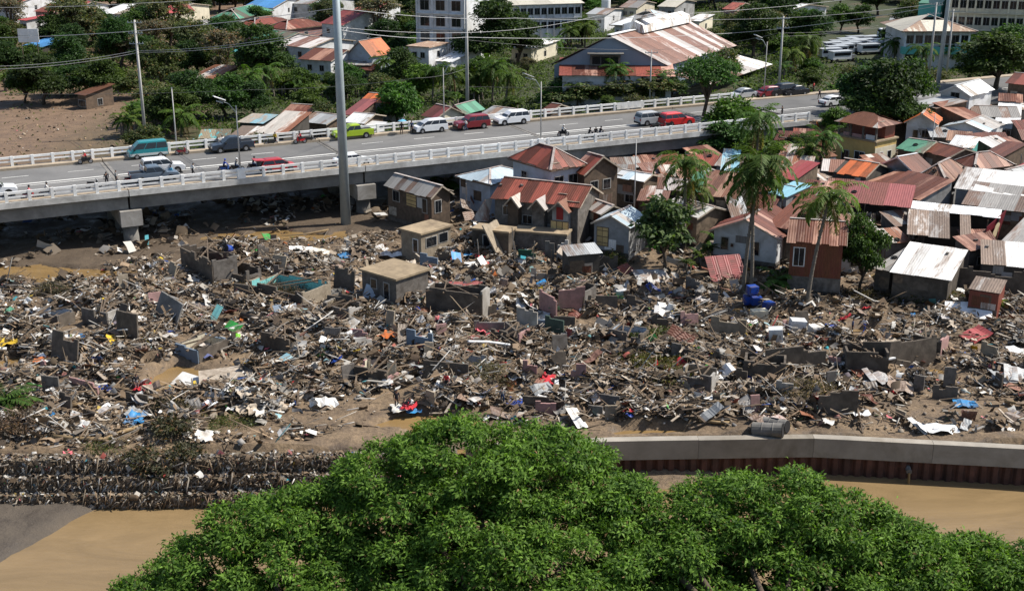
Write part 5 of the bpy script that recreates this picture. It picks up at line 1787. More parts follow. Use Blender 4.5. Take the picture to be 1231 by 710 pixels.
car('van', 'teal', 'teal van parked along the far railing', 178, 189, -1, lower=1)
car('pickup', 'navy', 'dark blue pickup truck parked along the far railing', 279, 181.5, -1)
car('suv', 'white', 'white sport utility car beside the grey pickup in the near lane', 196, 208, 1)
car('pickup', 'slate', 'grey blue pickup truck close to the near railing', 186, 218, 1)
car('suv', 'white', 'white car cut by the left edge of the photo', -8, 236, 1)
car('hatch', 'red', 'red car with its tailgate open by the near railing', 334, 206, 1, tailgate=True)
car('sedan', 'white', 'white sedan right of the tall grey pole', 424, 199, 1)
car('pickup', 'lime', 'lime green small pickup truck by the far railing', 424, 166, -1)
car('mpv', 'white', 'white people carrier left of the maroon car', 517, 158.5, -1)
car('suv', 'maroon', 'maroon car between two white cars at the far railing', 567, 154.5, -1)
car('suv', 'white', 'white sport utility car right of the maroon car', 615, 149, -1)
car('suv', 'silver', 'silver sport utility car behind the bright red car', 784, 149.5, 1)
car('suv', 'crimson', 'bright red car in front of the silver one', 813, 151, 1)
car('sedan', 'white', 'white car at the end of the bridge by the large roadside tree', 1002, 127, 1)
car('hatch', 'maroon', 'dark red car parked at the far kerb beyond the bridge end', 922, 116.5, -1)
car('suv', 'black', 'black car parked at the far kerb beyond the bridge end', 938, 115, -1)
car('sedan', 'black', 'low black car parked at the far kerb, last of the row', 955, 114.5, -1)
car('sedan', 'silver', 'silver car parked on the road behind the flat topped tree', 893, 118, -1)


# jeepneys in the lot and on the far road
def jeepney():
    o = thing('jeepney', 'jeepney', 'jeepney')
    MB().box((-.6, 0, 1.35), (4.4, 1.9, 1.5)).obj('body', PAINT['white'], o)
    MB().box((-.6, 0, 2.18), (4.7, 2.0, .16)).obj('roof', PAINT['silver'], o)
    q = MB()
    q.hexa([(1.6, -.75, .6), (3.0, -.65, .6), (3.0, .65, .6), (1.6, .75, .6), (1.6, -.75, 1.45), (2.95, -.6, 1.3), (2.95, .6, 1.3), (1.6, .75, 1.45)])
    q.obj('bonnet', PAINT['grey'], o)
    for sg in (-1, 1):
        MB().box((-.6, sg * .97, 1.65), (3.9, .04, .6)).obj('side_window', M['glass'], o)
        for xx in (-1.8, 2.2):
            MB().tube([(xx, sg * .85 - .1, .38), (xx, sg * .85 + .1, .38)], .38, 12).obj('wheel', M['rubber'], o)
        MB().box((3.02, sg * .45, 1.1), (.06, .22, .22)).obj('headlight', M['lamp'], o)
    MB().box((1.62, 0, 1.78), (.06, 1.6, .55)).obj('windscreen', M['glass'], o)
    return o


jp = jeepney()
spots = [(1000, 72), (1008, 69), (1016, 66.5), (1024, 64), (1032, 61.5), (1003, 64), (1012, 61.5), (1021, 59), (1031, 56.5), (1040, 60), (1046, 66), (1048, 56), (1058, 63), (1064, 60), (1012, 75), (1080, 60)]
adjs = ['nearest left', 'second from the left front', 'middle front', 'right of the middle front', 'front right', 'left back row', 'second in the back row', 'third in the back row', 'fourth in the back row',
        'by the lot exit', 'nearest the large roadside tree', 'far right back', 'under the palm', 'beside the lot wall', 'low in front of the lot', 'alone beyond the roadside tree']
for i, (x, y) in enumerate(spots):
    p = on_ground(x, y)
    o = jp if i == 0 else copy_tree(jp)
    o.location = p
    o.rotation_euler = (0, 0, .25 + (i % 3) * .06)
    tag(o, 'white jeepney parked in the lot, ' + adjs[i], 'jeepney', 'jeepneys parked in the lot')
for i, (x, y, lab) in enumerate([(1083, 46, 'white car parked before the grey roof at top right'), (1094, 46, 'white car right of another before the grey roof'), (1068, 45, 'white car left of others before the grey roof')]):
    car('suv', 'white', lab, 0, 0, 1, loc=on_ground(x, y), ang=.1, group='cars before the clinic')

# ------------------------------------------------------------------ people
SKIN = plain('skin', (.22, .115, .07), .6, .1)
HAIR = plain('black hair', (.008, .007, .006), .6, .1)
CLOTH = {k: plain(k + ' cloth', c, .9, .15, 4.0) for k, c in {
    'red': (.45, .03, .04), 'white': (.65, .65, .63), 'blue': (.03, .07, .35), 'dark': (.02, .02, .025), 'yellow': (.5, .33, .03), 'grey': (.2, .2, .2), 'denim': (.04, .06, .12),
    'pink': (.6, .12, .15), 'green': (.05, .2, .07), 'sky': (.12, .35, .5)}.items()}
POSES = {
    'stand': dict(pelvis=(0, 0, .95), chest=(0.02, 0, 1.32), neck=(0.02, 0, 1.47), head=(0.05, 0, 1.62), la=[(0.02, .20, 1.42), (.0, .27, 1.14), (.10, .26, .90)], ra=[(.02, -.20, 1.42), (.02, -.28, 1.14), (.16, -.22, .92)],
                  ll=[(0, .10, .92), (.03, .12, .50), (-.02, .12, .09), (.16, .14, .05)], rl=[(0, -.10, .92), (.04, -.13, .50), (.04, -.14, .09), (.22, -.16, .05)]),
    'walk': dict(pelvis=(0, 0, .93), chest=(.06, 0, 1.30), neck=(.09, 0, 1.45), head=(.13, 0, 1.60), la=[(.06, .20, 1.40), (-.12, .26, 1.16), (-.10, .25, .92)], ra=[(.06, -.20, 1.40), (.2, -.26, 1.16), (.38, -.2, 1.02)],
                 ll=[(0, .10, .90), (.22, .11, .52), (.18, .11, .10), (.36, .12, .06)], rl=[(0, -.10, .90), (-.06, -.11, .50), (-.34, -.11, .20), (-.20, -.12, .06)]),
    'crouch': dict(pelvis=(-.12, 0, .34), chest=(.12, 0, .66), neck=(.22, 0, .78), head=(.31, 0, .90), la=[(.14, .20, .73), (.30, .27, .50), (.50, .16, .34)], ra=[(.14, -.20, .73), (.32, -.27, .48), (.52, -.12, .32)],
                   ll=[(-.10, .10, .34), (.26, .18, .52), (.06, .17, .10), (.26, .20, .05)], rl=[(-.10, -.10, .34), (.26, -.18, .52), (.06, -.17, .10), (.26, -.20, .05)]),
    'ride': dict(pelvis=(-.18, 0, .82), chest=(-.04, 0, 1.18), neck=(.0, 0, 1.33), head=(.05, 0, 1.48), la=[(-.02, .20, 1.28), (.16, .30, 1.06), (.42, .28, 1.02)], ra=[(-.02, -.20, 1.28), (.16, -.30, 1.06), (.42, -.28, 1.02)],
                 ll=[(-.14, .12, .80), (.24, .22, .72), (.10, .22, .34), (.28, .23, .30)], rl=[(-.14, -.12, .80), (.24, -.22, .72), (.10, -.22, .34), (.28, -.23, .30)]),
}


def body_mesh(pose):
    J = POSES[pose]
    vs_, es, rad, reg = [], [], [], []

    def v(p, r, g):
        vs_.append(p)
        rad.append(r)
        reg.append(g)
        return len(vs_) - 1
    pe = v(J['pelvis'], (.15, .13), 'pants')
    ch = v(J['chest'], (.17, .13), 'shirt')
    nk = v(J['neck'], (.065, .065), 'skin')
    hd = v(J['head'], (.10, .105), 'head')
    hp_ = Vector(J['head'])
    tp = v(tuple(hp_ + (hp_ - Vector(J['neck'])).normalized() * .10), (.085, .09), 'hair')
    es += [(pe, ch), (ch, nk), (nk, hd), (hd, tp)]
    for arm in ('la', 'ra'):
        pts = J[arm]
        a = v(pts[0], (.075, .075), 'shirt')
        b = v(pts[1], (.05, .05), 'shirt')
        c = v(pts[2], (.034, .034), 'skin')
        es += [(ch, a), (a, b), (b, c)]
        d = (Vector(pts[2]) - Vector(pts[1])).normalized()
        pl = v(tuple(Vector(pts[2]) + d * .07), (.038, .022), 'skin')
        es.append((c, pl))
        sd_ = Vector((0, 0, 1)).cross(d)
        sd_ = sd_.normalized() if sd_.length > .1 else Vector((0, 1, 0))
        base = Vector(pts[2]) + d * .07
        for k, (o_, ln) in enumerate(((-.028, .065), (-.010, .08), (.010, .075), (.028, .06))):
            f1 = v(tuple(base + sd_ * o_ + d * .03), (.011, .011), 'skin')
            f2 = v(tuple(base + sd_ * o_ * 1.15 + d * ln + Vector((0, 0, -.012))), (.008, .008), 'skin')
            es += [(pl, f1), (f1, f2)]
        th = v(tuple(Vector(pts[2]) + d * .04 + sd_ * .05), (.011, .011), 'skin')
        es.append((c, th))
    for leg in ('ll', 'rl'):
        pts = J[leg]
        a = v(pts[0], (.10, .10), 'pants')
        b = v(pts[1], (.07, .07), 'pants')
        c = v(pts[2], (.048, .048), 'pants')
        e = v(pts[3], (.045, .035), 'shoe')
        es += [(pe, a), (a, b), (b, c), (c, e)]
    me = bpy.data.meshes.new('person')
    me.from_pydata(vs_, es, [])
    o = bpy.data.objects.new('person', me)
    COL.objects.link(o)
    o.modifiers.new('skin', 'SKIN')
    sk = me.skin_vertices[0].data
    for i, r in enumerate(rad):
        sk[i].radius = r
    sk[0].use_root = True
    ss = o.modifiers.new('sub', 'SUBSURF')
    ss.levels = 1
    ss.render_levels = 1
    bpy.context.view_layer.update()
    dg = bpy.context.evaluated_depsgraph_get()
    out = bpy.data.meshes.new_from_object(o.evaluated_get(dg))
    bpy.data.objects.remove(o)
    bpy.data.meshes.remove(me)
    cs = np.array(vs_)
    idxs = {'shirt': 0, 'pants': 1, 'skin': 2, 'head': 2, 'hair': 3, 'shoe': 3}
    fwd = Vector((1, 0, 0))
    for p in out.polygons:
        c = np.array(p.center)
        k = int(np.argmin(((cs - c) ** 2).sum(1)))
        m_ = idxs[reg[k]]
        if reg[k] == 'head' and (c[0] < J['head'][0] - .02 or c[2] > J['head'][2] + .07):
            m_ = 3
        p.material_index = m_
        p.use_smooth = True
    # face: nose, brow and lips as small relief, ears at the sides
    return out


BODY = {k: body_mesh(k) for k in POSES}
IDX = {k: [p.material_index for p in me.polygons] for k, me in BODY.items()}
FACE = MB()
FACE.box((.105, 0, 0), (.03, .022, .045))
FACE.box((.098, 0, -.05), (.012, .05, .012))
EYES = MB()
for sy in (-.035, .035):
    EYES.box((.10, sy, .02), (.012, .02, .012))
EARS = MB()
for sy in (-.105, .105):
    EARS.box((0, sy, 0), (.03, .02, .05))


def person(pose, loc, rz, shirt, pants, label, group=None, hat=None):
    o = bpy.data.meshes
    me = BODY[pose].copy()
    me.materials.clear()
    for m_ in (CLOTH[shirt], CLOTH[pants], SKIN, HAIR):
        me.materials.append(m_)
    me.polygons.foreach_set('material_index', IDX[pose])
    ob = link('person', me, None, loc, rz)
    tag(ob, label, 'person', group)
    h = POSES[pose]['head']
    for src, nm, mt in ((FACE, 'nose_and_mouth', SKIN), (EYES, 'eyes', HAIR), (EARS, 'ears', SKIN)):
        src.obj(nm, mt, ob, h)
    if hat:
        MB().tube([(0, 0, .06), (0, 0, .13), (0, 0, .19)], [.135, .125, .06], 12).obj('helmet', CLOTH[hat], ob, h)
    return ob


def motorbike(loc, rz, color, label, group='motorcycles on the bridge'):
    o = thing('motorcycle', label, 'motorcycle', loc, rz, group)
    for xx in (-.62, .62):
        w = MB()
        for k in range(14):
            a0, a1 = 2 * math.pi * k / 14, 2 * math.pi * (k + 1) / 14
            w.beam((xx + .27 * math.cos(a0), 0, .30 + .27 * math.sin(a0)), (xx + .27 * math.cos(a1), 0, .30 + .27 * math.sin(a1)), .10, .07)
        wo = w.obj('wheel', M['rubber'], o)
        MB().tube([(xx, -.03, .30), (xx, .03, .30)], .2, 10).obj('rim', M['rim'], wo)
    MB().hexa([(-.5, -.12, .38), (.35, -.10, .35), (.35, .10, .35), (-.5, .12, .38), (-.72, -.10, .72), (.2, -.12, .62), (.2, .12, .62), (-.72, .10, .72)]).obj('body', PAINT[color], o)
    MB().hexa([(-.7, -.13, .70), (.12, -.12, .64), (.12, .12, .64), (-.7, .13, .70), (-.72, -.11, .82), (.08, -.1, .74), (.08, .1, .74), (-.72, .11, .82)]).obj('seat', M['black'], o)
    MB().hexa([(.22, -.2, .35), (.46, -.16, .40), (.46, .16, .40), (.22, .2, .35), (.30, -.14, .9), (.46, -.12, .88), (.46, .12, .88), (.30, .14, .9)]).obj('leg_shield', PAINT[color], o)
    MB().tube([(.62, 0, .3), (.36, 0, .98)], [.04, .04], 6).obj('fork', M['rim'], o)
    MB().tube([(.30, -.34, 1.0), (.38, 0, .97), (.30, .34, 1.0)], [.022, .022, .022], 6).obj('handlebar', M['black'], o)
    MB().box((.47, 0, .86), (.08, .2, .14)).obj('headlight', M['lamp'], o)
    MB().box((-.72, 0, .62), (.06, .16, .08)).obj('tail_light', M['tail'], o)
    return o


BIKES = 'motorcycles on the bridge'
PEO = 'people on the bridge'
RR = BR_ANG
DZ = DECK + .012


def rider(px, py, f, color, shirt, pants, lab, hat='dark', ang=0):
    p = P(px, py, DZ)
    rz = RR + (0 if f > 0 else math.pi) + ang
    motorbike(p, rz, color, 'motorcycle ' + lab)
    person('ride', p, rz, shirt, pants, shirt + ' shirted rider ' + lab, PEO, hat)


rider(103, 197, -1, 'black', 'red', 'dark', 'at the expansion joint by the far railing', 'white')
rider(57, 236, 1, 'grey', 'white', 'dark', 'close to the left end of the near railing')
rider(271, 207, 1, 'blue', 'blue', 'dark', 'left of the red car by the near railing', 'blue')
rider(285, 206, 1, 'black', 'grey', 'denim', 'just behind the red car', 'white')
rider(36, 240, 1, 'red', 'pink', 'dark', 'next to the white car at the left edge')
rider(361, 172.5, -1, 'crimson', 'red', 'dark', 'at the far railing left of the tall grey pole')
rider(677, 164, 1, 'black', 'white', 'dark', 'alone in the middle lane near the second lamp', 'white')
rider(709, 167.5, 1, 'black', 'dark', 'dark', 'at the near railing right of the second lamp')
rider(722, 166, 1, 'grey', 'dark', 'denim', 'leading two by the near railing right of the second lamp')
rider(306, 204, 1, 'black', 'dark', 'denim', 'touching the open tailgate of the red car')
for px, py, f, c, lab in ((372, 171, 1, 'black', 'parked at the far railing right of the red rider'), (326, 175, -1, 'black', 'parked at the far railing beside the man in yellow'),
                          (219, 186, 1, 'maroon', 'parked on its own behind the far railing lamp post'), (788, 155.5, 1, 'black', 'parked left in the row by the near railing below the silver car'),
                          (796, 154.5, 1, 'maroon', 'parked in the middle of the row by the near railing below the silver car'), (804, 153.5, 1, 'black', 'parked right in the row by the near railing below the silver car'),
                          (113, 226, 1, 'black', 'parked by the near railing left of the expansion joint'), (158, 220.5, 1, 'maroon', 'parked behind the grey blue pickup')):
    motorbike(P(px, py, DZ), RR + (0 if f > 0 else math.pi), c, 'motorcycle ' + lab)
WK = DECK + .295
for pose, px, py, z, rz, sh, pa, lab in [
    ('stand', 331, 174, DZ, 1.0, 'yellow', 'dark', 'person in a yellow shirt standing by the far railing'),
    ('stand', 318, 174, DZ, 2.2, 'dark', 'denim', 'person in dark clothes standing left of the yellow shirt'),
    ('walk', 232, 213, DZ, RR, 'white', 'dark', 'person in a white shirt walking behind the near railing'),
    ('stand', 129, 224, DZ, 2.0, 'dark', 'dark', 'person in dark clothes by the near railing at the joint'),
    ('stand', 140, 222, DZ, .4, 'grey', 'dark', 'person in grey leaning near the joint of the railing'),
    ('stand', 206, 216, DZ, 1.2, 'sky', 'dark', 'person in a light blue shirt beside the grey blue pickup'),
    ('stand', 495, 160, DZ, -1.6, 'denim', 'dark', 'person in dark blue standing left of the white people carrier'),
    ('stand', 483, 161.5, DZ, -1.6, 'dark', 'dark', 'person in dark clothes under a pale umbrella'),
    ('walk', 560, 157.5, DZ, RR + 3.1, 'white', 'denim', 'person in a white shirt walking past the maroon car'),
    ('stand', 716, 167.5, DZ, 1.0, 'dark', 'dark', 'person between the two riders right of the second lamp'),
    ('walk', 985, 119.5, DZ, 2.0, 'dark', 'dark', 'person in dark clothes crossing beyond the bridge end'),
    ('stand', 940, 141, WK, 2.6, 'dark', 'dark', 'person at the near railing before the bridge end'),
    ('stand', 978, 111, DZ, 2.6, 'red', 'dark', 'person in red standing at the far kerb beyond the bridge'),
    ('stand', 262, 180, DZ, 1.0, 'grey', 'dark', 'person in grey at the front of the dark blue pickup'),
    ('stand', 268, 178, DZ, 2.0, 'white', 'dark', 'person in white beside the dark blue pickup'),
]:
    person(pose, P(px, py, z), rz, sh, pa, lab, PEO)
um = P(483, 161.5, DZ)
u = thing('umbrella', 'pale blue umbrella held up by the far railing', 'umbrella', um)
MB().tube([(.14, -.2, .95), (.14, -.2, 2.15)], .012, 5).obj('shaft', M['black'], u)
q = MB()
rim_ = [(.14 + .6 * math.cos(2 * math.pi * k / 8), -.2 + .6 * math.sin(2 * math.pi * k / 8), 1.92) for k in range(8)]
q.add([(.14, -.2, 2.17)] + rim_, [(0, 1 + k, 1 + (k + 1) % 8) for k in range(8)])
q.obj('canopy', CLOTH['sky'], u)

FP = 'people walking over the debris'
for pose, px, py, rz, sh, pa, lab in [
    ('stand', 477, 490, -1.2, 'dark', 'dark', 'person in black standing beside a heap of clothes in the lower middle'),
    ('crouch', 489, 492, 2.4, 'dark', 'pink', 'person in dark crouching at the heap of clothes'),
    ('crouch', 496, 489, -2.6, 'white', 'grey', 'person in white bending at the heap of clothes'),
    ('stand', 1024, 402, -.4, 'denim', 'dark', 'person in dark blue standing at the puddle right of centre'),
    ('walk', 1038, 403, .6, 'white', 'blue', 'person in a white shirt walking beside the puddle at right'),
    ('stand', 604, 487, 1.8, 'grey', 'denim', 'person in grey standing by the low broken wall'),
    ('walk', 502, 384, .4, 'blue', 'dark', 'person in blue walking below the flat roofed ruin'),
    ('stand', 526, 396, 2.2, 'pink', 'dark', 'person in pink near the block wall ruin'),
    ('stand', 537, 470, -2.0, 'red', 'dark', 'person in a red shirt among the rubble in the middle'),
    ('walk', 120, 445, 1.0, 'denim', 'dark', 'person in dark blue walking left among the slabs'),
    ('stand', 165, 470, -1.0, 'dark', 'grey', 'person in dark clothes near the muddy clearing'),
]:
    pp = on_ground(px, py, .02)
    pp.z = max(pp.z, -.3)
    person(pose, pp, rz, sh, pa, lab, FP).scale = (.88,) * 3

# white cloth hung over the far railing
bc = bp(t_at(757, BW), BW - .2, DECK + .75)
cl = MB()
for k in range(8):
    x0, x1 = -2.4 + .6 * k, -2.4 + .6 * (k + 1)
    cl.sheet([(x0, -.05 + .04 * (k % 2), -.25), (x1, -.05 + .04 * ((k + 1) % 2), -.25), (x1, -.02, .75), (x0, -.02, .75)], .01)
tag(cl.obj('banner', M['white_paint'], None, bc, BR_ANG), 'white cloth banner hung along the far railing before the hall', 'banner')
# ================================================================== plants
def leaves(cent, dirs, nrm, length, width, fold=.15):
    """one bent rhombus per leaf -> verts (4n,3), quads (n,4)"""
    n = len(cent)
    d = dirs / np.maximum(1e-6, np.linalg.norm(dirs, axis=1))[:, None]
    s = np.cross(d, nrm)
    s /= np.maximum(1e-6, np.linalg.norm(s, axis=1))[:, None]
    u = np.cross(s, d)
    L = np.asarray(length).reshape(-1, 1) * np.ones((n, 1))
    Wd = np.asarray(width).reshape(-1, 1) * np.ones((n, 1))
    a = cent - d * L * .5
    b = cent - s * Wd * .5 + u * L * fold
    c = cent + d * L * .5 - u * L * fold
    e = cent + s * Wd * .5 + u * L * fold
    v = np.stack([a, b, c, e], 1).reshape(-1, 3)
    q = np.arange(4 * n).reshape(n, 4)
    return v, q


def unit(n, rs):
    v = rs.normal(size=(n, 3))
    return v / np.linalg.norm(v, axis=1)[:, None]


def crown_arrays(lobes, nclump, per, csize, leaf, base, tip, rs, shell=.30, updir=.5, aspect=.42, dead=.0, nout=.5):
    """leaf clumps spread through the outer volume of several lobes"""
    lobes = np.array(lobes, dtype=float)           # x y z rx ry rz
    vol = (lobes[:, 3] * lobes[:, 4] + lobes[:, 4] * lobes[:, 5] + lobes[:, 3] * lobes[:, 5])
    pick = rs.choice(len(lobes), nclump, p=vol / vol.sum())
    u = unit(nclump, rs)
    u[:, 2] = np.where(u[:, 2] < -.35, -u[:, 2] * .6, u[:, 2])
    r = 1 - np.abs(rs.normal(0, shell, nclump))
    r = np.clip(r, .15, 1.05)
    lb_ = lobes[pick]
    cc = lb_[:, :3] + u * lb_[:, 3:] * r[:, None]
    # clump tone: some clumps of young pale leaves, some old and dark
    tone = rs.rand(nclump)
    ci = np.repeat(np.arange(nclump), per)
    n = len(ci)
    off = rs.normal(size=(n, 3)) * csize * np.array([1, 1, .55])
    cent = cc[ci] + off
    out = u[ci]
    d = off / np.maximum(.05, np.linalg.norm(off, axis=1))[:, None] * .9 + unit(n, rs) * .6 + out * .3
    d[:, 2] -= .15
    nr = unit(n, rs) * .7 + out * nout + np.array([0, 0, updir])
    ln = leaf * rs.uniform(.65, 1.3, n)
    v, q = leaves(cent, d, nr, ln, ln * aspect)
    t = np.clip(tone[ci] * .65 + rs.rand(n) * .45 - .1, 0, 1)[:, None]
    col = np.array(base) * (1 - t) + np.array(tip) * t
    col *= rs.uniform(.75, 1.2, (n, 1))
    if dead:
        k = rs.rand(n) < dead
        col[k] = np.array([.20, .13, .06]) * rs.uniform(.6, 1.2, (k.sum(), 1))
    return v, q, np.repeat(col, 4, 0)


def trunk_mesh(name, h, r, limbs, rs, mat, top=.6):
    q = MB()
    bend = rs.uniform(-.12, .12, 2)
    pts = [Vector((bend[0] * h * f * f, bend[1] * h * f * f, h * top * f - (.8 if f == 0 else 0))) for f in (0, .35, .7, 1)]
    q.tube(pts, [r * 1.25, r, r * .85, r * .7], 8)
    for (tx, ty, tz) in limbs:
        e = Vector((tx, ty, tz))
        m_ = pts[2].lerp(e, .5) + Vector((0, 0, .35))
        q.tube([pts[2], m_, e], [r * .55, r * .38, r * .14], 6)
        for k in range(3):
            e2 = e + Vector(tuple(rs.uniform(-1, 1, 3))) * h * .16 + Vector((0, 0, h * .05))
            q.tube([m_.lerp(e, .4), e2], [r * .2, r * .06], 5)
    return q.mesh(name, mat, True)


def tree_kind(seed, h, rad, nclump, per, leaf, base, tip, flat=.8, nl=8, dead=.0, shell=.3, low=.2):
    rs = np.random.RandomState(seed)
    lobes = []
    for k in range(nl):
        a = 2 * math.pi * k / nl + rs.uniform(-.4, .4)
        rr = rad * rs.uniform(.3, .62)
        s = rad * rs.uniform(.36, .56)
        lobes.append([rr * math.cos(a), rr * math.sin(a), h * rs.uniform(low + .12, .78), s, s, s * flat])
    lobes.append([rs.uniform(-.15, .15) * rad, rs.uniform(-.15, .15) * rad, h * .80, rad * .5, rad * .5, rad * .42])
    v, q, c = crown_arrays(lobes, nclump, per, rad * .085, leaf, base, tip, rs, shell, dead=dead)
    cm = np_mesh('crown', v, q, M['leaf'], c)
    tm = trunk_mesh('trunk', h, rad * .06, [(l[0] * .8, l[1] * .8, l[2]) for l in lobes], rs, M['bark'], low + .1)
    return tm, cm, h, rad


KINDS = {
    'round': tree_kind(1, 8.5, 4.2, 520, 15, .55, (.016, .038, .008), (.080, .140, .026)),
    'dark': tree_kind(2, 10, 4.6, 560, 15, .55, (.012, .029, .008), (.050, .092, .021)),
    'olive': tree_kind(3, 8, 4.0, 420, 13, .55, (.028, .040, .013), (.105, .125, .04), dead=.05),
    'airy': tree_kind(4, 11, 4.8, 330, 13, .6, (.036, .046, .022), (.12, .135, .055), nl=9, dead=.08, shell=.45),
    'bush': tree_kind(5, 4.2, 3.2, 380, 15, .45, (.026, .060, .010), (.11, .20, .03), low=.1),
    'grey': tree_kind(6, 11, 4.2, 330, 12, .5, (.055, .056, .036), (.16, .155, .095), nl=9, dead=.15, shell=.45),
}


TREE_NAMES = {'round': 'leafy_tree', 'dark': 'dark_tree', 'olive': 'olive_green_tree', 'airy': 'loose_crowned_tree', 'grey': 'sparse_tree', 'bush': 'bushy_tree', 'big_leaf': 'broad_leaved_tree', 'tall_open': 'flat_topped_tree'}


def tree(kind, loc, scale, label, group, name='tree', rz=None, cat='tree', sz=None):
    tm, cm, h, r = KINDS[kind]
    s = scale if isinstance(scale, tuple) else (scale, scale, scale * (sz or 1.0))
    o = thing(TREE_NAMES.get(kind, name) if name == 'tree' else name, label, cat, loc, rnd.uniform(0, 6.28) if rz is None else rz, group, s)
    link('trunk', tm, o)
    link('crown', cm, o)
    return o


# ------------------------------------------------------------------ palms and bananas
def palm_meshes(seed, h, lean, nf, fl, droop, base, tip, dead=2):
    rs = np.random.RandomState(seed)
    q = MB()
    pts = [Vector((lean * h * f ** 1.7, 0, h * f - (.8 if f == 0 else 0))) for f in (0, .1, .3, .55, .8, 1)]
    q.tube(pts, [.26, .19, .16, .14, .13, .15], 8)
    for k in range(10):                # leaf scars
        f = .06 + .09 * k
        p = Vector((lean * h * f ** 1.7, 0, h * f))
        q.tube([p, p + Vector((0, 0, .05))], [.19, .18], 8)
    tm = q.mesh('trunk', M['palm_bark'], True)
    topc = pts[-1]
    V, Q, C = [], [], []
    nv = 0
    for k in range(nf + dead):
        isd = k >= nf
        az = k * 2.4 + rs.uniform(-.3, .3)
        el = rs.uniform(-.1, 1.25) if not isd else rs.uniform(-1.3, -.9)
        el = 1.3 - 1.5 * (k / nf) ** .9 + rs.uniform(-.15, .15) if not isd else el
        L = fl * rs.uniform(.85, 1.1)
        n = 26
        p = np.array(topc)
        ps, ds = [], []
        ang = el
        for i in range(n):
            d = np.array([math.cos(az) * math.cos(ang), math.sin(az) * math.cos(ang), math.sin(ang)])
            ps.append(p.copy())
            ds.append(d)
            p = p + d * L / n
            ang -= droop / n * (1.2 if not isd else .3)
        ps, ds = np.array(ps), np.array(ds)
        side = np.array([-math.sin(az), math.cos(az), 0.0])
        up = np.cross(ds, side)
        up *= -np.sign(up[:, 2:3] + 1e-6) * -1
        f = np.linspace(0, 1, n)
        ll = (.25 + .85 * np.sin(np.pi * (.12 + .8 * f))) * fl * .22
        for sg in (-1, 1):
            dd = side * sg * .9 + ds * .55 + np.array([0, 0, -.45]) + rs.normal(0, .12, (n, 3))
            dd /= np.linalg.norm(dd, axis=1)[:, None]
            cen = ps + dd * ll[:, None] * .5
            v, qq = leaves(cen, dd, np.tile(np.array([0, 0, 1.0]), (n, 1)) + ds * .2, ll, .17 * (1 if not isd else .7), .04)
            V.append(v)
            Q.append(qq + nv)
            nv += len(v)
            t = rs.rand(n, 1) * .6 + rs.rand() * .4
            col = np.array(base) * (1 - t) + np.array(tip) * t
            if isd:
                col = np.array([.17, .12, .055]) * rs.uniform(.6, 1.3, (n, 1))
            C.append(np.repeat(col, 4, 0))
        # rachis
        v, qq = leaves(ps, ds, np.tile(np.array([0, 0, 1.0]), (n, 1)), L / n * 1.15, .06, 0)
        V.append(v)
        Q.append(qq + nv)
        nv += len(v)
        C.append(np.tile(np.array([[.12, .12, .04]]), (len(v), 1)))
    cm = np_mesh('crown', np.concatenate(V), np.concatenate(Q), M['leaf'], np.concatenate(C))
    return tm, cm


PB, PT = (.022, .050, .009), (.105, .175, .03)
PALMS = [palm_meshes(21, 11, .05, 20, 4.0, 1.5, PB, PT), palm_meshes(22, 9, -.10, 18, 3.8, 1.7, PB, PT), palm_meshes(23, 7, .12, 18, 3.6, 1.4, PB, PT),
         palm_meshes(24, 12, .17, 24, 4.3, 1.6, PB, (.11, .17, .035), 4), palm_meshes(25, 1.2, 0, 14, 3.2, 1.3, PB, PT, 1)]


def palm(k, loc, s, label, group, rz=None, name='coconut_palm'):
    tm, cm = PALMS[k]
    o = thing(name, label, 'palm', loc, rnd.uniform(0, 6.28) if rz is None else rz, group, s)
    link('trunk', tm, o)
    link('crown', cm, o)
    return o


def banana_meshes(seed):
    rs = np.random.RandomState(seed)
    q = MB()
    V, Q, C = [], [], []
    nv = 0
    for st in range(3):
        x, y = rs.uniform(-.7, .7, 2)
        hh = rs.uniform(1.6, 2.4)
        q.tube([(x, y, -.4), (x, y, hh)], [.16, .10], 7)
        for k in range(7):
            az = k * 2.1 + rs.uniform(-.4, .4)
            el = rs.uniform(.5, 1.3)
            L = rs.uniform(1.6, 2.3)
            p = np.array([x, y, hh])
            ang = el
            n = 7
            ps, ds = [], []
            for i in range(n):
                d = np.array([math.cos(az) * math.cos(ang), math.sin(az) * math.cos(ang), math.sin(ang)])
                ps.append(p + d * L / n * .5)
                ds.append(d)
                p = p + d * L / n
                ang -= 1.7 / n
            ps, ds = np.array(ps), np.array(ds)
            wd = .62 * np.sin(np.pi * (.15 + .8 * np.linspace(0, 1, n)))
            v, qq = leaves(ps, ds, np.tile(np.array([0, 0, 1.0]), (n, 1)) + rs.normal(0, .15, (n, 3)), L / n * 1.9, wd, -.05)
            V.append(v)
            Q.append(qq + nv)
            nv += len(v)
            t = rs.rand()
            C.append(np.tile(np.array((.03, .06, .012)) * (1 - t) + np.array((.10, .15, .03)) * t, (len(v), 1)))
    return q.mesh('trunk', M['palm_bark'], True), np_mesh('crown', np.concatenate(V), np.concatenate(Q), M['leaf'], np.concatenate(C))


BAN = [banana_meshes(31), banana_meshes(32)]


def banana(k, loc, s, label, group):
    o = thing('banana_plant', label, 'banana plant', loc, rnd.uniform(0, 6.28), group, s)
    link('stem', BAN[k][0], o)
    link('leaves', BAN[k][1], o)
    return o


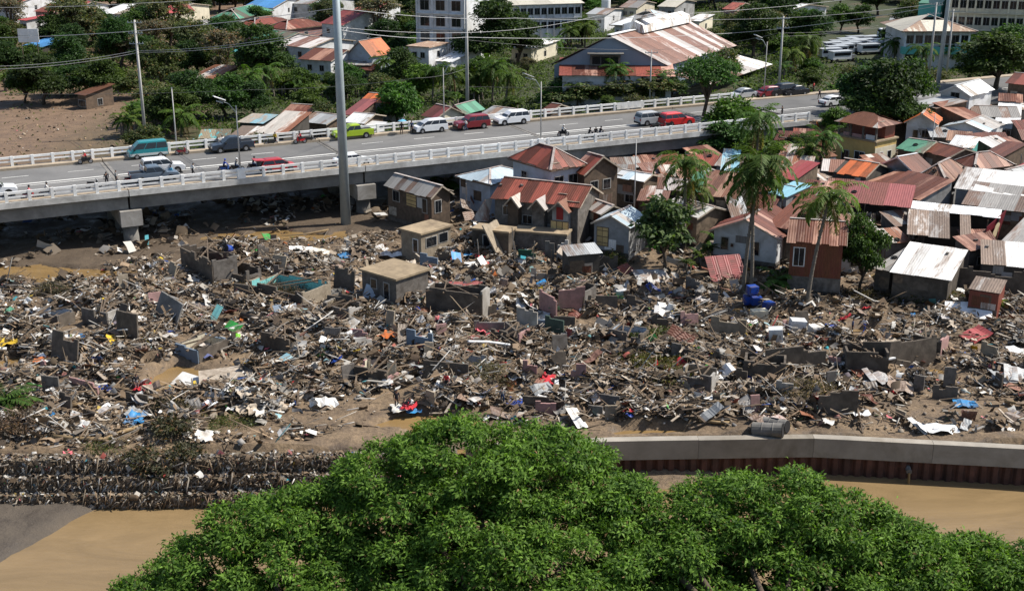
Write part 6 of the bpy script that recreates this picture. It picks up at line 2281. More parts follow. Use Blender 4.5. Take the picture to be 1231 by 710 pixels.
# ------------------------------------------------------------------ foreground trees on the near bank
def near_tree(name, label, lobes, trunk_xy, seed, nclump, per):
    rs = np.random.RandomState(seed)
    tx, ty = trunk_xy
    g = gz(tx, ty)
    o = thing(name, label, 'tree', (tx, ty, g), 0, 'trees on the near river bank')
    lobes = [[l[0] - tx, l[1] - ty, l[2] - g] + l[3:] for l in lobes]
    # break every big lobe into rounded leafy heads with dark gaps between them
    heads = np.zeros((0, 4))
    for l in lobes:
        m_ = int(26 * l[3])
        uu = unit(m_, rs)
        uu[:, 2] = np.abs(uu[:, 2]) * rs.choice([1, 1, 1, 1, -.4], m_)
        cs = np.array(l[:3]) + uu * np.array(l[3:]) * rs.uniform(.82, 1.0, (m_, 1))
        ss = rs.uniform(.7, 1.45, m_)
        for c_, s_ in zip(cs, ss):
            if len(heads) and (((heads[:, :3] - c_) * np.array([1, 1, 1.5])) ** 2).sum(1).__lt__((.74 * (s_ + heads[:, 3])) ** 2).any():
                continue
            heads = np.vstack([heads, [*c_, s_]])
    heads = [[a, b, c_, s_, s_, s_ * .72] for a, b, c_, s_ in heads]
    big = lobes
    lobes = heads
    v, q, c = crown_arrays(lobes, int(nclump * 1.75), per, .24, .32, (.019, .054, .008), (.165, .285, .042), rs, .13, .5, .36, .012, 1.1)
    link('crown', np_mesh('crown', v, q, M['leaf_near'], c), o)
    lobes = big
    mb = MB()
    top = Vector((0, 0, min(l[2] for l in lobes) * .62))
    mb.tube([(0, 0, -1), (0.1, 0, top.z * .5), top], [.75, .55, .48], 10)
    for l in lobes:
        e = Vector(l[:3]) + Vector((0, 0, -l[5] * .1))
        m_ = top.lerp(e, .5) + Vector((rs.uniform(-.6, .6), rs.uniform(-.6, .6), .6))
        mb.tube([top, m_, e], [.30, .2, .1], 7)
        for k in range(7):
            w = Vector(tuple(unit(1, rs)[0] * np.array(l[3:]) * .85))
            mb.tube([m_.lerp(e, rs.uniform(.3, 1)), e + w * .55 + Vector((0, 0, -.2)), e + w], [.09, .06, .02], 5)
    link('trunk', mb.mesh('trunk', M['bark'], True), o)
    return o


def NL(px, py, Y, r, rz=.62):
    """crown lobe whose upper middle is seen at the pixel"""
    p = PY(px, py + 14, Y)
    return [p.x, p.y, p.z - r * rz * .85, r, r, r * rz]


near_tree('broad_tree', 'tallest bright green tree crown in the middle foreground', [
    NL(565, 512, 66, 4.4), NL(480, 540, 66, 3.6), NL(655, 520, 67, 3.8), NL(712, 560, 66, 3.0), NL(590, 590, 63, 5.0), NL(500, 630, 62, 4.2), NL(690, 620, 62, 4.6),
    NL(600, 690, 60, 4.4), NL(735, 690, 61, 3.4), NL(505, 575, 65, 3.6), NL(640, 560, 65, 3.6)], (1.0, 54), 41, 5400, 13)
near_tree('broad_tree', 'lower green tree crown at the left of the foreground, nearest the mud bank', [
    NL(390, 588, 65, 3.2), NL(315, 600, 64, 3.0), NL(255, 645, 63, 3.0), NL(190, 690, 62, 2.8), NL(350, 650, 62, 4.0), NL(270, 705, 61, 3.6), NL(430, 660, 62, 3.6), NL(420, 720, 60, 4.0),
    NL(150, 725, 61, 2.2)], (-10.5, 54), 42, 3900, 13)
near_tree('broad_tree', 'green tree crown in the right foreground below the flood wall', [
    NL(885, 578, 65, 3.6), NL(960, 575, 65, 3.2), NL(1020, 595, 65, 3.0), NL(830, 610, 64, 3.6), NL(920, 640, 63, 4.4), NL(1010, 660, 63, 3.8), NL(840, 690, 61, 4.4), NL(950, 710, 61, 4.2),
    NL(780, 640, 63, 3.0), NL(1060, 620, 65, 2.4), NL(755, 588, 65, 2.2), NL(800, 586, 65, 2.4), NL(760, 665, 62, 2.6)], (13.5, 54), 43, 4700, 13)
near_tree('broad_tree', 'green tree crown cut by the lower right corner', [
    NL(1110, 640, 64, 3.0), NL(1170, 650, 64, 2.8), NL(1235, 665, 63, 3.2), NL(1090, 690, 62, 3.6), NL(1180, 715, 62, 4.0), NL(1270, 700, 62, 3.6)], (24, 54), 44, 2700, 13)

# ------------------------------------------------------------------ trees and palms among the settlement
ST = 'trees among the settlement houses'
for_hall = [(668, 130), (684, 129), (700, 128), (716, 127), (734, 126), (752, 125), (770, 124), (788, 123), (806, 122)]
KINDS['dark_bush'] = tree_kind(10, 4.6, 3.3, 460, 15, .45, (.014, .034, .009), (.055, .10, .024), low=.05)
KINDS['big_leaf'] = tree_kind(8, 7.5, 3.4, 300, 9, .75, (.018, .038, .010), (.13, .16, .055), nl=7, shell=.4, low=.2)
tree('big_leaf', on_ground(800, 322), 1.05, 'broad leaved pale green tree in front of the torn white roof', ST, rz=1.0)
tree('round', on_ground(1032, 352), (.62, .62, .95), 'bright leafy shrub tree right of the rusty walled house', ST, name='shrub')
KINDS['tall_open'] = tree_kind(9, 14, 5.0, 420, 14, .5, (.018, .042, .010), (.07, .125, .028), nl=8, shell=.35, low=.5)
tree('tall_open', on_ground(842, 168), 1.0, 'flat topped tree with slender forked trunk beside the near railing', ST, rz=.4)
tree('bush', on_ground(882, 178), 1.6, 'bright green bushy tree under the near railing', ST)
tree('bush', on_ground(905, 205), 1.1, 'green bush behind the turquoise roof', ST)
tree('dark_bush', on_ground(955, 196), (.8, .8, .8), 'dark green bushy tree left of the ochre building', ST)
tree('dark_bush', on_ground(1060, 143), (1.85, 1.7, 1.75), 'large dark round tree in the middle of the roadside at right', ST, name='dark_tree')
tree('dark_bush', on_ground(1034, 140), (1.4, 1.3, 1.45), 'dark tree crowding the left of the large roadside tree', ST, name='dark_tree')
tree('dark_bush', on_ground(1088, 139), (1.25, 1.2, 1.65), 'green tree crowding the right of the large roadside tree', ST, name='dark_tree')
for px, py, w_ in ((1038, 148, 'left'), (1064, 151, 'middle'), (1088, 149, 'right')):
    tree('dark_bush', on_ground(px, py), (1.2, 1.1, 1.0), 'dark bush at the foot of the large roadside tree, ' + w_ + ' one', ST, name='bush')
for i, (px, py, sc, w_) in enumerate([(892, 178, 1.0, 'left of the high palm'), (872, 192, 1.2, 'below the near railing end'), (936, 188, .75, 'right of the high palm'), (962, 190, .8, 'behind the bushy palm'),
                                      (1000, 172, .8, 'beside the ochre building'), (866, 178, .9, 'under the flat topped tree'), (915, 192, .7, 'before the bridge end'), (925, 205, .9, 'above the bright red tin roof')]):
    tree(['bush', 'round', 'bush', 'olive'][i % 4], on_ground(px, py), (sc, sc, sc * (1 if i % 4 in (0, 2) else .55)), 'green bushy growth ' + w_, ST, name='bush')
tree('round', on_ground(1196, 112), (1.7, 1.7, 1.15), 'wide spreading green tree behind the brown plank house', ST)
tree('round', on_ground(1228, 98), (1.5, 1.5, 1.1), 'green tree at the right edge above the brown plank house', ST)
palm(4, on_ground(936, 350), .9, 'low palm sprout on the debris below the white clad house', ST, name='palm_sprout')
palm(4, on_ground(862, 300), .75, 'low palm sprout under the broad leaved tree', ST, name='palm_sprout')
palm(4, on_ground(536, 232), 1.05, 'upright palm shoot between the shack and the bridge', ST, name='palm_sprout')


def palm_to(k, base_px, crown_px, label, s_crown=1.0, group=ST):
    """palm whose trunk runs from a ground pixel to a crown pixel"""
    b = on_ground(*base_px)
    c = PY(crown_px[0], crown_px[1], b.y + .5)
    h = c.z - b.z
    o = thing('coconut_palm', label, 'palm', b, 0, group)
    q = MB()
    d = c - b
    pts = [Vector((d.x * f ** 1.5, d.y * f, d.z * f - (.6 if f == 0 else 0))) for f in (0, .12, .3, .5, .7, .85, 1)]
    q.tube(pts, [.30, .21, .18, .16, .15, .14, .17], 8)
    for i in range(16):
        f = .05 + .058 * i
        p = Vector((d.x * f ** 1.5, d.y * f, d.z * f))
        q.tube([p, p + Vector((0, 0, .06))], [.21, .20], 8)
    q.obj('trunk', M['palm_bark'], o, smooth=True)
    src = PALMS[k]
    hh = {0: 11, 1: 9, 2: 7, 3: 12, 4: 1.2}[k]
    lean = {0: .05, 1: -.10, 2: .12, 3: .17, 4: 0}[k]
    cr = link('crown', src[1], o, (d.x - lean * hh * s_crown, d.y, d.z - hh * s_crown))
    cr.scale = (s_crown,) * 3
    return o


palm_to(3, (893, 352), (914, 196), 'tallest coconut palm with dead hanging fronds beside the white clad house', 1.12)
palm_to(0, (903, 352), (905, 215), 'second coconut palm rising tight beside the tallest palm', 1.0)
palm_to(1, (970, 368), (998, 236), 'leaning coconut palm in front of the rusty walled house', 1.05)
palm_to(0, (950, 330), (978, 250), 'shorter leaning palm left of the leaning coconut palm', .7)
palm_to(1, (822, 300), (824, 196), 'coconut palm behind the broad leaved tree', 1.1)
palm_to(0, (812, 290), (832, 226), 'drooping palm right behind the broad leaved tree', .8)
palm_to(2, (985, 215), (990, 166), 'bushy palm left of the ochre building', 1.0)
palm_to(3, (908, 230), (912, 142), 'high palm crossing in front of the bridge road', 1.0)
palm_to(2, (965, 215), (972, 180), 'low palm between the tallest palm and the ochre building', .9)

# ------------------------------------------------------------------ trees beyond the bridge
BT = 'trees beyond the bridge'
for kind, px, py, s, lab in [
    ('dark', 52, 126, (1.25, 1.25, .95), 'dark round tree standing at the edge of the bare field'),
    ('round', 30, 124, (.9, .9, .8), 'round tree left of the dark tree at the field edge'),
    ('round', 122, 122, (1.1, 1.1, .95), 'leafy round tree right of the rust hut at the field edge'),
    ('olive', 193, 108, (1.1, 1.1, 1.2), 'broad leaved tree behind the field utility pole'),
    ('airy', 205, 60, (1.3, 1.3, 1.3), 'tall grey green tree in the left grove'),
    ('round', 272, 142, (1.1, 1.1, .9), 'bright yellow green tree behind the black pickup'),
    ('dark', 317, 106, (1.5, 1.5, 1.3), 'large dark tree mass left of the grey pole'),
    ('round', 310, 38, (1.0, 1.0, .8), 'small round tree before the olive green roof'),
    ('grey', 455, 52, (1.5, 1.5, 1.2), 'sparse grey tree right of the grey pole'),
    ('bush', 478, 150, (1.5, 1.5, 1.6), 'bright green rounded tree behind the far railing by the lime pickup'),
    ('olive', 385, 158, (.9, .9, .6), 'olive bush behind the far railing left of the grey pole'),
    ('dark', 480, 112, (1.0, 1.0, .9), 'green rounded tree below the orange roofed house'),
    ('bush', 505, 118, (1.3, 1.3, 1.4), 'rounded green tree above the maroon gabled house'),
    ('dark', 592, 88, (1.8, 1.8, 1.6), 'very large dark tree left of the hall'),
    ('dark', 570, 60, (1.5, 1.5, 1.4), 'dark tree in front of the pale unfinished block'),
    ('dark', 622, 78, (1.4, 1.4, 1.2), 'dark tree right of the very large dark tree'),
    ('round', 700, 55, (1.0, 1.0, .8), 'green tree behind the hall gable'),
    ('olive', 868, 104, (1.0, 1.0, .9), 'yellow green tree right of the hall roof'),
    ('dark', 905, 72, (1.3, 1.3, 1.2), 'dark tree behind the hall side roof'),
    ('dark', 975, 62, (1.1, 1.1, .9), 'dark tree left of the parked jeepneys'),
    ('round', 960, 60, (1.2, 1.2, 1.0), 'green tree beside the palm right of the hall'),
    ('round', 1140, 83, (.9, .9, .7), 'small round tree below the sign board'),
    ('dark', 1190, 62, (1.5, 1.5, 1.1), 'green tree in front of the apartment block'),
    ('round', 1205, 82, (1.5, 1.5, 1.0), 'broad green tree right of the pole cluster'),
    ('dark', 1080, 62, (1.0, 1.0, .9), 'dark tree above the large roadside tree'),
    ('round', 1010, 40, (.9, .9, .8), 'slim lawn tree behind the jeepneys, left one'),
    ('round', 1032, 40, (.9, .9, .8), 'slim lawn tree behind the jeepneys, right one'),
]:
    p = on_ground(px, py)
    tree(kind, p, s, lab, BT)
    FOOT.append((p.x, p.y, 2.5))

for k, px, py, cpx, cpy, s, lab in [
    (0, 300, 128, 300, 92, 1.0, 'palm behind the maroon patched roof'),
    (1, 330, 120, 322, 84, 1.0, 'palm left of the grey pole'),
    (0, 460, 98, 463, 74, 1.0, 'palm before the orange roof'),
    (2, 500, 92, 496, 70, 1.0, 'palm before the white box house'),
    (0, 540, 125, 543, 88, 1.0, 'palm left of the tall slim pole'),
    (1, 520, 122, 522, 85, .9, 'palm behind the white street lamp'),
    (0, 592, 122, 594, 80, 1.1, 'palm right of the tall slim pole'),
    (1, 608, 128, 612, 92, 1.0, 'palm left of the hall'),
    (0, 580, 120, 575, 94, .9, 'lower palm right of the tall slim pole'),
    (2, 694, 131, 696, 107, 1.0, 'palm before the annex of the hall'),
    (0, 736, 128, 740, 84, .9, 'tall palm before the red and white awning'),
    (1, 788, 125, 792, 94, 1.1, 'palm at the right of the awning house'),
    (2, 766, 126, 768, 102, 1.0, 'low palm beside the thin pale pole'),
    (0, 682, 60, 684, 38, 1.0, 'palm before the school, left one'),
    (1, 703, 58, 704, 32, 1.0, 'palm before the school, right one'),
    (0, 660, 66, 664, 50, .9, 'palm left of the hall gable'),
    (3, 970, 88, 970, 48, 1.1, 'tall palm behind the dry hedge'),
    (1, 950, 92, 952, 64, 1.0, 'palm right of the utility pole by the dry hedge'),
    (0, 1075, 80, 1075, 52, 1.0, 'palm behind the jeepney lot'),
    (1, 1108, 92, 1110, 60, 1.0, 'palm beside the pole cluster'),
    (2, 154, 165, 154, 142, .9, 'young palm at the edge of the bare field'),
    (2, 218, 164, 219, 140, 1.2, 'palm right of the slim white lamp post'),
    (0, 268, 92, 269, 66, .9, 'palm beside the teal roof'),
    (1, 62, 92, 64, 70, .9, 'palm behind the dark tree at the field edge'),
]:
    palm_to(k, (px, py), (cpx, cpy), lab, s, 'palms beyond the bridge')


def clear_of(x, y, r):
    return all((x - a) ** 2 + (y - b) ** 2 > (r + c) ** 2 for a, b, c in FOOT)


def pix(x, y, z):
    zc = y * math.cos(TILT) - (z - CAM_H) * math.sin(TILT)
    return 615.5 + FPX * x / zc, 355 - FPX * (y * math.sin(TILT) + (z - CAM_H) * math.cos(TILT)) / zc


def bare_zone(px, py):
    if px < 165 and 112 < py < 205:            # flooded field
        return True
    if 975 < px < 1085 and 34 < py < 112:        # jeepney lot and lawn
        return True
    if 640 < px < 735 and 60 < py < 100:
        return True
    if 590 < px < 760 and py < 62 and py > 22 and px > 640:
        return rnd.random() < .75
    if 1060 < px < 1180 and 30 < py < 90:
        return rnd.random() < .7
    return False


for i, (px, py) in enumerate(for_hall):
    sc = [1.1, 1.4, 1.0, 1.2, 1.4, 1.1][i % 6]
    tree(['bush', 'olive', 'dark_bush'][i % 3], on_ground(px, py), (sc, sc, sc * (.9 if i % 3 != 1 else .5)), 'bush before the hall, ' + ['first', 'second', 'third', 'fourth', 'fifth', 'sixth', 'seventh', 'eighth', 'ninth'][i] + ' from the left', BT, name='bush')
placed = []
tries = 0
names = {'round': 'leafy green tree', 'dark': 'dark green tree',
         'olive': 'olive green tree', 'airy': 'loose crowned tree',
         'grey': 'sparse greyish tree', 'bush': 'low bright bush'}
while len(placed) < 430 and tries < 30000:
    tries += 1
    y = 175 + (rnd.random() ** .8) * 270
    x = rnd.uniform(-.46, .46) * (y + 10)
    t = x * BD.x + (y - B0.y) * BD.y
    s = x * BN.x + (y - B0.y) * BN.y
    if s < BW + 5:
        continue
    sc = rnd.uniform(.75, 1.25) * (1 + max(0, y - 260) / 500)
    px, py = pix(x, y, 1.5)
    if bare_zone(px, py):
        continue
    r = 2.6 * sc
    if s < BW + 18:
        sc *= .55
        r = 1.5
    if not clear_of(x, y, r * .85):
        continue
    if any((x - a) ** 2 + (y - b) ** 2 < ((r + c) * .62) ** 2 for a, b, c in placed):
        continue
    # keep sight lines to the buildings: smaller trees right in front of them
    hide = False
    for a, b, c in FOOT:
        if b > y and b - y < 24 and abs(x - a * y / b) < c + .5:
            sc = min(sc, .5)
            hide = b - y < 20
            break
    if hide and rnd.random() < .6:
        continue
    placed.append((x, y, r))
    kd = rnd.choices(['round', 'dark', 'olive', 'airy', 'grey', 'bush'], [28, 28, 16, 11, 6, 11])[0]
    rel = near_house(Vector((x, y, 0)))
    szw = 'small ' if sc < .72 else 'big ' if sc > 1.12 else ''
    lab = szw + names[kd] + ' ' + rel
    tree(kd, (x, y, gz(x, y) - .1), (sc, sc, sc * rnd.uniform(.7, .95)), lab, BT)
nb_ = 0
tries = 0
while nb_ < 46 and tries < 3000:
    tries += 1
    y = 178 + rnd.random() * 70
    x = rnd.uniform(-.42, .30) * y
    s = x * BN.x + (y - B0.y) * BN.y
    px, py = pix(x, y, 1)
    if s < BW + 4 or bare_zone(px, py) or not clear_of(x, y, .8):
        continue
    nb_ += 1
    banana(nb_ % 2, (x, y, gz(x, y)), rnd.uniform(.8, 1.3), 'banana clump ' + near_house(Vector((x, y, 0))), 'banana clumps beyond the bridge')
for px, py, s in ((152, 166, 1.2), (168, 158, 1.0), (160, 148, 1.1)):
    banana(0, on_ground(px, py), s, 'banana clump at the right edge of the bare field', 'banana clumps at the field edge')
for px, py, s in ((840, 322, .7), (855, 316, .8), (828, 330, .6)):
    banana(1, on_ground(px, py), s, 'banana clump below the broad leaved tree', 'banana clumps in the settlement')

# undergrowth: weeds and low shrubs nobody could count
def weeds(n, label, name, region, base, tip, leaf, hmax, seed):
    rs = np.random.RandomState(seed)
    xs, ys_ = region(n, rs)
    z = hgt(xs, ys_)
    hz = np.abs(rs.normal(0, hmax, len(xs)))
    cent = np.stack([xs, ys_, z + hz], 1)
    d = unit(len(xs), rs)
    d[:, 2] = np.abs(d[:, 2])
    nr = unit(len(xs), rs) + np.array([0, 0, .6])
    ln = leaf * rs.uniform(.5, 1.4, len(xs))
    v, q = leaves(cent, d, nr, ln, ln * .45)
    t = rs.rand(len(xs), 1) * .6 + .4 * fbm(xs * .2, ys_ * .2)[:, None]
    col = np.array(base) * (1 - t) + np.array(tip) * t
    o = link(name, np_mesh(name, v, q, M['leaf'], np.repeat(col, 4, 0)))
    return tag(o, label, 'undergrowth', kind='stuff')


def reg_back(n, rs):
    y = 172 + rs.rand(n) ** .85 * 200
    x = rs.uniform(-.47, .47, n) * y
    s = x * BN.x + (y - B0.y) * BN.y
    zc = y * math.cos(TILT) + (CAM_H - 1) * math.sin(TILT)
    px = 615.5 + FPX * x / zc
    py = 355 - FPX * (y * math.sin(TILT) - (CAM_H - 1) * math.cos(TILT)) / zc
    dens = fbm(x * .12, y * .12) > .33
    bare = ((px < 165) & (py > 112)) & (rs.rand(n) > .02)
    lot = (px > 985) & (px < 1080) & (py < 92)
    near_rail = s > BW + 3
    clear = np.ones(n, bool)
    for a, b, c in FOOT:
        clear &= (x - a) ** 2 + (y - b) ** 2 > (c * .75) ** 2
    k = dens & ~bare & ~lot & near_rail & clear
    return x[k], y[k]


weeds(230000, 'low weeds and shrubs covering the ground beyond the bridge', 'undergrowth', reg_back, (.024, .044, .011), (.11, .14, .04), .55, .55, 61)
# ================================================================== ruins standing in the debris
RU = 'ruins in the debris field'


def ragged_tops(n, h, broken):
    """wall tops broken off in block courses"""
    out = []
    cur = 0
    for k in range(n + 1):
        if rnd.random() < .45:
            cur = rnd.choice([0, 0, 1, 1, 2, 3, 4]) * .2
        out.append(h - min(cur, broken * h) - rnd.uniform(0, .04))
    return out


def ruin(label, A, B, C, h, mats, thick=.18, name='ruined_house', broken=.35, gaps=True):
    """roofless room: walls with ragged tops; mats = front, right, inner"""
    c, e1, w, d, ze, g = frame_of(A, B, C, h)
    d = max(d, 2.0)
    o = thing(name, label, 'ruin', (c.x, c.y, g), math.atan2(e1.y, e1.x), RU)
    FOOT.append((c.x, c.y, max(w, d) * .5))
    hx, hy = w / 2, d / 2

    def wall(p0, p1, mt, inner):
        p0, p1 = Vector(p0), Vector(p1)
        ln = (p1 - p0).length
        n = max(2, int(ln / .4))
        dr = (p1 - p0) / n
        nr = Vector((dr.y, -dr.x, 0)).normalized() * thick
        tops = ragged_tops(n, h, broken)
        q = MB()
        for k in range(n):
            a, b = p0 + dr * k, p0 + dr * (k + 1)
            z0 = z1 = Vector((0, 0, tops[k]))
            lo = Vector((0, 0, -.5))
            q.hexa([a + lo, b + lo, b + lo - nr, a + lo - nr, a + z0, b + z1, b + z1 - nr, a + z0 - nr])
        q.obj('wall', mt, o)
        q = MB()
        for k in range(n):
            a, b = p0 + dr * (k + .02) - nr * 1.03, p0 + dr * (k + .98) - nr * 1.03
            q.hexa([a + Vector((0, 0, .1)), b + Vector((0, 0, .1)), b - nr * .1 + Vector((0, 0, .1)), a - nr * .1 + Vector((0, 0, .1)),
                    a + Vector((0, 0, tops[k] - .05)), b + Vector((0, 0, tops[k] - .05)), b - nr * .1 + Vector((0, 0, tops[k] - .05)), a - nr * .1 + Vector((0, 0, tops[k] - .05))])
        q.obj('inner_plaster', inner, o)
    f, r, i = mats
    wall((-hx, -hy, 0), (hx, -hy, 0), f, i)
    wall((hx, -hy + thick * .5, 0), (hx, hy, 0), r, i)
    wall((hx - thick, hy, 0), (-hx, hy, 0), f, i)
    wall((-hx, hy - thick, 0), (-hx, -hy + thick, 0), r, i)
    for k in range(3):
        x0, x1 = rnd.uniform(-hx, hx), rnd.uniform(-hx, hx)
        MB().beam((x0, -hy - .3, h * .8), (x1, hy + .3, h * .8 + .4), .10, .12).obj('roof_beam', M['timber'], o)
    return o


BK, MW, CL = M['hollow_block'], M['mud_wall'], M['concrete_light']
ruin('roofless dark block room with turquoise scrap inside, below the bridge at left', (216, 295), (254, 313), (263, 297), 2.2, (MW, BK, MW))
ruin('roofless ruin with turquoise inner walls left of centre', (297, 330), (362, 344), (397, 330), 2.6, (MW, WALLS['beige'], WALLS['turquoise']), broken=.15)
ruin('dark block walled ruin heaped with scrap below the flat roofed ruins', (512, 342), (580, 350), (595, 344), 2.6, (MW, CL, MW), broken=.12)
ruin('low box ruin with slate blue front and cream inner walls at left', (210, 412), (237, 420), (259, 402), 1.3, (WALLS['slate'], MW, WALLS['cream']), broken=.1)
ruin('low dark ruin with broken walls at right of the two cabinets', (1018, 425), (1069, 427), (1074, 417), 1.5, (MW, MW, MW), broken=.5)
ruin('wide dark ruin with sagging walls in the right of the debris', (895, 432), (945, 436), (952, 428), 1.3, (MW, MW, MW), broken=.4)
house('ruined_house', 'flat roofed block house ruin with mud covered roof left of centre', (431, 325), (476, 338), (513, 323), 2.7, 'flat', 0, 'concrete', 'block', .22, 9,
      [('f', .35, 1.7, .8, .9, 'd'), ('f', .72, 1.3, .7, 1.6, 'd')], cat='ruin', group=RU)
house('ruined_house', 'small flat roofed block house ruin with dark windows below the bridge pier shack', (479, 276), (506, 283), (549, 273), 2.8, 'flat', 0, 'concrete', 'beige', .2, 9,
      [('f', .72, 1.4, .7, 1.4, 'w'), ('r', .25, 1.7, .8, 1.0, 'd'), ('r', .42, 1.7, .8, 1.0, 'd'), ('r', .68, 1.8, .8, 1.0, 'd'), ('r', .82, 1.8, .6, 1.0, 'd')], cat='ruin', group=RU)
house('ruined_house', 'low block wall ruin under the long rust striped house, left half', (566, 276), (612, 281), (616, 274), 2.6, 'flat', 0, 'concrete', 'mud', .1, 9, [('f', .4, 1.3, .8, 1.6, 'd')], cat='ruin', group=RU)
house('ruined_house', 'low block wall ruin under the long rust striped house, right half', (616, 279), (682, 284), (686, 277), 2.4, 'flat', 0, 'concrete', 'block', .1, 9, [], cat='ruin', group=RU)


for i, (px, py, w_, h_, wh_) in enumerate([(285, 322, 34, 1.5, 'right of the roofless dark room'), (408, 366, 36, 1.5, 'left of the dark block walled ruin'), (612, 398, 40, 1.3, 'left of the slate blue wall panel'), (756, 398, 44, 1.3, 'right of the blue fronted cabinet'),
                                          (690, 345, 40, 1.6, 'below the low dark shed'), (118, 372, 36, 1.4, 'above the dark upright slabs'), (452, 442, 46, 1.3, 'above the heap of clothes'), (562, 432, 44, 1.2, 'under the pale pole'),
                                          (336, 402, 40, 1.2, 'below the tan log'), (842, 448, 46, 1.3, 'right of the olive branches'), (1120, 405, 40, 1.2, 'below the dark leafy mound'), (60, 375, 34, 1.3, 'at the far left')]):
    ruin('low broken roofless room ' + wh_, (px - w_ * .55, py - 3), (px + w_ * .3, py + 4), (px + w_ * .62, py - 4), h_,
         [(MW, BK, MW), (BK, CL, WALLS['beige']), (MW, WALLS['pink'], WALLS['cream']), (BK, MW, WALLS['pale_blue'])][i % 4], broken=.6)


def slab(label, x0, y0, x1, y1, h, mat, lean=0.0, thick=.16, name='wall_fragment', ragged=.25, cat='wall fragment'):
    a, b = on_ground(x0, y0), on_ground(x1, y1)
    c = (a + b) / 2
    d = b - a
    w = d.length
    o_rz = math.atan2(d.y, d.x)
    q = MB()
    h = h * 1.3
    n = max(2, int(w / .4))
    tp = ragged_tops(n, h, ragged)
    for k in range(n):
        xa, xb = -w / 2 + w * k / n, -w / 2 + w * (k + 1) / n
        q.hexa([(xa, 0, -.4), (xb, 0, -.4), (xb, thick, -.4), (xa, thick, -.4), (xa, lean * tp[k], tp[k]), (xb, lean * tp[k], tp[k]), (xb, lean * tp[k] + thick, tp[k]), (xa, lean * tp[k] + thick, tp[k])])
    o = q.obj(name, mat, None, (c.x, c.y, min(a.z, b.z)), o_rz)
    return tag(o, label, cat, 'broken walls and slabs in the debris')


G_ = M['concrete']
for row in [
    ('dark upright slab leaning over litter at far left', 60, 434, 91, 441, 2.1, MW, .25),
    ('dark upright slab right of the leaning one at left', 140, 404, 165, 413, 2.2, MW, .1),
    ('rounded grey slab standing beside the blue scrap at left', 181, 384, 206, 398, 2.0, G_, .5),
    ('brown low box wall near the left puddle', 84, 464, 118, 478, .9, WALLS['pink'], 0),
    ('short brown wall beside the brown low box', 46, 448, 68, 458, .9, WALLS['pink'], .3),
    ('pink panelled wall stub in the middle of the debris', 648, 378, 668, 387, 2.0, WALLS['pink'], 0),
    ('broad dusky pink wall in the middle of the debris', 671, 377, 702, 375, 2.0, WALLS['pink'], -.1),
    ('broken beige wall with stepped top right of centre', 853, 408, 896, 411, 1.9, WALLS['beige'], 0),
    ('low beige wall below the stepped beige wall', 848, 424, 895, 426, 1.0, WALLS['beige'], 0),
    ('long dark wall below the white cabinets', 920, 443, 991, 446, 1.9, MW, 0),
    ('long dark stained wall right of the pipe at right', 1069, 438, 1125, 436, 1.9, MW, .1),
    ('dark wall stub left of the long stained wall', 1036, 436, 1068, 440, 1.7, MW, 0),
    ('low dark wall near the flood wall at right', 983, 497, 1030, 500, 1.6, MW, 0),
    ('low straight dark wall above the tree crowns', 628, 490, 679, 492, .8, MW, 0),
    ('pinkish wall stub above the low straight wall', 628, 452, 645, 456, 1.2, WALLS['pink'], .1),
    ('grey panel fence with a pale post below the block wall ruin', 489, 420, 520, 424, 1.5, WALLS['slate'], 0),
    ('long low brown wall right of the grey panel fence', 522, 424, 578, 424, 1.0, MW, .2),
    ('dark low wall with washed up roots in the middle', 508, 456, 562, 459, 1.2, MW, .2),
    ('concrete bench like wall below the block wall ruin', 570, 400, 606, 402, 1.1, G_, 0),
    ('dark green wall panel in the middle', 655, 403, 677, 405, 1.5, plain('dark green panel', (.05, .075, .06), .8, .3), 0),
    ('slate blue wall panel in the middle', 632, 396, 655, 397, 1.0, WALLS['slate'], .2),
    ('dark green cabinet side below the rust striped house', 623, 316, 644, 318, 1.2, plain('bottle green', (.012, .05, .03), .6, .2), 0),
    ('grey door panel standing below the rust striped house', 655, 316, 666, 318, 2.0, G_, 0),
    ('pale door post wall below the rust striped house', 668, 316, 680, 318, 2.0, CL, .2),
    ('slate blue tank wall behind the flat roofed ruin', 505, 324, 526, 326, 1.6, WALLS['slate'], 0),
    ('tall torn beige panel leaning on the ruin under the striped house', 603, 312, 618, 302, 2.8, WALLS['beige'], .6),
    ('dark wall stub at the lower left clearing', 70, 497, 84, 502, 1.4, MW, .2),
    ('concrete stub in the lower left heap', 152, 484, 178, 488, .9, MW, 0),
    ('concrete slab edge right of the olive branches', 905, 446, 930, 449, 1.2, MW, .3),
    ('dark slab below the broad pink wall', 700, 372, 742, 376, 1.2, MW, .3),
    ('dark slab pair right of the broad pink wall', 752, 372, 792, 374, 1.1, MW, .2),
    ('dark low wall at right of the clearing', 1120, 480, 1150, 484, .9, MW, .3),
    ('low wall before the plank hut', 700, 322, 742, 326, 1.3, MW, 0),
    ('block wall stub left of the dark block walled ruin', 392, 372, 422, 378, 1.5, MW, .2),
    ('concrete post wall in the heap right of the turquoise ruin', 400, 350, 424, 354, 2.0, MW, .2),
    ('low pale wall above the muddy clearing at left', 262, 416, 288, 420, .8, WALLS['beige'], 0),
    ('block wall below the torn shed at far right', 1150, 352, 1231, 362, 2.4, MW, 0),
    ('dark retaining wall under the grey tin shed', 1072, 346, 1150, 352, 1.4, MW, 0),
]:
    slab(*row)

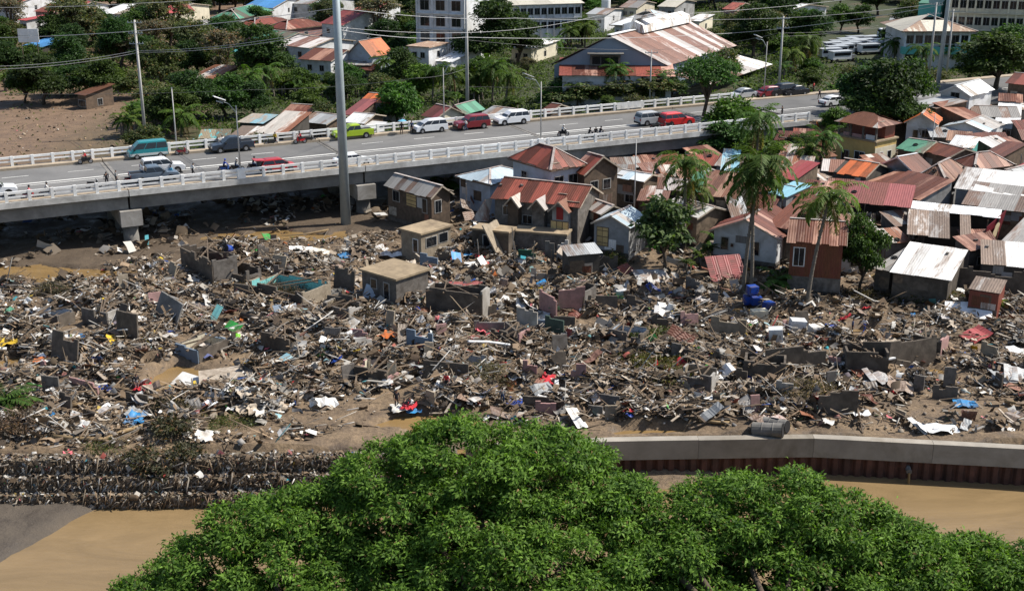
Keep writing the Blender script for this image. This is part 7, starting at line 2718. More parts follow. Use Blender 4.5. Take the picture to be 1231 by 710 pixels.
# ================================================================== loose pieces one can pick out
def sheet_piece(label, px, py, w, l, rz, tilt, roll, mat, bend=.3, lift=.15, name='roofing_sheet', group='roofing sheets in the debris', cat='roofing sheet', seg=6):
    p = on_ground(px, py, lift)
    q = MB()
    row = []
    for k in range(seg + 1):
        x = -w / 2 + w * k / seg
        zz = bend * math.sin(k * 1.7 + px) * .25 + bend * .4 * (k / seg - .5) ** 2
        row.append((x, zz + rnd.uniform(-.03, .03) * bend * 3, zz * .6 + rnd.uniform(-.05, .05) * bend * 3))
    for a, b in zip(row, row[1:]):
        q.hexa([(a[0], -l / 2, a[1] - .03), (b[0], -l / 2, b[1] - .03), (b[0], l / 2, b[2] - .03), (a[0], l / 2, a[2] - .03),
                (a[0], -l / 2, a[1]), (b[0], -l / 2, b[1]), (b[0], l / 2, b[2]), (a[0], l / 2, a[2])])
    o = q.obj(name, mat, None, p)
    o.rotation_euler = (tilt, roll, rz)
    p.z += abs(math.sin(tilt)) * l * .4 + abs(math.sin(roll)) * w * .4
    o.location = p
    return tag(o, label, cat, group)


WP, TQ = plain('muddied white', (.66, .65, .62), .8, .15, 2.0, grime=(.27, .22, .16)), WALLS['turquoise']
GRN = plain('green plastic', (.02, .22, .04), .5, .15, 2.5, grime=(.15, .115, .08))
LIM = plain('lime plastic', (.16, .45, .03), .5, .15, 2.5, grime=(.15, .115, .08))
BLU = plain('blue plastic', (.012, .055, .30), .45, .15, 2.5, grime=(.15, .115, .08))
SKY = plain('bright blue plastic', (.03, .22, .48), .5, .15, 2.5, grime=(.15, .115, .08))
RED = plain('red cloth', (.38, .02, .035), .8, .2, 2.5, grime=(.15, .115, .08))
YEL = plain('yellow cloth', (.55, .42, .03), .8, .2, 2.5, grime=(.15, .115, .08))
PINK = plain('pink cloth', (.38, .13, .16), .8, .2, 2.5, grime=(.15, .115, .08))
ORA = plain('orange plastic', (.55, .13, .02), .6, .2, 2.5, grime=(.15, .115, .08))
for row in [
    ('fallen red corrugated roof leaning below the white clad house', 872, 332, 3.9, 3.0, .25, .75, .0, ROOFS['crimson'], .05, .1),
    ('fallen grey corrugated sheet below the broad leaved tree', 783, 338, 3.8, 2.2, .35, .35, .1, ROOFS['grey'], .2),
    ('large white corrugated sheets lying on the slope at right', 1163, 381, 4.2, 2.6, -.35, .35, -.1, ROOFS['white'], .15),
    ('red roof sheet lying below the large white sheets', 1172, 408, 2.6, 1.7, .5, .2, -.2, ROOFS['crimson'], .3),
    ('white slab of plaster board lying in the left heap', 230, 466, 3.2, 1.9, -.45, .3, .1, WP, .05),
    ('pale floor slab beside the white plaster board', 272, 455, 4.4, 2.6, .25, .1, -.05, M['timber_pale'], .05),
    ('turquoise panel standing in the left debris', 259, 392, .7, 2.2, -.4, 1.0, .3, TQ, .05),
    ('bright turquoise sheet leaning beside the flat roofed ruin', 549, 318, 1.2, 1.5, .5, .8, .3, SKY, .1),
    ('white sheet lying right of the bright turquoise sheet', 566, 321, 1.3, .9, .3, .3, 0, WP, .2),
    ('broad white sheet right of the turquoise sheet', 583, 318, 2.2, .9, .15, .2, 0, WP, .2),
    ('green overturned boat hull piece below the bridge', 323, 291, 1.8, 1.2, .7, .5, .4, GRN, .5),
    ('green panel beside the turquoise panel at left', 281, 398, 1.6, 1.0, -.5, .5, .2, GRN, .3),
    ('lime chair back on the mud at left', 284, 408, .8, .6, .2, .6, .1, LIM, .4),
    ('crumpled silver sheet low at the right, upper one', 1055, 462, 2.6, 1.6, .4, .3, .3, ROOFS['grey'], .8),
    ('torn white sheet beside the crumpled silver sheet', 1082, 470, 2.2, 1.4, -.3, .3, .2, ROOFS['torn_white'], .8),
    ('long white beam lying by the flood wall at right', 1103, 517, .5, 2.0, .5, .3, 0, WP, .05),
    ('crumpled white roofing sheet beside the flood wall at right', 1127, 519, 3.2, 1.2, .05, .15, .1, ROOFS['white'], .7),
    ('stack of silver sheets at the right edge, left piece', 1200, 462, 2.0, 1.5, .6, .4, .4, ROOFS['grey'], .4),
    ('stack of silver sheets at the right edge, right piece', 1222, 458, 2.2, 1.7, -.2, .4, .2, ROOFS['grey'], .4),
    ('white sheet heap at the right edge', 1222, 432, 2.6, 1.6, .3, .3, .3, ROOFS['white'], .8),
    ('pale blue plastic sheet in the lower right', 1160, 488, 1.8, 1.1, -.1, .15, .05, SKY, .4),
    ('white door leaf leaning in the middle heap', 420, 400, 1.0, 2.0, -.7, .5, .2, WP, .1),
    ('white torn panel above the tan log', 349, 382, 1.5, 1.4, .3, .7, -.2, WP, .3),
    ('slate panel left of the white torn panel', 336, 383, .9, 1.5, .8, .9, .1, WALLS['slate'], .1),
    ('pink roof strip on top of the dark block walled ruin', 560, 344, 3.4, .9, .05, .15, 0, ROOFS['maroon'], .3),
    ('white roof strip on the dark block walled ruin', 520, 345, 2.2, .9, .4, .1, 0, WP, .2),
    ('grey roof patch at the left in the debris', 232, 372, 3.0, 1.5, .2, .15, 0, ROOFS['old_grey'], .4),
    ('white crumpled sheet near the clearing in the middle', 393, 488, 1.7, 1.2, .4, .2, .2, WP, .6),
    ('grey panel lying at lower left', 82, 472, 2.4, 1.2, -.6, .2, .1, G_, .1),
    ('white plastic sheet above the tree crowns, middle', 693, 510, 1.2, 2.2, .5, .4, .2, WP, .5),
    ('white sheet patch at the top of the middle debris', 470, 312, 2.4, 1.0, .2, .2, .1, ROOFS['torn_white'], .5),
    ('white and blue sheets above the turquoise walled ruin', 362, 303, 2.6, 1.2, .2, .2, .1, WP, .5),
    ('pale wide sheet beside the blue scrap above the turquoise ruin', 385, 305, 2.2, 1.0, -.2, .2, .1, ROOFS['cream'], .4),
    ('red scrap sheet in the left debris', 210, 382, 1.5, .8, .2, .2, .2, RED, .5),
    ('rust sheet lying left of the clearing at right', 1040, 452, 2.4, 1.2, .4, .2, .1, ROOFS['rust'], .4),
]:
    sheet_piece(*row)


def bin_box(label, px, py, d, rz, mat, tilt=(0, 0), name='cabinet', cat='cabinet', lid=None):
    p = on_ground(px, py, d[2] / 2 - .05)
    q = MB().box((0, 0, 0), d)
    o = q.obj(name, mat, None, p)
    o.rotation_euler = (tilt[0], tilt[1], rz)
    tag(o, label, cat, 'boxes and cabinets in the debris')
    MB().box((0, -d[1] / 2 - .012, d[2] * .1), (d[0] * .86, .03, d[2] * .66)).obj('door_panel', lid or mat, o)
    MB().box((d[0] * .3, -d[1] / 2 - .04, d[2] * .1), (.05, .04, d[2] * .2)).obj('handle', M['black'], o)
    return o


bin_box('cream cabinet standing left of the white cabinets', 912, 385, (1.5, .9, 1.1), .2, WALLS['cream'])
bin_box('white cabinet standing in the right debris, left of the blue bin', 957, 404, (1.4, .9, 1.7), .1, WALLS['white'], (.1, .1))
bin_box('white refrigerator lying left of the standing white cabinet', 932, 415, (1.2, .8, 1.7), -.2, WALLS['white'], (.1, -.1), 'refrigerator', 'refrigerator')
bin_box('white crate beside the blue bin at right', 980, 407, (1.3, .8, 1.2), .4, WP, (.2, 0))
bin_box('blue bin beside the white crate at right', 998, 406, (1.0, .9, 1.2), -.2, BLU, (.1, 0), 'bin', 'bin')
bin_box('white box on the slope below the broad leaved tree', 748, 358, (1.3, .8, .9), .1, WALLS['white'])
bin_box('white washing machine above the olive branches', 794, 380, (.8, .8, 1.2), .3, WP, (.3, .2), 'washing_machine', 'washing machine')
bin_box('second white washing machine right of the first', 806, 381, (.7, .7, 1.1), -.3, WP, (-.3, .2), 'washing_machine', 'washing machine')
bin_box('pale blue framed cabinet leaning at the flat roofed ruin', 446, 360, (1.3, .4, 1.5), -.2, WALLS['pale_blue'], (-.4, .25))
bin_box('dark cabinet with blue front in the middle', 722, 397, (1.1, .9, 1.0), -.4, M['black'], (.3, .3), 'cabinet', 'cabinet', SKY)
bin_box('orange wooden door frame piece in the lower middle', 615, 473, (.8, .3, 1.4), .1, plain('orange wood', (.36, .15, .07), .8, .2), (-.5, 0))
for i, (px, py, z, lab) in enumerate([(899, 370, 0, 'lower left'), (908, 371, 0, 'lower right'), (903, 369, .85, 'top'), (924, 372, 0, 'lone low')]):
    o = bin_box('blue plastic crate below the tallest palm, ' + lab, px, py, (1.0, .8, .8), .2 * i, BLU, (.05, .04), 'crate', 'crate')
    o.location.z += z


def drum(label, px, py, r, h, mat, tilt, rz):
    o = thing('drum', label, 'drum', on_ground(px, py, .0), rz, 'drums in the debris')
    o.rotation_euler = (tilt, 0, rz)
    MB().tube([(0, 0, 0), (0, 0, h * .3), (0, 0, h * .33), (0, 0, h * .36), (0, 0, h * .66), (0, 0, h * .7), (0, 0, h * .73), (0, 0, h)], [r, r, r * 1.06, r, r, r * 1.06, r, r], 16).obj('shell', mat, o, smooth=False)
    MB().tube([(0, 0, h), (0, 0, h + .05)], r * .94, 16).obj('lid', M['black'], o)


drum('blue drum standing by the wrecked shack at right', 1163, 322, .35, 1.2, BLU, 0, 0)
drum('blue drum lying at the left beside the rounded slab', 203, 402, .35, 1.0, BLU, 1.3, .6)
drum('blue drum in the middle heap', 646, 344, .35, 1.0, SKY, 1.2, 2.0)
drum('yellow drum beside the blue drum in the middle heap', 636, 350, .3, .9, YEL, 1.3, .3)
drum('blue drum lying above the turquoise walled ruin', 280, 300, .4, 1.2, BLU, 1.2, -.5)
drum('grey water tank lying by the flood wall', 905, 516, .55, 2.2, G_, 1.45, 1.2)
drum('second grey water tank lying behind the first by the flood wall', 917, 508, .5, 2.0, G_, 1.45, .9)

# logs and poles with their own outline
def log(label, pts, r0, r1, mat='bark', name='log', group='logs and poles in the debris', cat='log', lift=.2):
    w = [on_ground(x, y, lift) for x, y in pts]
    b = w[0]
    q = MB()
    mid = []
    for i, p in enumerate(w):
        mid.append(p - b + Vector((rnd.uniform(-.1, .1), rnd.uniform(-.1, .1), rnd.uniform(-.05, .12))))
    n = len(mid)
    q.tube(mid, [r0 + (r1 - r0) * i / (n - 1) for i in range(n)], 8)
    return tag(q.obj(name, M[mat], None, b, smooth=True), label, cat, group)


M['log_tan'] = plain('peeled log', (.27, .19, .10), .85, .3, 2.0)
log('thick tan log lying in the left middle', [(345, 391), (368, 387), (394, 382)], .38, .30, 'log_tan')
log('dark thick log left of the tan log', [(292, 381), (318, 388), (345, 393)], .34, .30)
log('long bent pale trunk above the stepped bank', [(62, 529), (95, 531), (125, 532), (150, 522), (172, 514)], .20, .14, 'log_tan')
log('white pipe lying across the dark walls at right', [(1062, 442), (1085, 438), (1110, 433)], .13, .13, 'white_paint', 'pipe', cat='pipe', lift=.7)
log('pale pole over the low brown wall in the middle', [(563, 424), (585, 423), (612, 427)], .12, .1, 'white_paint', 'pipe', cat='pipe', lift=.9)
log('long red pipe on the mud above the flood wall', [(752, 499), (788, 498)], .07, .07, 'tail', 'pipe', cat='pipe')
log('long timber pole crossing the middle of the debris', [(722, 432), (770, 429), (828, 418)], .13, .08, 'log_tan')
log('slanting pole above the olive branches', [(702, 425), (735, 440), (768, 462)], .10, .08, 'timber')
log('long thin pole at lower left', [(140, 470), (180, 492), (215, 515)], .10, .06, 'timber')
log('dark branch running right above the gravel at left', [(205, 500), (245, 494), (285, 486)], .16, .10)
log('thin post leaning on the ruin wall under the striped house', [(580, 285), (592, 304)], .08, .07, 'timber_pale', lift=.9)
log('pale log below the bridge at left', [(335, 288), (370, 284), (395, 279)], .16, .12, 'log_tan')

LAND = [(80, 425, 'dark leaning slab'), (185, 395, 'rounded grey slab'), (235, 415, 'slate blue box ruin'), (240, 310, 'roofless dark room'), (345, 345, 'turquoise walled ruin'), (470, 340, 'flat roofed ruin'),
        (515, 290, 'small flat roofed ruin'), (550, 362, 'dark block walled ruin'), (685, 370, 'broad pink wall'), (785, 340, 'fallen grey sheet'), (870, 330, 'fallen red roof'), (870, 412, 'stepped beige wall'),
        (955, 400, 'white cabinets'), (955, 437, 'long dark wall'), (1095, 430, 'dark stained wall'), (1165, 380, 'large white sheets'), (1130, 515, 'crumpled white roofing sheet'), (1005, 495, 'low dark wall'),
        (650, 490, 'low straight wall'), (485, 490, 'heap of clothes'), (230, 466, 'white plaster board'), (60, 330, 'left bridge puddle'), (150, 300, 'bridge pier'), (420, 270, 'tall grey pole'), (130, 530, 'bent pale trunk'),
        (330, 440, 'white heap left of centre'), (800, 450, 'olive branches'), (640, 440, 'pinkish wall stub'), (560, 450, 'washed up roots'), (1200, 450, 'silver sheets'), (400, 400, 'white door leaf'), (740, 400, 'blue fronted cabinet')]


def where(px, py):
    l = min(LAND, key=lambda a: ((a[0] - px) ** 2 + ((a[1] - py) * 2) ** 2))
    dx, dy = px - l[0], (py - l[1]) * 2
    if abs(dx) > abs(dy):
        rel = 'right of' if dx > 0 else 'left of'
    else:
        rel = 'below' if dy > 0 else 'above'
    far = 'far ' if dx * dx + dy * dy > 60 ** 2 else ''
    return far + rel + ' the ' + l[2]


def in_field(px, py):
    """photograph area covered by the debris"""
    top = np.interp(px, [0, 140, 420, 470, 560, 640, 700, 760, 850, 950, 1050, 1231], [345, 322, 285, 305, 300, 325, 335, 345, 345, 375, 375, 375])
    bot = np.interp(px, [0, 230, 300, 440, 560, 740, 1000, 1231], [535, 525, 515, 500, 502, 512, 512, 520])
    return top < py < bot


# planks, sheets and cloths that can be told apart, strewn over the field
plank_mesh = []
for k in range(8):
    L_ = rnd.uniform(1.2, 3.6)
    w_ = rnd.uniform(.10, .24)
    bnd = rnd.uniform(-.12, .12)
    q = MB()
    q.hexa([(-L_ / 2, -w_ / 2, -.03), (0, -w_ / 2, bnd - .03), (0, w_ / 2, bnd - .03), (-L_ / 2, w_ / 2, -.03), (-L_ / 2, -w_ / 2, .03), (0, -w_ / 2, bnd + .03), (0, w_ / 2, bnd + .03), (-L_ / 2, w_ / 2, .03)])
    q.hexa([(0, -w_ / 2, bnd - .03), (L_ / 2, -w_ / 2, -.03), (L_ / 2, w_ / 2, -.03), (0, w_ / 2, bnd - .03), (0, -w_ / 2, bnd + .03), (L_ / 2, -w_ / 2, .03), (L_ / 2, w_ / 2, .03), (0, w_ / 2, bnd + .03)])
    plank_mesh.append((q.mesh('plank', M['timber'] if k < 5 else M['timber_pale']), k))


def strewn(n, maker):
    c = 0
    while c < n:
        px, py = rnd.uniform(0, 1231), rnd.uniform(285, 535)
        if not in_field(px, py):
            continue
        if rnd.random() < .8 and any(((px - a) / rx) ** 2 + ((py - b) / ry) ** 2 < .8 for a, b, rx, ry in CLEARINGS[6:]):
            continue
        p = on_ground(px, py)
        if p.z < -.05 or not clear_of(p.x, p.y, -.8):
            continue
        maker(c, px, py, p)
        c += 1


def mk_plank(c, px, py, p):
    me, k = plank_mesh[c % 8]
    o = link('plank', me, None, (p.x, p.y, p.z + rnd.uniform(.1, .55)))
    o.rotation_euler = (rnd.uniform(-.2, .2), rnd.gauss(0, .28), rnd.uniform(0, 3.14))
    tag(o, ('pale' if k >= 5 else 'dark weathered') + ' timber plank ' + where(px, py), 'plank', 'planks in the debris')


strewn(270, mk_plank)
SH = [('rusty', 'rust', .9), ('grey', 'grey', 1.2), ('old grey', 'old_grey', 1.0), ('stained white', 'torn_white', 1.2), ('white', 'white', 1.3), ('striped', 'stripe', .7), ('pale', 'rust_white', .8), ('green', 'green', .12), ('blue', 'sky', .15), ('red', 'red', .4)]


def mk_sheet(c, px, py, p):
    nm, mt, _ = rnd.choices(SH, [s[2] for s in SH])[0]
    sheet_piece('crumpled ' + nm + ' roofing sheet ' + where(px, py), px, py, rnd.uniform(.9, 2.4), rnd.uniform(.6, 1.1), rnd.uniform(0, 3.14), rnd.gauss(0, .3), rnd.gauss(0, .25), ROOFS[mt], rnd.uniform(.2, 1.0), .2, seg=5)


strewn(175, mk_sheet)


def mk_wall(c, px, py, p):
    w_ = rnd.uniform(8, 26)
    nm, mt = rnd.choice([('dark mud stained', MW), ('dark mud stained', MW), ('grey block', BK), ('grey block', BK), ('beige', WALLS['beige']), ('dusky pink', WALLS['pink']), ('pale concrete', CL)])
    dy = rnd.uniform(-4, 5)
    slab('broken ' + nm + ' wall ' + where(px, py), px - w_ / 2, py, px + w_ / 2, py + dy, rnd.uniform(.7, 1.6), mt, rnd.choice([0, 0, .2, .5]), ragged=.5)


strewn(62, mk_wall)


def mk_log(c, px, py, p):
    w_ = rnd.uniform(12, 40)
    dy = rnd.uniform(-6, 8)
    log(('pale peeled' if c % 3 == 0 else 'dark') + ' log ' + where(px, py), [(px - w_ / 2, py - dy / 2), (px, py), (px + w_ / 2, py + dy / 2)], rnd.uniform(.12, .26), rnd.uniform(.06, .14), 'log_tan' if c % 3 == 0 else 'bark')


strewn(46, mk_log)


def cloth_mesh(seed):
    rs = np.random.RandomState(seed)
    n = 7
    xs = np.linspace(-.5, .5, n)
    X_, Y_ = np.meshgrid(xs, xs)
    Z_ = .28 * fbm(X_ * 4 + seed * 3.1, Y_ * 4 + seed, 3) + .25 * rs.rand(n, n) * (rs.rand(n, n) > .6) - .1
    X_ = X_ + rs.normal(0, .05, (n, n))
    Y_ = Y_ + rs.normal(0, .05, (n, n))
    i = np.arange(n * n).reshape(n, n)
    q = np.stack([i[:-1, :-1].ravel(), i[:-1, 1:].ravel(), i[1:, 1:].ravel(), i[1:, :-1].ravel()], 1)
    return np.stack([X_.ravel(), Y_.ravel(), Z_.ravel()], 1), q


CLM = {}
CC = [('white', WP, 5), ('dirty white', M['timber_pale'], 6), ('blue', BLU, 1.2), ('red', RED, 1.6), ('pale blue', SKY, 1.0), ('pink', PINK, .5), ('yellow', YEL, .6), ('black', M['black'], 3), ('green', GRN, .6), ('orange', ORA, .5),
      ('brown', M['timber'], 3), ('grey', G_, 3)]
for nm, mt, wt_ in CC:
    for k in range(3):
        v, q = cloth_mesh(len(CLM) + 3)
        CLM[(nm, k)] = np_mesh('cloth', v, q, mt)


def mk_cloth(c, px, py, p):
    nm, mt, _ = rnd.choices(CC, [s[2] for s in CC])[0]
    o = link('cloth', CLM[(nm, c % 3)], None, (p.x, p.y, p.z + rnd.uniform(.15, .4)), rnd.uniform(0, 6.28))
    s = rnd.uniform(.5, 1.3)
    o.scale = (s * rnd.uniform(.8, 1.5), s, s)
    o.rotation_euler = (rnd.gauss(0, .35), rnd.gauss(0, .35), rnd.uniform(0, 6.28))
    tag(o, ['crumpled', 'torn', 'spread', 'bunched'][c % 4] + ' ' + nm + ' cloth ' + where(px, py), 'cloth', 'cloths and sheeting in the debris')


strewn(230, mk_cloth)
for nm, px, py, s, lab in [('yellow', 8, 415, 1.5, 'bright yellow cloth at the left edge'), ('yellow', 46, 412, 1.0, 'yellow cloth right of the bright one at the left edge'), ('red', 492, 493, 1.1, 'red cloth in the heap of clothes'),
                           ('white', 480, 495, 1.2, 'white cloth in the heap of clothes'), ('pale blue', 497, 494, .9, 'blue cloth in the heap of clothes'), ('red', 660, 462, 1.4, 'dark red cloth at the pinkish wall stub'),
                           ('orange', 470, 408, 1.4, 'orange cloth by the grey panel fence'), ('pale blue', 170, 508, 1.2, 'bright blue plastic above the stepped bank'), ('red', 785, 445, 1.2, 'red cloth on the olive branches'),
                           ('blue', 620, 488, 1.2, 'blue sheeting on the low straight wall'), ('red', 600, 455, 1.0, 'red shirt hung near the washed up roots'), ('pink', 85, 545, 1.0, 'pink and white bag on the stepped bank'),
                           ('white', 160, 575, 1.0, 'white bag caught on the stepped bank'), ('white', 250, 580, 1.3, 'white bag at the right of the stepped bank'), ('green', 740, 362, 1.4, 'green sheeting right of the broad pink wall'),
                           ('blue', 700, 368, .8, 'small blue bag beside the pink wall'), ('red', 172, 470, 1.1, 'red cloth beside the person in dark clothes at left'), ('red', 250, 328, 1.2, 'red cloth inside the roofless dark room')]:
    o = link('cloth', CLM[(nm, 0)], None, on_ground(px, py, .3), rnd.uniform(0, 6))
    o.scale = (s * 1.3, s, s)
    tag(o, lab, 'cloth', 'cloths and sheeting in the debris')

for k in range(26):
    px, py = 318 + rnd.gauss(0, 26), 480 + rnd.gauss(0, 11)
    o = link('cloth', CLM[(rnd.choice(['white', 'white', 'dirty white', 'grey']), k % 3)], None, on_ground(px, py, rnd.uniform(.2, .7)), rnd.uniform(0, 6))
    s_ = rnd.uniform(.5, 1.1)
    o.scale = (s_, s_ * .8, s_ * 1.3)
    o.rotation_euler = (rnd.gauss(.6, .5), rnd.gauss(0, .5), rnd.uniform(0, 6.2))
    tag(o, 'pale rag draped in the white heap left of centre', 'cloth', 'rags of the white heap')

# ================================================================== small litter nobody could count
PAL = np.array([[.44, .42, .38], [.58, .57, .54], [.30, .26, .21], [.17, .12, .08], [.10, .075, .052], [.06, .046, .035], [.21, .20, .19], [.26, .185, .12], [.035, .03, .026], [.70, .69, .66]])
PW = np.array([.12, .12, .13, .17, .19, .16, .07, .10, .06, .025])
SAT = np.array([[.40, .03, .04], [.03, .10, .36], [.05, .34, .40], [.06, .28, .06], [.5, .36, .04], [.5, .14, .17], [.46, .13, .03], [.3, .5, .55]])


def scatter(name, label, xs, ys_, seed, sizes, zoff, hang=False, kind='chip', sat=.035, pw=PW, dark=1.0, zabs=None):
    rs = np.random.RandomState(seed)
    n = len(xs)
    z = hgt(xs, ys_) if zabs is None else zabs
    ln = sizes[0] * np.clip(np.exp(rs.normal(-.15, .6, n)), .25, 2.9)
    if kind == 'stick':
        wd = rs.uniform(.03, .09, n)
        th = wd * .8
    elif kind == 'chunk':
        wd = ln * rs.uniform(.5, .9, n)
        th = ln * rs.uniform(.35, .8, n)
    else:
        wd = ln * rs.uniform(.25, .85, n)
        th = np.full(n, .025)
    a = rs.normal(.1, .75, n)
    tl = rs.normal(0, .45, n) if kind != 'stick' else rs.normal(0, .28, n)
    rl = rs.normal(0, .6, n)
    if hang:
        tl = rs.uniform(-1.5, 1.5, n) if kind != 'stick' else rs.normal(1.1, .5, n)
        rl = rs.normal(1.57, .4, n)
        a = rs.normal(0, .3, n)
    ca, sa, ct, st_, cr, sr = np.cos(a), np.sin(a), np.cos(tl), np.sin(tl), np.cos(rl), np.sin(rl)
    ex = np.stack([ca * ct, sa * ct, st_], 1)
    s0 = np.stack([-sa, ca, np.zeros(n)], 1)
    u0 = np.cross(ex, s0)
    ey = s0 * cr[:, None] + u0 * sr[:, None]
    ez = np.cross(ex, ey)
    c = np.stack([xs, ys_, z + zoff(rs, n) + .35 * np.abs(st_) * ln * (0 if hang else 1)], 1)
    X_, Y_, Z_ = ex * (ln / 2)[:, None], ey * (wd / 2)[:, None], ez * (th / 2)[:, None]
    jit = lambda: 1 + rs.normal(0, .12, (n, 1))
    if kind == 'chip':
        # bent sheet: two quads sharing a raised fold
        fold = ez * (ln * rs.normal(0, .16, n))[:, None]
        v = np.stack([c - X_ * jit() - Y_ * jit(), c - Y_ * jit() + fold, c + X_ * jit() - Y_ * jit(), c - X_ * jit() + Y_ * jit(), c + Y_ * jit() + fold, c + X_ * jit() + Y_ * jit()], 1).reshape(-1, 3)
        b = (np.arange(n) * 6)[:, None]
        q = np.concatenate([b + np.array([[0, 1, 4, 3]]), b + np.array([[1, 2, 5, 4]])], 1).reshape(-1, 4)
        per = 6
    else:
        v = np.stack([c + sx * X_ * jit() + sy * Y_ * jit() + sz * Z_ for sz in (-1, 1) for sx, sy in ((-1, -1), (1, -1), (1, 1), (-1, 1))], 1).reshape(-1, 3)
        b = (np.arange(n) * 8)[:, None]
        fc = np.array([[4, 5, 6, 7], [0, 1, 5, 4], [1, 2, 6, 5], [2, 3, 7, 6], [3, 0, 4, 7]])
        q = np.concatenate([b + f[None, :] for f in fc], 1).reshape(-1, 4)
        per = 8
    col = PAL[rs.choice(len(PAL), n, p=pw / pw.sum())]
    k = rs.rand(n) < sat
    col[k] = SAT[rs.choice(len(SAT), k.sum())]
    silt = (rs.rand(n, 1) ** .8) * .9
    silt[rs.rand(n) < .26] = .05
    col = col * (1 - silt) + np.array([.185, .138, .092]) * silt
    col = col * rs.uniform(.6, 1.25, (n, 1)) * dark
    o = link(name, np_mesh(name, v, q, M['litter'], np.repeat(col, per, 0)))
    return tag(o, label, 'litter', kind='stuff')


def field_points(n, seed, thr=.0):
    """points in the debris field, thicker in drifts, fewer in water"""
    rs = np.random.RandomState(seed)
    px = rs.uniform(-20, 1250, n)
    py = rs.uniform(280, 540, n)
    top = np.interp(px, [0, 140, 420, 470, 560, 640, 700, 760, 850, 950, 1050, 1231], [338, 315, 268, 270, 285, 300, 318, 330, 338, 352, 345, 355])
    bot = np.interp(px, [0, 230, 300, 440, 560, 740, 1000, 1231], [548, 546, 542, 512, 506, 520, 516, 526])
    k = (py > top) & (py < bot)
    px, py = px[k], py[k]
    u = (px - 615.5) / FPX
    v = (py - 355.0) / FPX
    kk = (.3 - CAM_H) / (-math.sin(TILT) - v * math.cos(TILT))
    x = kk * u
    y = kk * (math.cos(TILT) - v * math.sin(TILT))
    # even density on the ground rather than in the picture
    w = np.clip((y / 125.0) ** 2.2, .0, 1)
    h = hgt(x, y)
    den = .16 * np.clip(fbm(x * .3 + 31, y * .3) * 2 - .5, .06, 1) + 1.1 * np.clip(grid_lookup(hf, x, y), 0, .8)
    den = np.where(h < -.10, .03, np.clip(den, .05, 1))
    wob_ = .5 * (fbm(x * .5, y * .5, 2) - .4)
    for a, b, rx, ry in CLEARINGS:
        inside = ((px - a) / rx) ** 2 + ((py - b) / ry) ** 2 + wob_ < .8
        den = np.where(inside, den * .16, den)
    k = rs.rand(len(x)) < w * den
    return x[k], y[k]


pile = lambda rs, n: np.abs(rs.normal(0, .22, n)) + .03
x, y = field_points(430000, 71)
scatter('litter', 'small mixed flood litter of torn sheet, board and rag over the mud', x, y, 72, (.34,), pile)
x, y = field_points(125000, 73)
scatter('broken_sticks', 'splintered sticks and laths strewn through the debris', x, y, 74, (1.15,), pile, kind='stick', sat=.01, pw=np.array([.16, .08, .24, .18, .14, .06, .04, .18, .02, .05]))
x, y = field_points(330000, 75)
scatter('rubble', 'small broken concrete and brick rubble in the mud', x, y, 76, (.17,), lambda rs, n: rs.uniform(-.02, .12, n), kind='chunk', sat=.015)
# litter in the settlement lanes and under the bridge
rs_ = np.random.RandomState(80)
x = rs_.uniform(-8, 75, 26000)
y = rs_.uniform(112, 205, 26000)
s_ = x * BN.x + (y - B0.y) * BN.y
k = (s_ < -1) & (fbm(x * .3, y * .3) > .38) & (x < y * .43)
scatter('lane_litter', 'scrap and rubbish lying in the lanes between the settlement houses', x[k], y[k], 81, (.45,), lambda rs, n: np.abs(rs.normal(0, .35, n)), sat=.05, dark=.85)
t = rs_.uniform(T0, T1 - 20, 6000)
s_ = rs_.uniform(-4, BW, 6000)
x, y = BD.x * t + BN.x * s_, B0.y + BD.y * t + BN.y * s_
k = fbm(x * .25, y * .25) > .5
scatter('drift_litter', 'pale flood litter caught under the bridge', x[k], y[k], 82, (.55,), pile, sat=.03)
# bare field beyond the bridge
x = rs_.uniform(-125, -46, 2600)
y = rs_.uniform(165, 235, 2600)
k = (x * BN.x + (y - B0.y) * BN.y) > BW + 2
scatter('field_litter', 'scattered clods and rubbish on the bare flooded field', x[k], y[k], 83, (.17,), lambda rs, n: rs.uniform(-.05, .03, n), kind='chunk', sat=.01, pw=np.array([.0, .0, .2, .3, .3, .2, .0, .2, .0, .01]))

# trash and roots hanging from the steps of the gabion bank
n = 12000
x = rs_.uniform(-47, -5, n)
k3 = rs_.randint(0, 3, n)
y0 = np.interp(x, BX, BY)
yf = y0 - .1 - .85 * k3 - .9 - rs_.uniform(0, .16, n)
zf = .32 - .95 * k3 - rs_.uniform(-.08, .85, n)
scatter('hanging_litter', 'matted roots, plastic and rags hanging on the stepped bank', x, yf, 84, (.17,), lambda rs, n: np.zeros(n), True, 'chip', .02, np.array([.06, .05, .12, .2, .2, .16, .06, .1, .05, .02]), .9, zf)
yt = y0 - .1 - .85 * k3 + rs_.uniform(-.85, .3, n)
zt = .36 - .95 * k3 + rs_.uniform(0, .1, n)
scatter('ledge_litter', 'mud clods, twigs and rags lying along the ledges of the stepped bank', x, yt, 85, (.17,), lambda rs, n: np.zeros(n), False, 'chip', .02, PW, .9, zt)
x = rs_.uniform(-47, -4, 1500)
k3 = rs_.randint(0, 3, 1500)
y0 = np.interp(x, BX, BY)
scatter('hanging_roots', 'pale roots and twigs trailing down the stepped bank', x, y0 - .1 - .85 * k3 - 1.0 - rs_.uniform(0, .2, 1500), 86, (.6,), lambda rs, n: np.zeros(n), True, 'stick', 0,
        np.array([.1, .03, .3, .2, .12, .05, .02, .15, .02, .01]), 1.0, .2 - .95 * k3 - rs_.uniform(0, .8, 1500))

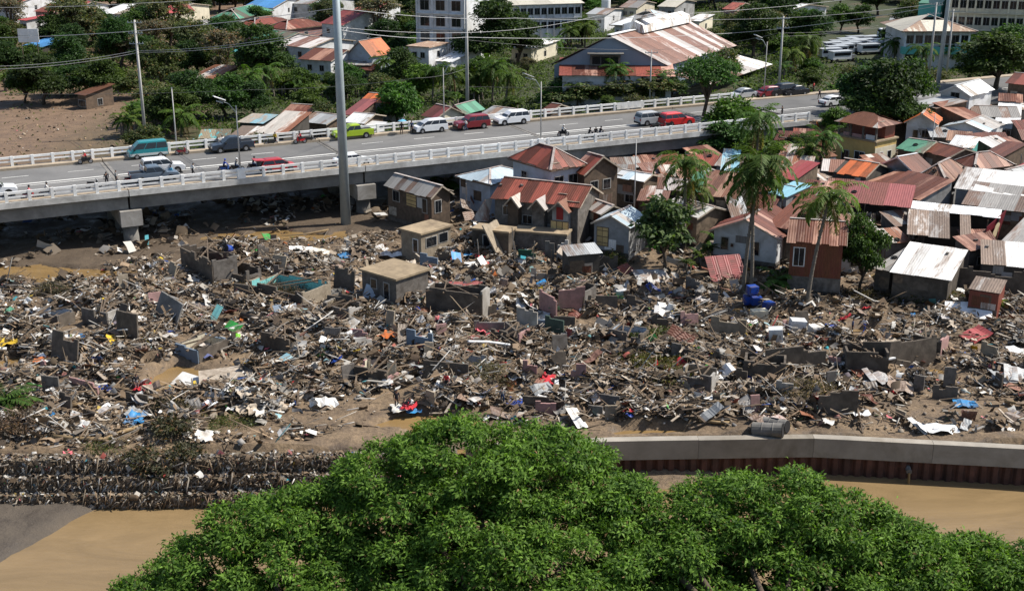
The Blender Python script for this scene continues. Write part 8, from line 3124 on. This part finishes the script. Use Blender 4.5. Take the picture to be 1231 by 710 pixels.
# ------------------------------------------------------------------ uprooted green stuff
def brush(label, lobes_px, base, tip, n, seed, leaf=.34, name='uprooted_shrub', sticks=14, asp=.3):
    rs = np.random.RandomState(seed)
    c0 = on_ground(lobes_px[0][0], lobes_px[0][1])
    lobes = []
    for px, py, r, rz in lobes_px:
        p = on_ground(px, py)
        lobes.append([p.x - c0.x, p.y - c0.y, p.z - c0.z + rz * .35, r, r * .8, rz])
    o = thing(name, label, 'shrub', c0, 0, 'uprooted plants')
    v, q, c = crown_arrays(lobes, n, 11, .22, leaf, base, tip, rs, .35, .3, asp, .12)
    link('foliage', np_mesh('foliage', v, q, M['leaf'], c), o)
    mb = MB()
    for k in range(sticks):
        l = lobes[k % len(lobes)]
        a = Vector(l[:3]) + Vector(tuple(rs.uniform(-.5, .5, 3)))
        b = Vector(l[:3]) + Vector(tuple(unit(1, rs)[0] * np.array(l[3:]) * 1.2))
        mb.tube([a, (a + b) / 2 + Vector((0, 0, .2)), b], [.06, .045, .015], 5)
    mb.obj('branches', M['bark'], o)
    return o


brush('large grey green uprooted shrub hanging over the stepped bank', [(195, 545, 2.0, 1.0), (215, 555, 1.8, 1.0), (175, 540, 1.6, .8), (225, 538, 1.6, .9)], (.03, .035, .018), (.13, .13, .075), 420, 91)
for k, ch in enumerate([o for o in bpy.data.objects if o.get('label', '').startswith('large grey green uprooted')]):
    ch.location.y -= 1.0
    ch.location.z -= .5
brush('olive branches torn off and lying right of centre', [(795, 445, 2.6, .6), (812, 460, 2.2, .6), (770, 430, 2.0, .5), (815, 440, 1.6, .5)], (.05, .05, .018), (.17, .17, .06), 420, 92)
brush('olive brush heap above the timber pole', [(790, 408, 2.4, .6), (770, 404, 1.6, .5)], (.03, .035, .012), (.13, .14, .05), 240, 93)
brush('dark leafy mound below the grey tin shed', [(1100, 357, 3.0, .8), (1130, 360, 2.6, .7), (1080, 352, 2.0, .7)], (.03, .038, .014), (.12, .13, .05), 420, 94)
brush('brown root tangle below the leafy shrub', [(1050, 362, 2.2, .8), (1030, 358, 1.6, .7)], (.05, .035, .022), (.14, .10, .06), 220, 95, .25, 'root_tangle', 26)
brush('brown root tangle at the low dark wall at right', [(962, 478, 2.0, .9), (985, 470, 1.6, .7)], (.045, .035, .022), (.13, .10, .06), 260, 96, .25, 'root_tangle', 26)
brush('root tangle around the white plaster board', [(205, 492, 1.8, .7), (222, 498, 1.5, .6)], (.025, .02, .014), (.07, .055, .035), 220, 97, .22, 'root_tangle', 22)
brush('dark root tangle over the turquoise walled ruin', [(315, 352, 2.2, 1.2), (345, 358, 2.0, 1.0), (375, 352, 1.6, 1.2)], (.03, .024, .016), (.10, .08, .05), 320, 98, .24, 'root_tangle', 40)
brush('root tangle below the flat roofed ruin', [(410, 375, 2.2, .9), (435, 382, 1.8, .8)], (.03, .024, .016), (.11, .085, .055), 260, 99, .24, 'root_tangle', 34)
brush('matted brown roots at the left edge above the bank', [(15, 515, 2.4, .9), (30, 500, 1.8, .8)], (.05, .038, .026), (.15, .115, .075), 260, 100, .24, 'root_tangle', 34)
brush('leafy green sprouts beside the plank hut', [(735, 318, 1.5, 1.0), (745, 308, 1.2, 1.0)], (.03, .04, .012), (.11, .13, .04), 160, 101)
brush('green sprig at the right edge below the white sheets', [(1196, 368, .9, .6)], (.03, .06, .01), (.14, .24, .04), 90, 102)
brush('washed up root mass in the middle', [(580, 455, 2.2, .9), (545, 448, 1.6, .8), (600, 462, 1.4, .8)], (.05, .04, .028), (.17, .14, .10), 240, 103, .26, 'root_tangle', 40)
brush('grey root mass by the bridge puddle', [(62, 352, 1.6, 1.0), (80, 355, 1.2, .8)], (.05, .042, .03), (.16, .13, .09), 160, 104, .26, 'root_tangle', 26)
brush('low green weeds above the stepped bank at left', [(255, 512, 2.4, .25), (290, 505, 2.0, .2), (130, 540, 2.0, .2)], (.03, .04, .012), (.10, .11, .035), 220, 105, .22, 'weeds', 4)
# fallen green palm crown at the left edge
pf = on_ground(8, 492, .7)
o = thing('fallen_palm', 'green palm fronds lying at the left edge above the stepped bank', 'palm', pf)
cr = link('fronds', PALMS[4][1], o, (0, 0, -.9))
o.scale = (1.0, 1.0, .55)

# clutter in the settlement: leaning sheets, boards and posts between the houses
def mk_clutter(px, py, c):
    p = on_ground(px, py)
    if rnd.random() < .6:
        nm, mt, _ = rnd.choices(SH, [s[2] for s in SH])[0]
        sheet_piece(nm + ' tin sheet leaning ' + near_house(p), px, py, rnd.uniform(1.2, 2.6), rnd.uniform(.8, 1.4), rnd.uniform(0, 3.1), rnd.uniform(.2, 1.2), rnd.gauss(0, .2), ROOFS[mt], .3, rnd.uniform(.2, 1.4),
                    group='loose sheets in the settlement', seg=4)
    else:
        q = MB()
        h = rnd.uniform(2.2, 4.5)
        q.beam((0, 0, -.3), (rnd.uniform(-.5, .5), rnd.uniform(-.3, .3), h), .09, .09)
        o = q.obj('post', M['timber' if rnd.random() < .6 else 'timber_pale'], None, p)
        tag(o, 'bare timber post standing ' + near_house(p), 'post', 'posts in the settlement')


c = 0
while c < 110:
    px, py = rnd.uniform(560, 1231), rnd.uniform(205, 345)
    if py < np.interp(px, [560, 800, 900, 1000, 1231], [230, 215, 190, 185, 150]):
        continue
    mk_clutter(px, py, c)
    c += 1
# laundry under the maroon shed
for k in range(9):
    p = P(1022 + k * 5.5, 262 + (k % 2), 2.2)
    o = link('laundry', CLM[('white' if k % 3 else 'grey', k % 3)], None, p)
    o.rotation_euler = (1.5, 0, .1 * k)
    o.scale = (.7, 1.3, .5)
    tag(o, 'pale laundry hanging under the maroon shed, ' + ['first', 'second', 'third', 'fourth', 'fifth', 'sixth', 'seventh', 'eighth', 'ninth'][k] + ' from the left', 'laundry', 'laundry lines')
o = sheet_piece('blue tarpaulin hanging below the brown hipped roof', 1134, 243, 2.4, 2.6, 0, 1.4, 0, SKY, .5, .6, 'tarpaulin', None, 'tarpaulin')
